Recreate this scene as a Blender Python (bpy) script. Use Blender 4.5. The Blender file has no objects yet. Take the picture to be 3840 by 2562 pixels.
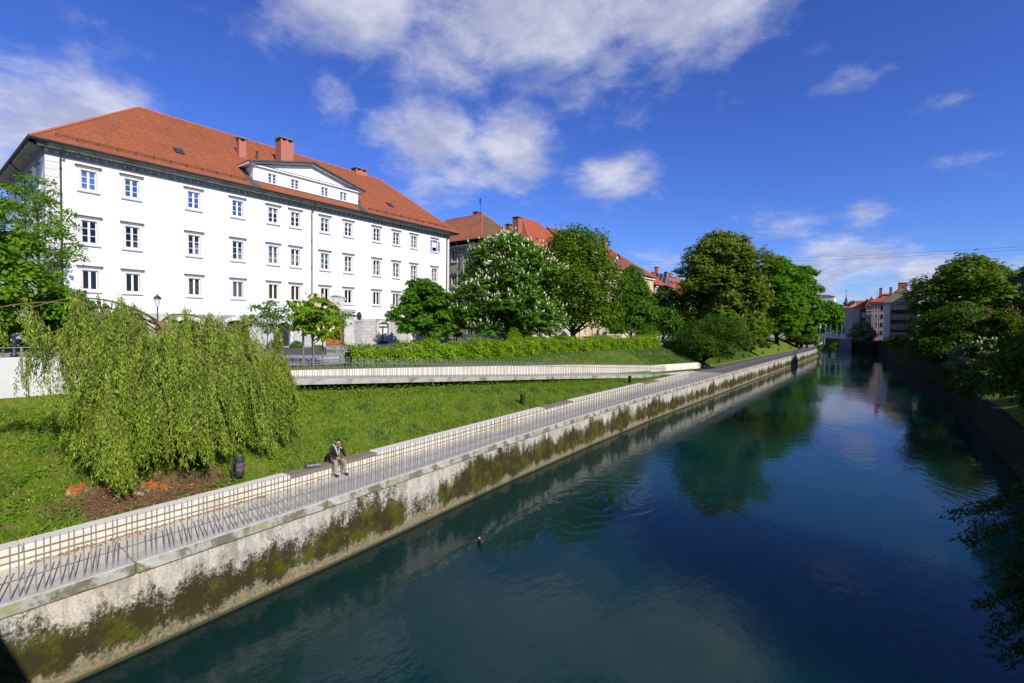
import bpy, math, random
import numpy as np
from mathutils import Vector, Matrix

R = math.radians
S = bpy.context.scene
COL = S.collection
random.seed(11)

# ------------------------------------------------------------------ camera
yaw, pitch, roll = R(37.6527), R(1.779), R(0.7)
F_ = Vector((-math.sin(yaw) * math.cos(pitch), math.cos(yaw) * math.cos(pitch), -math.sin(pitch)))
R_ = Vector((math.cos(yaw), math.sin(yaw), 0))
U_ = R_.cross(F_)
R2 = R_ * math.cos(roll) + U_ * math.sin(roll)
U2 = -R_ * math.sin(roll) + U_ * math.cos(roll)
cam = bpy.data.cameras.new('camera')
cam.lens = 17.0
cam.sensor_width = 36.0
cam.clip_start = 0.05
cam.clip_end = 6000
camo = bpy.data.objects.new('camera', cam)
M = Matrix((R2, U2, -F_)).transposed().to_4x4()
M.translation = Vector((0, 0, 8.06))
camo.matrix_world = M
COL.objects.link(camo)
S.camera = camo

# ------------------------------------------------------------------ world, sun, exposure
SUN_EL, SUN_AZ = 36.0, 104.3
S.view_settings.view_transform = 'Standard'
S.view_settings.look = 'None'
S.view_settings.exposure = 0.15
S.view_settings.gamma = 1.0
W = bpy.data.worlds.new("World")
S.world = W
W.use_nodes = True
wn, wl = W.node_tree.nodes, W.node_tree.links
bg = wn['Background']
bg.inputs[1].default_value = 0.088


class NT:
    """tiny node helper"""
    def __init__(s, tree):
        s.t = tree

    def n(s, typ, **kw):
        nd = s.t.nodes.new(typ)
        for k, v in kw.items():
            if k == 'inp':
                for i, x in v.items():
                    if isinstance(x, bpy.types.NodeSocket):
                        s.t.links.new(x, nd.inputs[i])
                    else:
                        nd.inputs[i].default_value = x
            else:
                setattr(nd, k, v)
        return nd

    def m(s, op, a, b=0.0, c=0.0, clamp=False):
        nd = s.n('ShaderNodeMath', operation=op, inp={0: a, 1: b, 2: c})
        nd.use_clamp = clamp
        return nd.outputs[0]

    def mr(s, v, a, b, c=0.0, d=1.0, smooth=True):
        nd = s.n('ShaderNodeMapRange', inp={0: v, 1: a, 2: b, 3: c, 4: d})
        if smooth:
            nd.interpolation_type = 'SMOOTHSTEP'
        return nd.outputs[0]

    def mix(s, fac, a, b, blend='MIX'):
        nd = s.n('ShaderNodeMix', data_type='RGBA', blend_type=blend)
        nd.clamp_factor = True
        for k, v in (('Factor', fac), ('A', a), ('B', b)):
            sock = [i for i in nd.inputs if i.name == k and (i.type == 'RGBA' or k == 'Factor') and i.enabled][0]
            if isinstance(v, bpy.types.NodeSocket):
                s.t.links.new(v, sock)
            elif k == 'Factor':
                sock.default_value = v
            else:
                sock.default_value = (v[0], v[1], v[2], 1)
        return [o for o in nd.outputs if o.type == 'RGBA' and o.enabled][0]

    def noise(s, vec, scale, detail=4, rough=0.55, dist=0.0, w=None):
        nd = s.n('ShaderNodeTexNoise', inp={'Scale': scale, 'Detail': detail, 'Roughness': rough, 'Distortion': dist})
        if vec is not None:
            s.t.links.new(vec, nd.inputs['Vector'])
        return nd.outputs[0]

    def map(s, vec, sc=(1, 1, 1), loc=(0, 0, 0), rot=(0, 0, 0)):
        nd = s.n('ShaderNodeMapping', inp={'Scale': sc, 'Location': loc, 'Rotation': rot})
        s.t.links.new(vec, nd.inputs['Vector'])
        return nd.outputs[0]


w = NT(W.node_tree)
sky = w.n('ShaderNodeTexSky', sky_type='NISHITA', sun_disc=False, sun_elevation=R(SUN_EL), sun_rotation=R(SUN_AZ),
          air_density=1.0, dust_density=0.0, ozone_density=3.0, altitude=300)
hsv0 = w.n('ShaderNodeHueSaturation', inp={'Hue': 0.515, 'Saturation': 1.12, 'Value': 1.0, 'Color': sky.outputs[0]})
hsv = w.n('ShaderNodeMix', data_type='RGBA', blend_type='MULTIPLY', inp={0: 1.0, 6: hsv0.outputs[0], 7: (0.68, 0.96, 1.58, 1)})
tc = w.n('ShaderNodeTexCoord').outputs['Generated']
sep = w.n('ShaderNodeSeparateXYZ', inp={0: tc})
dx, dy, dz = sep.outputs
az = w.m('ARCTAN2', w.m('MULTIPLY', dx, -1.0), dy)
el = w.m('ARCSINE', dz)
# a flat cloud layer seen in perspective
den = w.m('ADD', w.m('MAXIMUM', dz, 0.0), 0.22)
lay = w.n('ShaderNodeCombineXYZ', inp={0: w.m('DIVIDE', dx, den), 1: w.m('DIVIDE', dy, den), 2: 0.0}).outputs[0]
n1 = w.noise(lay, 2.6, 9, 0.58, 0.25)
n2 = w.noise(lay, 9.0, 9, 0.66, 0.3)
nn = w.m('ADD', w.m('MULTIPLY', n1, 0.66), w.m('MULTIPLY', n2, 0.34))
blobs = [  # azimuth (left of +Y), elevation, half width, half height, weight
    (37, 33, 13, 7.0, 1.0), (57, 33, 10, 5.5, .85), (18, 33, 11, 6, .9), (45, 27.5, 9, 4.5, .6), (27, 28.5, 9, 3.5, .5),
    (78, 15.5, 7, 5.5, 1.0), (86, 15, 8, 5, .8), (38, 20, 5.0, 4.8, 1.0), (47.5, 20.5, 6.5, 4.6, .9), (45, 16.5, 7, 3.2, .6), (42, 18.5, 6, 4, .75),
    (26, 16.6, 5.6, 2.5, .82), (58, 23, 3.0, 4, .5), (3, 22.4, 3.0, 1.3, .42), (-4.6, 19.6, 2.6, 1.0, .45), (-4, 14.5, 3.2, 1.0, .5),
    (2, 11.5, 2.4, 1.8, .6), (4, 6.0, 6.5, 2.8, .85), (-4, 5.0, 6, 2.0, .8), (9, 10.4, 4.5, 2.0, .5), (33, 10, 5, 2.0, .4), (21, 7.5, 3, 1.2, .5),
    (81, 21, 2, 1.2, .35)]
tot = None
for a, e, ra, re, wt in blobs:
    u = w.m('DIVIDE', w.m('SUBTRACT', az, R(a)), R(ra))
    v = w.m('DIVIDE', w.m('SUBTRACT', el, R(e)), R(re))
    g = w.m('MULTIPLY', w.m('EXPONENT', w.m('MULTIPLY', w.m('ADD', w.m('MULTIPLY', u, u), w.m('MULTIPLY', v, v)), -0.8)), wt)
    tot = g if tot is None else w.m('MAXIMUM', tot, g)
# the rest of the dome carries the same fair-weather clouds
far_az = w.mr(w.m('ABSOLUTE', w.m('SUBTRACT', az, R(37))), R(55), R(75))
high = w.mr(el, R(36), R(46))
rest = w.m('MULTIPLY', w.m('MAXIMUM', far_az, high), w.mr(w.noise(lay, 0.9, 3, 0.5), 0.5, 0.66, 0, 0.8))
tot = w.m('MAXIMUM', tot, rest)
cd = w.m('ADD', w.m('MULTIPLY', tot, 0.62), w.m('MULTIPLY', w.m('SUBTRACT', nn, 0.5), 1.35))
cover = w.m('MULTIPLY', w.mr(cd, 0.12, 0.58), w.mr(el, R(0.5), R(3)))
lit = w.mr(w.noise(lay, 5.0, 5, 0.6), 0.35, 0.7)
ccol = w.mix(lit, (4.6, 4.9, 6.7), (7.6, 7.7, 9.0))
skyc = w.mix(w.m('MULTIPLY', cover, 0.9), hsv.outputs[2], ccol)
wl.new(skyc, bg.inputs[0])

sl = bpy.data.lights.new('sun', 'SUN')
sl.energy = 5.0
sl.angle = R(0.53)
sl.color = (1.0, 0.94, 0.83)
so = bpy.data.objects.new('sun', sl)
sd = Vector((math.sin(R(SUN_AZ)) * math.cos(R(SUN_EL)), math.cos(R(SUN_AZ)) * math.cos(R(SUN_EL)), math.sin(R(SUN_EL))))
so.rotation_euler = sd.to_track_quat('Z', 'Y').to_euler()
so.location = sd * 300
COL.objects.link(so)

# ------------------------------------------------------------------ materials
MATS = {}


def newmat(name):
    m = bpy.data.materials.new(name)
    m.use_nodes = True
    t = NT(m.node_tree)
    b = m.node_tree.nodes['Principled BSDF']
    MATS[name] = m
    return m, t, b


def pm(name, c1, c2=None, scale=3.0, rough=0.8, bump=0.0, bscale=20.0, spec=0.3, metal=0.0, c3=None, s3=0.4, stretch=(1, 1, 1), dist=0.02):
    """surface with two or three colours mixed by noise, fine relief"""
    m, t, b = newmat(name)
    tcn = t.n('ShaderNodeTexCoord').outputs['Object']
    v = t.map(tcn, stretch)
    if c2 is None:
        c2 = tuple(x * 0.82 for x in c1)
    f = t.mr(t.noise(v, scale, 6, 0.62), 0.35, 0.65)
    col = t.mix(f, c1, c2)
    if c3 is not None:
        f3 = t.mr(t.noise(v, s3, 5, 0.65, 0.3), 0.48, 0.68)
        col = t.mix(f3, col, c3)
    t.t.links.new(col, b.inputs['Base Color'])
    b.inputs['Roughness'].default_value = rough
    b.inputs['Specular IOR Level'].default_value = spec
    b.inputs['Metallic'].default_value = metal
    if bump > 0:
        bp = t.n('ShaderNodeBump', inp={'Strength': bump, 'Distance': dist, 'Height': t.noise(v, bscale, 5, 0.6)})
        t.t.links.new(bp.outputs[0], b.inputs['Normal'])
    return m


def leafmat(name, ca, cb, cc=None, trans=0.35, rough=0.5, gloss=0.008, streak=None):
    """leaves: each leaf its own tint, thin enough to let light through"""
    m = bpy.data.materials.new(name)
    m.use_nodes = True
    MATS[name] = m
    nt = m.node_tree
    nt.nodes.remove(nt.nodes['Principled BSDF'])
    t = NT(nt)
    g = t.n('ShaderNodeNewGeometry')
    r = g.outputs['Random Per Island']
    col = t.mix(r, ca, cb)
    oc = t.n('ShaderNodeTexCoord').outputs['Object']
    big = t.noise(oc, 0.45, 3, 0.5)
    if streak:
        fs = t.mr(t.noise(t.map(oc, (streak, streak, streak * .09)), 1.0, 3, .6), .40, .60)
        col = t.mix(fs, t.mix(1.0, col, (.42, .5, .4), 'MULTIPLY'), col)
    col = t.mix(t.mr(big, 0.4, 0.65, 0, 0.45), col, cc if cc else tuple(0.6 * a + 0.4 * b for a, b in zip(ca, cb)))
    d = t.n('ShaderNodeBsdfDiffuse', inp={'Color': col})
    tr = t.n('ShaderNodeBsdfTranslucent', inp={'Color': t.mix(1.0, col, (1.15, 1.1, 0.45), 'MULTIPLY')})
    s1 = t.n('ShaderNodeMixShader', inp={0: trans, 1: d.outputs[0], 2: tr.outputs[0]})
    gl = t.n('ShaderNodeBsdfGlossy', inp={'Color': (1, 1, 1, 1), 'Roughness': rough})
    s2 = t.n('ShaderNodeMixShader', inp={0: gloss, 1: s1.outputs[0], 2: gl.outputs[0]})
    nt.links.new(s2.outputs[0], nt.nodes['Material Output'].inputs[0])
    return m


def tilemat(name, c1, c2, c3, tw=0.19, rough=0.75):
    """roof tiles: uv u = metres along the course, v = course number"""
    m, t, b = newmat(name)
    uv = t.n('ShaderNodeUVMap').outputs[0]
    sp = t.n('ShaderNodeSeparateXYZ', inp={0: uv})
    cr = t.m('FLOOR', sp.outputs[1])
    us = t.m('ADD', t.m('DIVIDE', sp.outputs[0], tw), t.m('MULTIPLY', t.m('MODULO', cr, 2.0), 0.5))
    cid = t.n('ShaderNodeCombineXYZ', inp={0: t.m('FLOOR', us), 1: cr, 2: 0.0})
    wn_ = t.n('ShaderNodeTexWhiteNoise', noise_dimensions='2D', inp={'Vector': cid.outputs[0]})
    obj = t.n('ShaderNodeTexCoord').outputs['Object']
    col = t.mix(wn_.outputs[0], c1, c2)
    col = t.mix(t.mr(t.noise(obj, 0.35, 5, 0.7), 0.42, 0.72, 0, 0.65), col, c3)
    col = t.mix(t.mr(t.noise(t.map(obj, (2.0, .25, .25)), 1.2, 5, 0.7), 0.52, 0.75, 0, 0.35), col, tuple(x * .6 for x in c2))
    fr = t.m('FRACT', us)
    joint = t.m('MINIMUM', t.mr(fr, 0.0, 0.1), t.mr(fr, 1.0, 0.9))
    col = t.mix(t.m('MULTIPLY', t.m('SUBTRACT', 1.0, joint), 0.45), col, tuple(x * .3 for x in c2))
    t.t.links.new(col, b.inputs['Base Color'])
    h = t.m('ADD', t.m('MULTIPLY', joint, 0.6), t.m('MULTIPLY', wn_.outputs[0], 0.4))
    bp = t.n('ShaderNodeBump', inp={'Strength': 0.6, 'Distance': 0.02, 'Height': h})
    t.t.links.new(bp.outputs[0], b.inputs['Normal'])
    b.inputs['Roughness'].default_value = rough
    b.inputs['Specular IOR Level'].default_value = 0.2
    return m


def glassmat(name, tint=(0.55, 0.6, 0.62), refl=0.22, rough=0.02):
    m = bpy.data.materials.new(name)
    m.use_nodes = True
    MATS[name] = m
    nt = m.node_tree
    nt.nodes.remove(nt.nodes['Principled BSDF'])
    t = NT(nt)
    tr = t.n('ShaderNodeBsdfTransparent', inp={'Color': tint + (1,)})
    wob = t.n('ShaderNodeBump', inp={'Strength': 0.03, 'Distance': 0.05, 'Height': t.noise(t.n('ShaderNodeTexCoord').outputs['Object'], 2.5, 2)})
    gl = t.n('ShaderNodeBsdfGlossy', inp={'Color': (1, 1, 1, 1), 'Roughness': rough, 'Normal': wob.outputs[0]})
    fr = t.n('ShaderNodeFresnel', inp={'IOR': 1.5})
    fac = t.m('ADD', fr.outputs[0], refl - 0.04, clamp=True)
    s = t.n('ShaderNodeMixShader', inp={0: fac, 1: tr.outputs[0], 2: gl.outputs[0]})
    nt.links.new(s.outputs[0], nt.nodes['Material Output'].inputs[0])
    return m


pm('plaster_white', (0.84, 0.83, 0.82), (0.80, 0.79, 0.785), 1.2, 0.9, 0.05, 30, 0.1, c3=(0.74, 0.73, 0.71), s3=0.5, stretch=(1.5, 1.5, .3))
pm('stone_trim', (0.66, 0.64, 0.62), (0.58, 0.56, 0.54), 4, 0.85, 0.1, 40, 0.15)
pm('stone_dark', (0.20, 0.21, 0.20), (0.27, 0.27, 0.25), 3, 0.85, 0.1, 40)
pm('quoin', (0.66, 0.64, 0.62), (0.60, 0.58, 0.56), 3, 0.85, 0.05, 40)
pm('cornice', (0.36, 0.34, 0.30), (0.27, 0.255, 0.22), 2, 0.85, 0.1, 30, c3=(0.17, 0.165, 0.14), s3=0.9)
pm('cornice_white', (0.72, 0.71, 0.68), (0.6, 0.59, 0.55), 3, 0.85, c3=(0.35, 0.34, 0.3), s3=1.5)
pm('gutter', (0.035, 0.034, 0.034), (0.05, 0.047, 0.045), 3, 0.5, spec=0.4, metal=0.3)
pm('flashing', (0.07, 0.072, 0.075), (0.1, 0.1, 0.1), 2, 0.55, metal=0.3)
pm('window_white', (0.80, 0.79, 0.75), (0.74, 0.73, 0.7), 5, 0.6)
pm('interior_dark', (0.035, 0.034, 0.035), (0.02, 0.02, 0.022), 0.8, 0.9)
pm('curtain', (0.7, 0.68, 0.64), (0.52, 0.5, 0.47), 6, 0.9, stretch=(6, 6, .3))
pm('blind_teal', (0.06, 0.38, 0.42), (0.05, 0.33, 0.38), 4, 0.8)
pm('blind_white', (0.62, 0.65, 0.7), (0.52, 0.55, 0.6), 4, 0.8)
pm('blind_brown', (0.25, 0.14, 0.06), (0.19, 0.1, 0.045), 5, 0.7)
pm('curtain_grey', (0.28, 0.3, 0.31), (0.2, 0.21, 0.22), 5, 0.8, stretch=(6, 6, .3))
glassmat('glass', refl=0.07)
glassmat('glass_sky', (0.45, 0.5, 0.55), refl=0.34)
glassmat('glass_dark', (0.3, 0.32, 0.34), refl=0.05)
tilemat('tile_orange', (0.42, 0.14, 0.065), (0.31, 0.10, 0.048), (0.27, 0.10, 0.052))
tilemat('tile_old', (0.46, 0.16, 0.075), (0.36, 0.12, 0.06), (0.22, 0.10, 0.06), 0.3)
tilemat('tile_red', (0.44, 0.115, 0.06), (0.36, 0.092, 0.05), (0.34, 0.1, 0.06))
tilemat('tile_brown', (0.33, 0.10, 0.055), (0.27, 0.085, 0.05), (0.22, 0.085, 0.05))
tilemat('tile_mossy', (0.22, 0.12, 0.06), (0.12, 0.085, 0.045), (0.10, 0.08, 0.04), 0.3)
tilemat('tile_dark', (0.26, 0.06, 0.035), (0.19, 0.045, 0.03), (0.15, 0.04, 0.03))
pm('ridge_tile', (0.48, 0.14, 0.06), (0.36, 0.10, 0.045), 4, 0.8)
pm('brick', (0.47, 0.17, 0.12), (0.36, 0.13, 0.095), 9, 0.85, 0.2, 30)
pm('brick_old', (0.36, 0.15, 0.09), (0.25, 0.11, 0.07), 7, 0.9, 0.2, 30)
pm('block_a', (0.50, 0.49, 0.48), (0.41, 0.40, 0.39), 3, 0.85, 0.15, 25, c3=(0.36, 0.35, 0.34), s3=1.3)
pm('block_b', (0.56, 0.55, 0.53), (0.46, 0.45, 0.44), 2.5, 0.85, 0.15, 25, c3=(0.40, 0.40, 0.38), s3=1.6)
pm('block_c', (0.43, 0.42, 0.42), (0.36, 0.36, 0.36), 2.5, 0.85, 0.15, 25, c3=(0.5, 0.48, 0.46), s3=1.6)
pm('mortar', (0.30, 0.29, 0.28), (0.25, 0.245, 0.24), 6, 0.95)
pm('door_wood', (0.30, 0.085, 0.022), (0.20, 0.05, 0.014), 3, 0.45, 0.15, 30, 0.4, stretch=(4, 4, .5))
pm('door_panel', (0.40, 0.14, 0.035), (0.27, 0.075, 0.02), 3, 0.45, 0.1, 30, 0.4, stretch=(4, 4, .5))
pm('frame_brown', (0.10, 0.05, 0.03), (0.07, 0.035, 0.022), 4, 0.5)
pm('frosted', (0.62, 0.68, 0.68), (0.56, 0.62, 0.62), 1, 0.25)
pm('bronze', (0.05, 0.07, 0.07), (0.10, 0.115, 0.11), 5, 0.45, 0.3, 12, 0.5, 0.5)
pm('concrete', (0.58, 0.53, 0.435), (0.51, 0.46, 0.375), 2.2, 0.85, 0.08, 60, 0.2, c3=(0.44, 0.40, 0.33), s3=0.35)
pm('concrete_light', (0.64, 0.61, 0.54), (0.58, 0.55, 0.48), 1.6, 0.85, 0.06, 60, 0.2, c3=(0.48, 0.46, 0.43), s3=0.3)
pm('concrete_dirty', (0.42, 0.405, 0.37), (0.33, 0.32, 0.27), 2.0, 0.9, 0.12, 40, 0.15, c3=(0.13, 0.125, 0.07), s3=0.8)
pm('seat_wall', (0.68, 0.64, 0.53), (0.60, 0.56, 0.45), 0.9, 0.9, 0.04, 40, 0.1, c3=(0.48, 0.42, 0.27), s3=0.55)
pm('ramp_wall', (0.70, 0.67, 0.58), (0.62, 0.59, 0.5), 0.8, 0.9, 0.04, 40, 0.1, c3=(0.50, 0.47, 0.36), s3=0.45, stretch=(1, 1, .35))
pm('wall_pale', (0.62, 0.62, 0.62), (0.57, 0.57, 0.57), 1.0, 0.9, 0.04, 50, 0.1)
pm('wood_bench', (0.16, 0.125, 0.095), (0.22, 0.18, 0.145), 3, 0.75, 0.2, 30, 0.3, stretch=(6, .5, 6))
pm('rail_metal', (0.25, 0.24, 0.24), (0.21, 0.20, 0.2), 3, 0.5, spec=0.4, metal=0.1)
pm('bin_metal', (0.022, 0.022, 0.026), (0.04, 0.036, 0.04), 6, 0.5, 0.2, 20, 0.4)
pm('bin_sticker', (0.16, 0.09, 0.09), (0.05, 0.05, 0.06), 14, 0.7)
pm('asphalt', (0.085, 0.085, 0.09), (0.07, 0.07, 0.074), 8, 0.9, 0.15, 60, 0.2, c3=(0.1, 0.1, 0.1), s3=0.3)
pm('paving', (0.30, 0.295, 0.29), (0.26, 0.255, 0.25), 1.5, 0.9, 0.1, 50, 0.2, c3=(0.22, 0.215, 0.21), s3=0.25)
pm('kerb', (0.5, 0.49, 0.47), (0.44, 0.43, 0.41), 2, 0.85)
pm('bark', (0.075, 0.055, 0.04), (0.045, 0.034, 0.026), 6, 0.95, 0.6, 14, 0.1, stretch=(3, 3, .7), dist=0.05)
pm('bark_dark', (0.03, 0.023, 0.018), (0.018, 0.015, 0.012), 6, 0.95, 0.6, 14, 0.1, stretch=(3, 3, .7), dist=0.05)
pm('bark_pale', (0.26, 0.23, 0.18), (0.14, 0.115, 0.085), 6, 0.9, 0.3, 14, 0.1, stretch=(1, 1, 3))
pm('bark_willow', (0.20, 0.155, 0.06), (0.13, 0.10, 0.045), 6, 0.9, 0.4, 14, 0.1)
pm('stake_wood', (0.26, 0.20, 0.14), (0.17, 0.13, 0.095), 5, 0.85, 0.2, 20, stretch=(4, 4, .6))
pm('stump_rot', (0.42, 0.13, 0.04), (0.24, 0.075, 0.028), 5, 0.95, 0.7, 9, 0.05, c3=(0.5, 0.33, 0.2), s3=2.2, dist=0.06)
pm('stump_grey', (0.36, 0.30, 0.24), (0.22, 0.18, 0.14), 6, 0.95, 0.6, 12, 0.05, dist=0.05)
pm('metal_dark', (0.04, 0.042, 0.046), (0.06, 0.062, 0.066), 4, 0.45, metal=0.4)
pm('white_stone', (0.80, 0.78, 0.73), (0.70, 0.68, 0.63), 2, 0.85, 0.05, 30)
pm('copper_green', (0.13, 0.33, 0.28), (0.08, 0.22, 0.2), 2, 0.7)
pm('spire_dark', (0.035, 0.05, 0.055), (0.06, 0.09, 0.085), 1, 0.6)
pm('tower_glass', (0.03, 0.04, 0.06), (0.045, 0.055, 0.075), 0.3, 0.3, spec=0.5)
pm('tower_side', (0.4, 0.42, 0.46), (0.35, 0.37, 0.41), 0.3, 0.7)
for nm_, c_ in (('wall_greygreen', (0.44, 0.44, 0.32)), ('wall_cream', (0.62, 0.55, 0.40)), ('wall_yellow', (0.66, 0.52, 0.28)), ('wall_offwhite', (0.66, 0.64, 0.58)),
                ('wall_beige', (0.50, 0.44, 0.36)), ('wall_maroon', (0.10, 0.045, 0.045)), ('wall_pink', (0.46, 0.32, 0.29)), ('wall_ochre', (0.42, 0.34, 0.19)),
                ('wall_olive', (0.17, 0.17, 0.085)), ('wall_white2', (0.72, 0.72, 0.70))):
    pm(nm_, c_, tuple(x * .85 for x in c_), 0.9, 0.9, 0.05, 30, 0.1, c3=tuple(x * .7 for x in c_), s3=0.35, stretch=(1, 1, .5))
pm('balcony_wood', (0.03, 0.018, 0.014), (0.05, 0.028, 0.02), 4, 0.7)
pm('opening_dark', (0.02, 0.02, 0.022), (0.03, 0.03, 0.03), 4, 0.5)  # near-black colour standing in for shade inside openings
pm('green_sign', (0.02, 0.25, 0.07), (0.02, 0.2, 0.06), 3, 0.6)
pm('planter_grey', (0.075, 0.077, 0.09), (0.06, 0.062, 0.072), 3, 0.6)
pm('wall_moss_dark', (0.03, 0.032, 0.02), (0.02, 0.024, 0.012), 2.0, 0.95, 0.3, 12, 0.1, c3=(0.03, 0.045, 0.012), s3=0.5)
pm('soil', (0.09, 0.06, 0.04), (0.055, 0.038, 0.025), 8, 0.95, 0.3, 30)
pm('cloth_black', (0.012, 0.012, 0.014), (0.02, 0.02, 0.022), 12, 0.85)
pm('cloth_khaki', (0.36, 0.27, 0.19), (0.30, 0.22, 0.15), 9, 0.9)
pm('cloth_grey', (0.45, 0.47, 0.47), (0.34, 0.36, 0.36), 12, 0.9)
pm('cloth_red', (0.5, 0.02, 0.025), (0.4, 0.015, 0.02), 9, 0.8)
pm('cloth_blue', (0.05, 0.09, 0.22), (0.04, 0.07, 0.17), 9, 0.9)
pm('cloth_white', (0.6, 0.6, 0.62), (0.5, 0.5, 0.53), 9, 0.9)
pm('skin', (0.50, 0.27, 0.19), (0.44, 0.23, 0.16), 8, 0.55)
pm('hair', (0.012, 0.009, 0.008), (0.02, 0.015, 0.012), 20, 0.5)
pm('shoe', (0.015, 0.017, 0.025), (0.02, 0.02, 0.03), 9, 0.7)
pm('shoe_sole', (0.6, 0.6, 0.58), None, 9, 0.8)
pm('backpack', (0.13, 0.14, 0.16), (0.20, 0.21, 0.23), 6, 0.55)
pm('blossom', (0.60, 0.52, 0.36), (0.68, 0.60, 0.44), 20, 0.9)
pm('blossom_peach', (0.66, 0.42, 0.28), (0.74, 0.56, 0.40), 20, 0.9)
pm('blossom_dim', (0.42, 0.33, 0.17), (0.36, 0.30, 0.13), 20, 0.9)
pm('blossom_red', (0.36, 0.05, 0.05), (0.46, 0.10, 0.08), 20, 0.9)
pm('blossom_white', (0.66, 0.66, 0.52), (0.55, 0.58, 0.42), 20, 0.9)
pm('duck_dark', (0.035, 0.025, 0.02), (0.06, 0.045, 0.035), 12, 0.8)
pm('duck_white', (0.6, 0.58, 0.55), None, 12, 0.8)
leafmat('leaf_chestnut', (0.038, 0.115, 0.006), (0.105, 0.235, 0.010), (0.055, 0.14, 0.007), .36)
leafmat('leaf_maple', (0.045, 0.118, 0.005), (0.13, 0.235, 0.009), (0.12, 0.165, 0.008), .38)
leafmat('leaf_lime', (0.045, 0.125, 0.008), (0.105, 0.215, 0.013), None, .38)
leafmat('leaf_yellowish', (0.060, 0.125, 0.006), (0.155, 0.225, 0.013), (0.10, 0.145, 0.008), .32)
leafmat('leaf_bright', (0.060, 0.17, 0.008), (0.14, 0.30, 0.012), None, .42)
leafmat('leaf_dark', (0.030, 0.082, 0.006), (0.072, 0.145, 0.010), None, .3)
leafmat('leaf_dim', (0.032, 0.080, 0.005), (0.085, 0.155, 0.008), None, .32)
leafmat('leaf_plum', (0.10, 0.035, 0.02), (0.15, 0.07, 0.025), None, .3)
leafmat('leaf_silver', (0.13, 0.17, 0.09), (0.19, 0.23, 0.13), None, .25)
leafmat('leaf_willow', (0.15, 0.25, 0.014), (0.42, 0.52, 0.085), (0.24, 0.33, 0.026), .24, streak=5.0)
leafmat('leaf_hedge', (0.12, 0.235, 0.006), (0.29, 0.44, 0.012), (0.13, 0.24, 0.008), .36)
leafmat('leaf_young', (0.11, 0.22, 0.010), (0.22, 0.36, 0.018), None, .42)
leafmat('leaf_ash', (0.085, 0.19, 0.010), (0.18, 0.33, 0.016), None, .42)
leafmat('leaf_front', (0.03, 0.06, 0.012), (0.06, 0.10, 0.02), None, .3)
leafmat('grass_blade', (0.11, 0.21, 0.010), (0.26, 0.37, 0.02), (0.20, 0.25, 0.03), .3, gloss=0.03)
leafmat('grass_tall', (0.065, 0.15, 0.02), (0.12, 0.23, 0.04), None, .3, gloss=0.03)
leafmat('weed_leaf', (0.09, 0.20, 0.010), (0.20, 0.36, 0.02), None, .3)
leafmat('litter_leaf', (0.26, 0.11, 0.04), (0.42, 0.22, 0.10), (0.30, 0.18, 0.09), .1, gloss=0.0)
leafmat('dry_grass', (0.30, 0.22, 0.12), (0.22, 0.16, 0.08), None, .1, gloss=0.0)


def grassmat():
    m, t, b = newmat('turf')
    o = t.n('ShaderNodeTexCoord').outputs['Object']
    c = t.mix(t.mr(t.noise(o, 5, 6, 0.7), 0.35, 0.65), (0.075, 0.125, 0.010), (0.16, 0.21, 0.022))
    c = t.mix(t.mr(t.noise(o, 0.8, 5, 0.6), 0.45, 0.7, 0, .6), c, (0.06, 0.14, 0.014))
    c = t.mix(t.mr(t.noise(o, 1.7, 6, 0.7), 0.48, 0.66, 0, .9), c, (0.20, 0.15, 0.06))
    c = t.mix(t.mr(t.noise(o, 11, 4, 0.7), 0.5, 0.7, 0, .6), c, (0.04, 0.075, 0.008))
    # bare earth at the foot of the willow, trodden by its shape
    sp = t.n('ShaderNodeSeparateXYZ', inp={0: o})
    u = t.m('DIVIDE', t.m('SUBTRACT', sp.outputs[0], -17.7), 1.6)
    v = t.m('DIVIDE', t.m('SUBTRACT', sp.outputs[1], 4.9), 2.2)
    rr = t.m('ADD', t.m('ADD', t.m('MULTIPLY', u, u), t.m('MULTIPLY', v, v)), t.m('MULTIPLY', t.noise(o, 1.6, 5, .7), 1.6))
    soil = t.mix(t.mr(t.noise(o, 9, 5, .7), .35, .65), (0.075, 0.055, 0.036), (0.17, 0.115, 0.065))
    c = t.mix(t.mr(rr, 1.25, 1.9, 1, 0), c, soil)
    t.t.links.new(c, b.inputs['Base Color'])
    b.inputs['Roughness'].default_value = 0.95
    b.inputs['Specular IOR Level'].default_value = 0.05
    bp = t.n('ShaderNodeBump', inp={'Strength': 0.8, 'Distance': 0.06, 'Height': t.noise(o, 14, 6, .7)})
    t.t.links.new(bp.outputs[0], b.inputs['Normal'])


grassmat()


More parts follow.
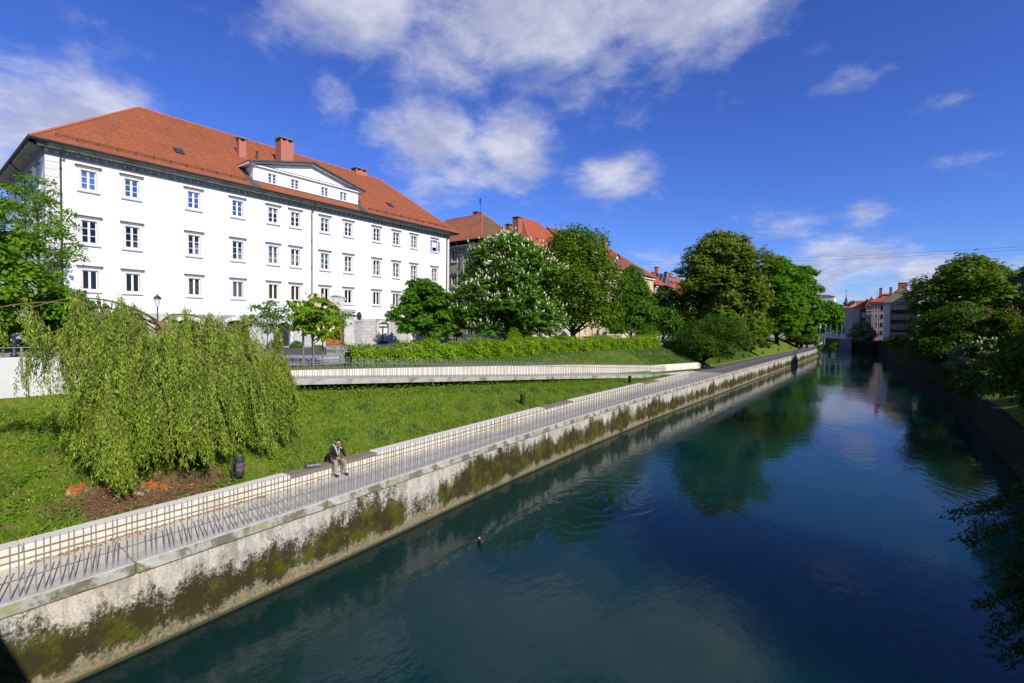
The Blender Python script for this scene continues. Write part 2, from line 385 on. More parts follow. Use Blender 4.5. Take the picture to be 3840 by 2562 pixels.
def rivwallmat():
    """old river wall: pale render above, moss in patches on the middle, wet tan band at the water"""
    m, t, b = newmat('river_wall')
    o = t.n('ShaderNodeTexCoord').outputs['Object']
    z = t.n('ShaderNodeSeparateXYZ', inp={0: o}).outputs[2]
    st = t.map(o, (1.0, 1.0, 0.35))
    base = t.mix(t.mr(t.noise(st, 4.5, 8, .7), .38, .62), (0.60, 0.56, 0.49), (0.40, 0.37, 0.33))
    base = t.mix(t.mr(t.noise(st, 0.9, 5, .6), .5, .7), base, (0.66, 0.57, 0.42))
    base = t.mix(t.mr(t.noise(o, 22, 8, .85), .5, .62, 0, .85), base, (0.17, 0.145, 0.12))
    base = t.mix(t.mr(t.noise(t.map(o, (1, 1, .6)), 1.8, 8, .8), .48, .62, 0, .75), base, (0.24, 0.22, 0.18))
    base = t.mix(t.mr(t.noise(t.map(o, (5, 5, .3)), 1.5, 6, .7), .52, .7, 0, .7), base, (0.27, 0.25, 0.215))
    # moss: more likely in a band whose edge wanders
    nA = t.m('SUBTRACT', t.noise(t.map(o, (1, 1, .25)), 0.42, 4, .6), .5)
    nB = t.m('SUBTRACT', t.noise(t.map(o, (1.6, 1.6, .8)), 1.1, 8, .72), .5)
    nC = t.m('SUBTRACT', t.noise(o, 12, 6, .8), .5)
    up = t.mr(t.m('ADD', z, t.m('MULTIPLY', nB, .55)), 0.12, 0.62)
    dn = t.mr(z, 2.05, 0.7)
    mo = t.m('ADD', t.m('MULTIPLY', t.m('MULTIPLY', up, dn), 0.74), t.m('ADD', t.m('MULTIPLY', nA, 2.0), t.m('MULTIPLY', nB, 1.9)))
    mo = t.m('ADD', mo, t.m('MULTIPLY', nC, 1.5))
    mossc = t.mix(t.mr(t.noise(o, 1.3, 5, .7), .45, .62), (0.040, 0.032, 0.012), (0.075, 0.085, 0.007))
    mossc = t.mix(t.mr(t.noise(o, 18, 5, .7), .45, .7), mossc, (0.032, 0.026, 0.010))
    fm = t.mr(mo, 0.16, 0.52)
    c = t.mix(fm, base, mossc)
    wet = t.m('MULTIPLY', t.mr(t.m('ADD', z, t.m('MULTIPLY', nB, .5)), 0.7, 0.3), t.mr(mo, 0.6, 0.2))
    wc = t.mix(t.mr(t.noise(o, 12, 6, .75), .4, .62), (0.25, 0.205, 0.11), (0.12, 0.105, 0.05))
    c = t.mix(t.m('MULTIPLY', wet, .9), c, wc)
    c = t.mix(t.mr(z, 0.16, 0.03), c, (0.05, 0.055, 0.025))
    t.t.links.new(c, b.inputs['Base Color'])
    b.inputs['Roughness'].default_value = 0.9
    b.inputs['Specular IOR Level'].default_value = 0.15
    hh = t.m('ADD', t.m('MULTIPLY', fm, 0.9), t.m('MULTIPLY', t.noise(o, 20, 6, .75), 0.6))
    bp = t.n('ShaderNodeBump', inp={'Strength': 0.7, 'Distance': 0.04, 'Height': hh})
    t.t.links.new(bp.outputs[0], b.inputs['Normal'])
    m2, t2, b2 = newmat('coping')
    o = t2.n('ShaderNodeTexCoord').outputs['Object']
    st = t2.map(o, (1, 1, 1.2))
    c = t2.mix(t2.mr(t2.noise(st, 3, 6, .7), .35, .65), (0.47, 0.455, 0.42), (0.37, 0.36, 0.32))
    c2 = t2.mix(t2.mr(t2.noise(st, 0.9, 7, .75), .44, .56), c, (0.15, 0.135, 0.09))
    c2 = t2.mix(t2.mr(t2.noise(st, 0.6, 5, .7), .5, .62, 0, .8), c2, (0.22, 0.25, 0.07))
    c2 = t2.mix(t2.mr(t2.noise(st, 1.6, 5, .7), .6, .7), c2, (0.66, 0.66, 0.6))
    nz = t2.n('ShaderNodeSeparateXYZ', inp={0: t2.n('ShaderNodeNewGeometry').outputs['Normal']}).outputs[2]
    c = t2.mix(t2.mr(nz, .5, .8), c2, c)
    t2.t.links.new(c, b2.inputs['Base Color'])
    b2.inputs['Roughness'].default_value = 0.9
    bp = t2.n('ShaderNodeBump', inp={'Strength': 0.3, 'Distance': 0.02, 'Height': t2.noise(o, 25, 6, .7)})
    t2.t.links.new(bp.outputs[0], b2.inputs['Normal'])


rivwallmat()


def watermat():
    m, t, b = newmat('river_water')
    o = t.n('ShaderNodeTexCoord').outputs['Object']
    b.inputs['Base Color'].default_value = (0.003, 0.026, 0.025, 1)
    b.inputs['Roughness'].default_value = 0.03
    b.inputs['IOR'].default_value = 1.33
    b.subsurface_method = 'BURLEY'
    b.inputs['Subsurface Weight'].default_value = 1.0
    b.inputs['Subsurface Radius'].default_value = (1.0, 1.0, 1.0)
    b.inputs['Subsurface Scale'].default_value = 9.0
    b.inputs['Specular IOR Level'].default_value = 0.5
    fine = t.noise(t.map(o, (1.0, .55, 1), rot=(0, 0, .5)), 3.2, 3, .55)
    mid = t.noise(t.map(o, (.9, .5, 1), rot=(0, 0, -.35)), 0.9, 2, .5)
    calm = t.mr(t.noise(o, 0.09, 3, .5), .38, .66, .25, 1.0)
    h = t.m('ADD', t.m('MULTIPLY', t.m('MULTIPLY', fine, calm), .015), t.m('MULTIPLY', mid, .010))
    # ring waves spreading from two spots (the duck, a boat's wake)
    for (x, y, f, r0, amp) in ((-11.7, 13.3, 11.0, 2.4, .007), (-10.2, 20.4, 8.0, 6.0, .006)):
        sp = t.n('ShaderNodeSeparateXYZ', inp={0: o})
        u = t.m('SUBTRACT', sp.outputs[0], x)
        v = t.m('MULTIPLY', t.m('SUBTRACT', sp.outputs[1], y), .75)
        d = t.m('SQRT', t.m('ADD', t.m('MULTIPLY', u, u), t.m('MULTIPLY', v, v)))
        d = t.m('ADD', d, t.m('MULTIPLY', t.noise(o, .6, 3, .5), 2.2))
        fall = t.mr(d, r0, 0.2)
        h = t.m('ADD', h, t.m('MULTIPLY', t.m('MULTIPLY', t.m('SINE', t.m('MULTIPLY', d, f)), fall), amp))
    bp = t.n('ShaderNodeBump', inp={'Strength': 1.0, 'Distance': 1.0, 'Height': h})
    t.t.links.new(bp.outputs[0], b.inputs['Normal'])


watermat()


# ------------------------------------------------------------------ mesh helpers
def mlist(mats):
    if isinstance(mats, str):
        mats = [mats]
    return [MATS[x] for x in mats]


class MB:
    def __init__(s):
        s.v, s.f, s.m, s.uv = [], [], [], []

    def add(s, vs, fs, mi=0, uvs=None):
        o = len(s.v)
        s.v += [tuple(p) for p in vs]
        for k, f in enumerate(fs):
            s.f.append(tuple(i + o for i in f))
            s.m.append(mi)
            s.uv.append(uvs[k] if uvs else None)

    def quad(s, a, b, c, d, mi=0, uv=None):
        s.add([a, b, c, d], [(0, 1, 2, 3)], mi, [uv] if uv else None)

    def poly(s, pts, mi=0):
        s.add(pts, [tuple(range(len(pts)))], mi)

    def box(s, x0, x1, y0, y1, z0, z1, mi=0):
        v = [(x0, y0, z0), (x1, y0, z0), (x1, y1, z0), (x0, y1, z0), (x0, y0, z1), (x1, y0, z1), (x1, y1, z1), (x0, y1, z1)]
        s.add(v, [(3, 2, 1, 0), (4, 5, 6, 7), (0, 1, 5, 4), (1, 2, 6, 5), (2, 3, 7, 6), (3, 0, 4, 7)], mi)

    def bbox(s, x0, x1, y0, y1, z0, z1, b=0.02, mi=0):
        """box with chamfered edges"""
        xs, ys, zs = (x0, x0 + b, x1 - b, x1), (y0, y0 + b, y1 - b, y1), (z0, z0 + b, z1 - b, z1)
        bm_v = {}
        vs = []

        def V(i, j, k):
            key = (i, j, k)
            if key not in bm_v:
                bm_v[key] = len(vs)
                vs.append((xs[i], ys[j], zs[k]))
            return bm_v[key]
        fs = []
        for a, bq in ((0, 1), (3, 2)):
            pass
        # faces
        fs.append((V(1, 1, 0), V(1, 2, 0), V(2, 2, 0), V(2, 1, 0)))
        fs.append((V(1, 1, 3), V(2, 1, 3), V(2, 2, 3), V(1, 2, 3)))
        fs.append((V(1, 0, 1), V(2, 0, 1), V(2, 0, 2), V(1, 0, 2)))
        fs.append((V(1, 3, 1), V(1, 3, 2), V(2, 3, 2), V(2, 3, 1)))
        fs.append((V(0, 1, 1), V(0, 1, 2), V(0, 2, 2), V(0, 2, 1)))
        fs.append((V(3, 1, 1), V(3, 2, 1), V(3, 2, 2), V(3, 1, 2)))
        for k, kk in ((0, 1), (3, 2)):
            fs.append((V(1, 1, k), V(2, 1, k), V(2, 0, kk), V(1, 0, kk)))
            fs.append((V(1, 2, k), V(2, 2, k), V(2, 3, kk), V(1, 3, kk)))
            fs.append((V(1, 1, k), V(1, 2, k), V(0, 2, kk), V(0, 1, kk)))
            fs.append((V(2, 1, k), V(2, 2, k), V(3, 2, kk), V(3, 1, kk)))
        for i, ii in ((0, 1), (3, 2)):
            for j, jj in ((0, 1), (3, 2)):
                fs.append((V(i, jj, 1), V(i, jj, 2), V(ii, j, 2), V(ii, j, 1)))
                for k, kk in ((0, 1), (3, 2)):
                    fs.append((V(i, jj, kk), V(ii, j, kk), V(ii, jj, k)))
        s.add(vs, fs, mi)

    def tube(s, pts, rads, n=6, mi=0, cap=True, sq=1.0):
        pts = [Vector(p) for p in pts]
        if not hasattr(rads, '__len__'):
            rads = [rads] * len(pts)
        rings = []
        up = Vector((0.013, 0.027, 1))
        for i, p in enumerate(pts):
            d = (pts[min(i + 1, len(pts) - 1)] - pts[max(i - 1, 0)])
            if d.length < 1e-9:
                d = Vector((0, 0, 1))
            d.normalize()
            a = d.cross(up)
            if a.length < .05:
                a = d.cross(Vector((1, 0.02, 0)))
            a.normalize()
            b = d.cross(a)
            rings.append([p + (a * math.cos(2 * math.pi * k / n) + b * math.sin(2 * math.pi * k / n) * sq) * rads[i] for k in range(n)])
        vs = [q for r in rings for q in r]
        fs = []
        for i in range(len(pts) - 1):
            for k in range(n):
                fs.append((i * n + k, i * n + (k + 1) % n, (i + 1) * n + (k + 1) % n, (i + 1) * n + k))
        if cap:
            fs.append(tuple(range(n - 1, -1, -1)))
            fs.append(tuple((len(pts) - 1) * n + k for k in range(n)))
        s.add(vs, fs, mi)

    def lathe(s, prof, n=12, c=(0, 0, 0), mi=0):
        vs, fs = [], []
        for r, z in prof:
            for k in range(n):
                a = 2 * math.pi * k / n
                vs.append((c[0] + r * math.cos(a), c[1] + r * math.sin(a), c[2] + z))
        for i in range(len(prof) - 1):
            for k in range(n):
                fs.append((i * n + k, i * n + (k + 1) % n, (i + 1) * n + (k + 1) % n, (i + 1) * n + k))
        fs.append(tuple(range(n - 1, -1, -1)))
        fs.append(tuple((len(prof) - 1) * n + k for k in range(n)))
        s.add(vs, fs, mi)

    def mesh(s, name, mats, smooth=False):
        me = bpy.data.meshes.new(name)
        me.from_pydata(s.v, [], s.f)
        for mm in mlist(mats):
            me.materials.append(mm)
        me.polygons.foreach_set('material_index', s.m)
        if any(u is not None for u in s.uv):
            ul = me.uv_layers.new(name='UVMap')
            dat = []
            for f, u in zip(s.f, s.uv):
                if u is None:
                    dat += [0.0, 0.0] * len(f)
                else:
                    for q in u:
                        dat += [q[0], q[1]]
            ul.data.foreach_set('uv', dat)
        if smooth:
            me.polygons.foreach_set('use_smooth', [True] * len(me.polygons))
        me.update()
        return me

    def build(s, name, mats, parent=None, smooth=False, loc=(0, 0, 0), rz=0.0):
        return ob(name, s.mesh(name, mats, smooth), parent, loc, rz)


def ob(name, me, parent=None, loc=(0, 0, 0), rz=0.0, scale=None):
    o = bpy.data.objects.new(name, me)
    COL.objects.link(o)
    o.location = loc
    o.rotation_euler = (0, 0, rz)
    if scale:
        o.scale = scale
    if parent:
        o.parent = parent
    return o


def tag(o, label=None, cat=None, group=None, kind=None):
    if cat and not kind:
        kind = 'thing'
    for k, v in (('label', label), ('category', cat), ('group', group), ('kind', kind)):
        if v:
            o[k] = v
    return o


def empty(name, loc=(0, 0, 0), rz=0.0, label=None, cat=None, group=None):
    o = ob(name, None, None, loc, rz)
    o.empty_display_size = 0.3
    return tag(o, label, cat, group)


def npmesh(name, V, Fq, mat):
    """fast mesh from numpy: V (n,3), Fq (m,k) same corner count"""
    me = bpy.data.meshes.new(name)
    V = np.asarray(V, np.float32)
    Fq = np.asarray(Fq, np.int32)
    m, k = Fq.shape
    me.vertices.add(len(V))
    me.vertices.foreach_set('co', V.ravel())
    me.loops.add(m * k)
    me.loops.foreach_set('vertex_index', Fq.ravel())
    me.polygons.add(m)
    me.polygons.foreach_set('loop_start', np.arange(0, m * k, k, dtype=np.int32))
    me.materials.append(MATS[mat])
    me.update(calc_edges=True)
    me.validate()
    return me


def unit(a):
    return a / np.maximum(np.linalg.norm(a, axis=-1, keepdims=True), 1e-9)


def leaves(P, A, B, fold=0.25):
    """pointed leaves: base P, length vector A, half width vector B"""
    N = unit(np.cross(A, B))
    wv = np.linalg.norm(B, axis=1, keepdims=True)
    v = np.stack([P, P + A * .45 + B + N * wv * fold, P + A, P + A * .45 - B + N * wv * fold], 1)
    n = len(P)
    return v.reshape(-1, 3), np.arange(n * 4).reshape(n, 4)


def leafobj(name, P, A, B, mat, parent=None, fold=.25, loc=(0, 0, 0)):
    V, Fq = leaves(P, A, B, fold)
    return ob(name, npmesh(name, V, Fq, mat), parent, loc)

# ------------------------------------------------------------------ lines of the place (metres; +Y runs down the river)
I = np.interp
copx = lambda y: I(y, [-12, 1.3, 9.3, 19.4, 30, 41, 74, 160, 178, 232, 262], [-13.6, -14.0, -14.4, -15.15, -15.65, -15.95, -16.05, -16.3, -16.5, -20.6, -23.5])
benx = lambda y: I(y, [-12, 1.5, 8.7, 13.7, 22, 26.5, 30.5, 44.7, 60], [-15.4, -16.0, -16.43, -16.78, -17.35, -17.65, -17.86, -18.3, -18.45])
pathx = lambda y: I(y, [57, 60, 71, 79, 163, 185, 262], [-18.6, -20.6, -20.9, -21.0, -20.5, -20.8, -27])
ramz = lambda y: I(y, [4, 11.2, 57.5], [5.95, 5.5, 2.42])
ramf = lambda y: I(y, [0, 36, 57.5], [-21.8, -21.8, -20.6])
ramw = lambda y: I(y, [0, 45, 58, 71], [-24.2, -24.2, -22.7, -20.95])
ramt = lambda y: I(y, [4, 12.45, 23.1, 40, 58, 71], [6.0, 5.66, 5.22, 4.42, 3.45, 3.25])
rbx = lambda y: I(y, [-30, 20, 44, 62, 87, 101, 131, 159, 200, 238, 246, 257, 290], [6.0, 6.1, 6.3, 6.7, 7.2, 7.2, 5.0, 1.8, 0.5, -2.2, -9.9, -13.5, -15])
PZ = 2.26


def bank_keys(y):
    top = 5.3
    if y < 7.0:
        xb = benx(y) - .52
        return [(xb, 2.60), (xb - 3, 3.2), (-23.5, 4.0), (-26.95, 4.56), (-27.15, 6.45), (-29, 6.47), (-34, 6.5), (-52, 6.2), (-75, 5.6), (-900, 5.5)]
    if y <= 58:
        xb = benx(y) - .52
        xf, zf = ramf(y), min(max(ramz(y) - .62, 2.3), ramz(y) - .14)
        k = I(y, [7, 9.5], [0, 1])
        zb = I(y, [7, 15], [6.45, top])
        zw = ramt(y) - .07
        return [(xb, 2.60), (xb + (xf - xb) * .45, 2.6 + (zf - 2.6) * .40), (xf, zf * k + 3.75 * (1 - k)), (ramw(y) + .1, (zf + .05) * k + 4.2 * (1 - k)), (ramw(y) - .12, zw),
                (-26.3, max(zb, zw)), (-30, zb), (-34, zb + .05), (-52, I(y, [7, 15], [6.1, 5.5])), (-900, 5.5)]
    x0 = ramw(y) - .12 if y <= 71 else pathx(y) - .05
    z0 = (ramt(y) - .07) if y <= 71 else I(y, [71, 74], [3.1, PZ + .02])
    return [(x0 + .6, z0 - .8 if y <= 71 else 1.9), (x0 + .02, z0 - .75 if y <= 71 else PZ - .02), (x0, z0), (x0 - 2.2, z0 + (top - z0) * .38), (x0 - 4.4, z0 + (top - z0) * .75), (x0 - 6.4, top), (-31, top + .02), (-34, top + .05), (-52, 5.5), (-900, 5.5)]


def zground(X, Y):
    out = np.zeros(len(X))
    yr = np.round(np.asarray(Y) * 2) / 2
    for y in np.unique(yr):
        k = yr == y
        ks = bank_keys(y)[::-1]
        out[k] = I(np.asarray(X)[k], [a for a, _ in ks], [b for _, b in ks])
    return out


def zg(x, y):
    return float(zground(np.array([x]), np.array([y]))[0])


def lumps(x, y, a=0.05):
    return a * (math.sin(1.7 * x + .6 * y) * math.cos(1.1 * y - .8 * x) + .6 * math.sin(3.9 * x - 2.3 * y) * math.sin(2.9 * y + x))


# ---- water
mb = MB()
mb.quad((-60, -60, 0), (30, -60, 0), (30, 420, 0), (-60, 420, 0))
tag(mb.build('water', 'river_water'), kind='structure')

# ---- left bank terrain
sub = [4, 8, 10, 4, 3, 5, 4, 3, 4, 6]
V, Fq = [], []
for ys in (list(np.arange(-14, 57.6, .5)), [57.5, 58.01, 58.5] + list(np.arange(59, 120, 1.0)) + list(np.arange(120, 264, 4.0))):
    far = ys[0] > 50
    base = len(V)
    n = 0
    for y in ys:
        ks = bank_keys(max(y, 58.01) if far else y)
        row = []
        for i in range(len(ks) - 1):
            for j in range(sub[i]):
                t = j / sub[i]
                x = ks[i][0] + (ks[i + 1][0] - ks[i][0]) * t
                z = ks[i][1] + (ks[i + 1][1] - ks[i][1]) * t
                if i in (1, 2, 5) or (i in (3, 4) and y > 72):
                    z += lumps(x, y, .045)
                row.append((x, y, z))
        row.append((ks[-1][0], y, ks[-1][1]))
        n = len(row)
        V += row
    Fq += [(base + i * n + j, base + i * n + j + 1, base + (i + 1) * n + j + 1, base + (i + 1) * n + j) for i in range(len(ys) - 1) for j in range(n - 1)]
tag(ob('grass_bank', npmesh('grass_bank', np.array(V), np.array(Fq)[:, ::-1], 'turf')), kind='structure')

# ---- the land beyond, out to the horizon, and the right bank
mb = MB()
mb.quad((-2500, 300, 4.6), (2500, 300, 4.6), (2500, 5000, 4.6), (-2500, 5000, 4.6))
mb.quad((-2500, 262, 4.6), (-27, 262, 4.6), (-34, 300.1, 4.6), (-2500, 300.1, 4.6))
mb.quad((-34, 299.9, -1), (-8, 299.9, -1), (-8, 299.9, 4.6), (-34, 299.9, 4.6))
tag(mb.build('ground', 'turf'), kind='structure')
ys = list(np.arange(-40, 140, 3.0)) + list(np.arange(140, 301, 8.0))
rows = []
for y in ys:
    x0 = rbx(y)
    zt = I(y, [90, 130], [2.5, 4.4])
    ks = [(x0 + .35, zt - .03), (x0 + 3, zt + .9), (x0 + 7, zt + 2.2), (x0 + 12, max(5.4, zt + 1)), (x0 + 40, 5.6), (x0 + 1500, 5.6)]
    rows.append([(x, y, z + lumps(x, y, .06)) for x, z in ks])
n = len(rows[0])
V = np.array([p for r in rows for p in r])
Fq = [(i * n + j, i * n + j + 1, (i + 1) * n + j + 1, (i + 1) * n + j) for i in range(len(rows) - 1) for j in range(n - 1)]
tag(ob('right_bank_terrain', npmesh('right_bank_terrain', V, np.array(Fq), 'turf')), kind='structure')

# ---- river walls
def wall_strip(name, fx, ys, z0, z1, batter, mat, thick=.8, sgn=-1):
    mb = MB()
    P = [((fx(y), y, z1), (fx(y) - sgn * batter, y, z0), (fx(y) + sgn * thick, y, z1)) for y in ys]
    for a, b in zip(P[:-1], P[1:]):
        nz = 5
        for k in range(nz):
            t0, t1 = k / nz, (k + 1) / nz
            L = lambda p, q, t: tuple(p[i] + (q[i] - p[i]) * t for i in range(3))
            q = [L(a[1], a[0], t0), L(b[1], b[0], t0), L(b[1], b[0], t1), L(a[1], a[0], t1)]
            mb.add(q if sgn < 0 else q[::-1], [(0, 1, 2, 3)])
        q = [a[0], b[0], b[2], a[2]]
        mb.add(q if sgn < 0 else q[::-1], [(0, 1, 2, 3)])
    return mb.build(name, mat)


yy = [-14] + list(np.arange(-12, 262, 2.0)) + [262]
rw = wall_strip('river_wall', lambda y: copx(y) - .07, yy, -1.2, PZ - .29, .06, 'river_wall')
tag(rw, 'mossy stained pale river wall rising from the water below the promenade', 'wall')
# coping slabs, each its own stone
y = -12.0
first = True
while y < 176:
    ln = 5.2 if y < 60 else 6.5
    mb = MB()
    mb.bbox(-.62, 0, .008, ln - .008, -.29, 0, .025)
    mb2 = mb.build('coping_slab', 'coping', rw)
    mb2.location = (copx(y), y, PZ + .012)
    mb2.rotation_euler = (0, 0, -math.atan2(copx(y + ln) - copx(y), ln))
    y += ln
# far stretch: buttress strips on the wall face
for yb in (96, 118, 131, 152):
    mb = MB()
    mb.bbox(-.1, .07, -.35, .35, -.5, PZ - .3, .02)
    mb.build('buttress', 'river_wall', rw, loc=(copx(yb) - .06, yb, 0))
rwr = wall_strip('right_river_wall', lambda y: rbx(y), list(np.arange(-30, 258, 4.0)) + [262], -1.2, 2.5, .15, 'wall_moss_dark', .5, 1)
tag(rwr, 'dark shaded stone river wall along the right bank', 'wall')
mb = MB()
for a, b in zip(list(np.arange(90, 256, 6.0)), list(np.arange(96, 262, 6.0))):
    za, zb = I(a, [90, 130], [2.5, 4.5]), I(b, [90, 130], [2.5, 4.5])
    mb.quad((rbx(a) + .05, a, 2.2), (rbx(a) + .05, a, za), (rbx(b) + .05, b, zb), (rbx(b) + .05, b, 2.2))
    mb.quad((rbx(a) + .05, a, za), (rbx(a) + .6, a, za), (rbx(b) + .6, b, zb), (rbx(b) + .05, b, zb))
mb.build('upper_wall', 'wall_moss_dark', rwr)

# ---- promenade: cast slabs with open joints
prom = empty('promenade', (0, 0, 0))
tag(prom, kind='structure')
y = -12.0
pieces = []
while y < 180:
    ln = 5.2 if y < 57 else 6.5
    mb = MB()
    segs = 4
    for k in range(segs):
        ya, yb_ = y + .012 + (ln - .024) * k / segs, y + .012 + (ln - .024) * (k + 1) / segs
        ia = (benx(ya) - .1) if ya < 58 else pathx(ya)
        ib = (benx(yb_) - .1) if yb_ < 58 else pathx(yb_)
        if ya < 58 <= yb_:
            ib = ia
        mb.quad((copx(ya) - .62, ya, PZ), (copx(yb_) - .62, yb_, PZ), (ib, yb_, PZ), (ia, ya, PZ))
        mb.quad((copx(ya) - .62, ya, PZ - .3), (copx(yb_) - .62, yb_, PZ - .3), (ib, yb_, PZ - .3), (ia, ya, PZ - .3))
    mb.quad((copx(y + .012) - .62, y + .012, PZ - .3), (copx(y + .012) - .62, y + .012, PZ), ((benx(y) - .1) if y < 58 else pathx(y), y + .012, PZ), ((benx(y) - .1) if y < 58 else pathx(y), y + .012, PZ - .3))
    mb.build('paving_slab', 'concrete' if y < 66 else 'asphalt', prom)
    y += ln
mb = MB()
yl = list(np.arange(-12, 178, 2.0))
for a, b in zip(yl[:-1], yl[1:]):
    mb.quad((copx(a) - .4, a, PZ - .06), (copx(b) - .4, b, PZ - .06), (copx(b) - 6, b, PZ - .06), (copx(a) - 6, a, PZ - .06))
mb.build('bedding', 'soil', prom)

# ---- seat wall: pale base, concrete cap slabs and timber bench tops
seat = empty('seat_wall', (benx(6), 6, PZ), 0, 'long low pale seat wall with concrete caps and timber bench sections', 'seat wall')
seat_in = Matrix.Translation(-Vector((benx(6), 6, PZ)))
mb = MB()
yl = list(np.arange(-12, 59.5, 1.0))
for a, b in zip(yl[:-1], yl[1:]):
    xa, xb_ = benx(a) - .1, benx(b) - .1
    mb.quad((xa, a, PZ - .05), (xb_, b, PZ - .05), (xb_, b, PZ + .32), (xa, a, PZ + .32))
mb.quad((benx(59) - .1, 59, PZ), (benx(59) - .55, 59, PZ), (benx(59) - .55, 59, PZ + .32), (benx(59) - .1, 59, PZ + .32))
o = mb.build('base', 'seat_wall', seat, loc=tuple(seat_in.translation))
wood = [(8.65, 12.5), (26.5, 30.5), (44.7, 48.6)]
edges = []
y = -12.0
cuts = [-12, -6.85, -1.7, 1.9, 5.3, 8.65, 12.5, 16.0, 19.5, 23, 26.5, 30.5, 34, 37.5, 41.1, 44.7, 48.6, 52, 55.5, 59]
for a, b in zip(cuts[:-1], cuts[1:]):
    ang = -math.atan2(benx(b) - benx(a), b - a)
    iswood = any(abs(a - q[0]) < .01 for q in wood)
    ln = math.hypot(benx(b) - benx(a), b - a)
    loc = Vector((benx(a), a, PZ + .33)) + seat_in.translation
    if iswood:
        for k in range(3):
            mb = MB()
            mb.bbox(-.04 - .175 * (k + 1) + .006, -.04 - .175 * k - .002, .006, ln - .006, 0, .115, .008)
            mb.build('bench_plank', 'wood_bench', seat, loc=loc, rz=ang)
    else:
        mb = MB()
        mb.bbox(-.55, 0, .005, ln - .005, -.012, .135, .02)
        mb.build('cap_slab', 'concrete_light', seat, loc=loc, rz=ang)

# ---- railings: flat bars in a three-beat rhythm carried by one rail
def railing(root, fx, fz, y0, y1, h, zr, mat, skew=0.0):
    bar = MB()
    bar.box(-.009, .009, -.011, .011, 0, h)
    me = bar.mesh('bar', mat)
    rest = MB()
    y, k = y0, 0
    step = (.165, .133, .094)
    loc0 = Vector(root.location)
    rr = random.Random(5)
    while y < y1:
        p = Vector((fx(y) + (.012 if k % 3 == 1 else -.012), y, fz(y)))
        if k < 300:
            o = ob('bar', me, root, p - loc0)
            o.rotation_euler = (rr.uniform(-.012, .012), rr.uniform(-.012, .012), 0)
        else:
            q = p - loc0
            rest.box(q.x - .009, q.x + .009, q.y - .011, q.y + .011, q.z, q.z + h)
        y += step[k % 3]
        k += 1
    if rest.v:
        o = rest.build('far_bars', mat, root)
        o['kind'] = 'stuff'
    mb = MB()
    yl = list(np.arange(y0, y1, 2.0)) + [y1]
    mb.tube([Vector((fx(q), q, fz(q) + zr)) - loc0 for q in yl], .021, 4, 0)
    mb.build('rail', mat, root)


rail1 = empty('promenade_railing', (copx(0) - .13, 0, PZ), 0, 'long grey bar railing along the promenade edge above the water', 'railing')
railing(rail1, lambda y: copx(y) - .14, lambda y: PZ + .0, -3.0, 176, 1.14, .80, 'rail_metal')

# ---- ramp: deck slab, back wall, its own railing
ramp = empty('ramp', (-23, 12, 5.4))
tag(ramp, kind='structure')
off = Vector((23, -12, -5.4))
mb = MB()
yl = list(np.arange(7, 57.6, 1.5)) + [57.5]
ad = lambda x, y, z: tuple(Vector((x, y, z)) + off)
for a, b in zip(yl[:-1], yl[1:]):
    fa, fb, wa, wb, za, zb = ramf(a), ramf(b), ramw(a), ramw(b), ramz(a), ramz(b)
    mb.quad(ad(fa, a, za), ad(fb, b, zb), ad(wb, b, zb), ad(wa, a, za), 0)
    mb.quad(ad(fa, a, za - .27), ad(fb, b, zb - .27), ad(fb, b, zb), ad(fa, a, za), 1)
    mb.quad(ad(fa - .02, a, za - .27), ad(fb - .02, b, zb - .27), ad(wb, b, zb - .27), ad(wa, a, za - .27), 1)
mb.quad(ad(-20.6, 57.5, 2.42), ad(-18.55, 59.5, 2.275), ad(-20.9, 66, 2.275), ad(ramw(57.5), 57.5, 2.42), 0)
mb.quad(ad(ramw(57.5), 57.5, 2.42), ad(-20.9, 66, 2.275), ad(-20.95, 71, 2.275), ad(-21.2, 69, 2.275), 0)
mb.build('deck', ['concrete', 'concrete_dirty'], ramp)
rwall = empty('ramp_retaining_wall', (-24.2, 20, 4.5), 0, 'pale retaining wall along the back of the sloping ramp', 'wall')
off2 = Vector((24.2, -20, -4.5))
cutsy = [7, 9.5, 12, 16, 20, 24, 28, 32, 36, 40, 45, 50, 54, 58, 62, 66.5, 71]
for a, b in zip(cutsy[:-1], cutsy[1:]):
    mb = MB()
    a2, b2 = a + .006, b - .006
    P = lambda x, y, z: tuple(Vector((x, y, z)) + off2)
    za, zb = 1.9, 1.9
    v = [P(ramw(a2), a2, za), P(ramw(b2), b2, zb), P(ramw(b2) - .25, b2, zb), P(ramw(a2) - .25, a2, za), P(ramw(a2), a2, ramt(a2)), P(ramw(b2), b2, ramt(b2)), P(ramw(b2) - .25, b2, ramt(b2)), P(ramw(a2) - .25, a2, ramt(a2))]
    mb.add(v, [(3, 2, 1, 0), (4, 5, 6, 7), (0, 1, 5, 4), (1, 2, 6, 5), (2, 3, 7, 6), (3, 0, 4, 7)])
    mb.build('wall_panel', 'ramp_wall', rwall)
mb = MB()
P = lambda x, y, z: tuple(Vector((x, y, z)) + off2)
mb.add([P(-20.95, 71, 1.9), P(-20.95, 71, 3.2), P(-21.2, 71, 3.2), P(-21.2, 71, 1.9), P(-20.9, 75.5, 1.9), P(-20.9, 75.5, 2.45), P(-21.15, 75.5, 2.45), P(-21.15, 75.5, 1.9)],
       [(0, 4, 5, 1), (1, 5, 6, 2), (2, 6, 7, 3), (4, 7, 6, 5)])
mb.build('wing_wall', 'concrete_dirty', rwall)
rail2 = empty('ramp_railing', (-21.9, 6, 5.8), 0, 'grey bar railing along the outer edge of the sloping ramp', 'railing')
railing(rail2, lambda y: ramf(y) - .09, lambda y: ramz(y), 7.2, 57.2, 1.14, .80, 'rail_metal')

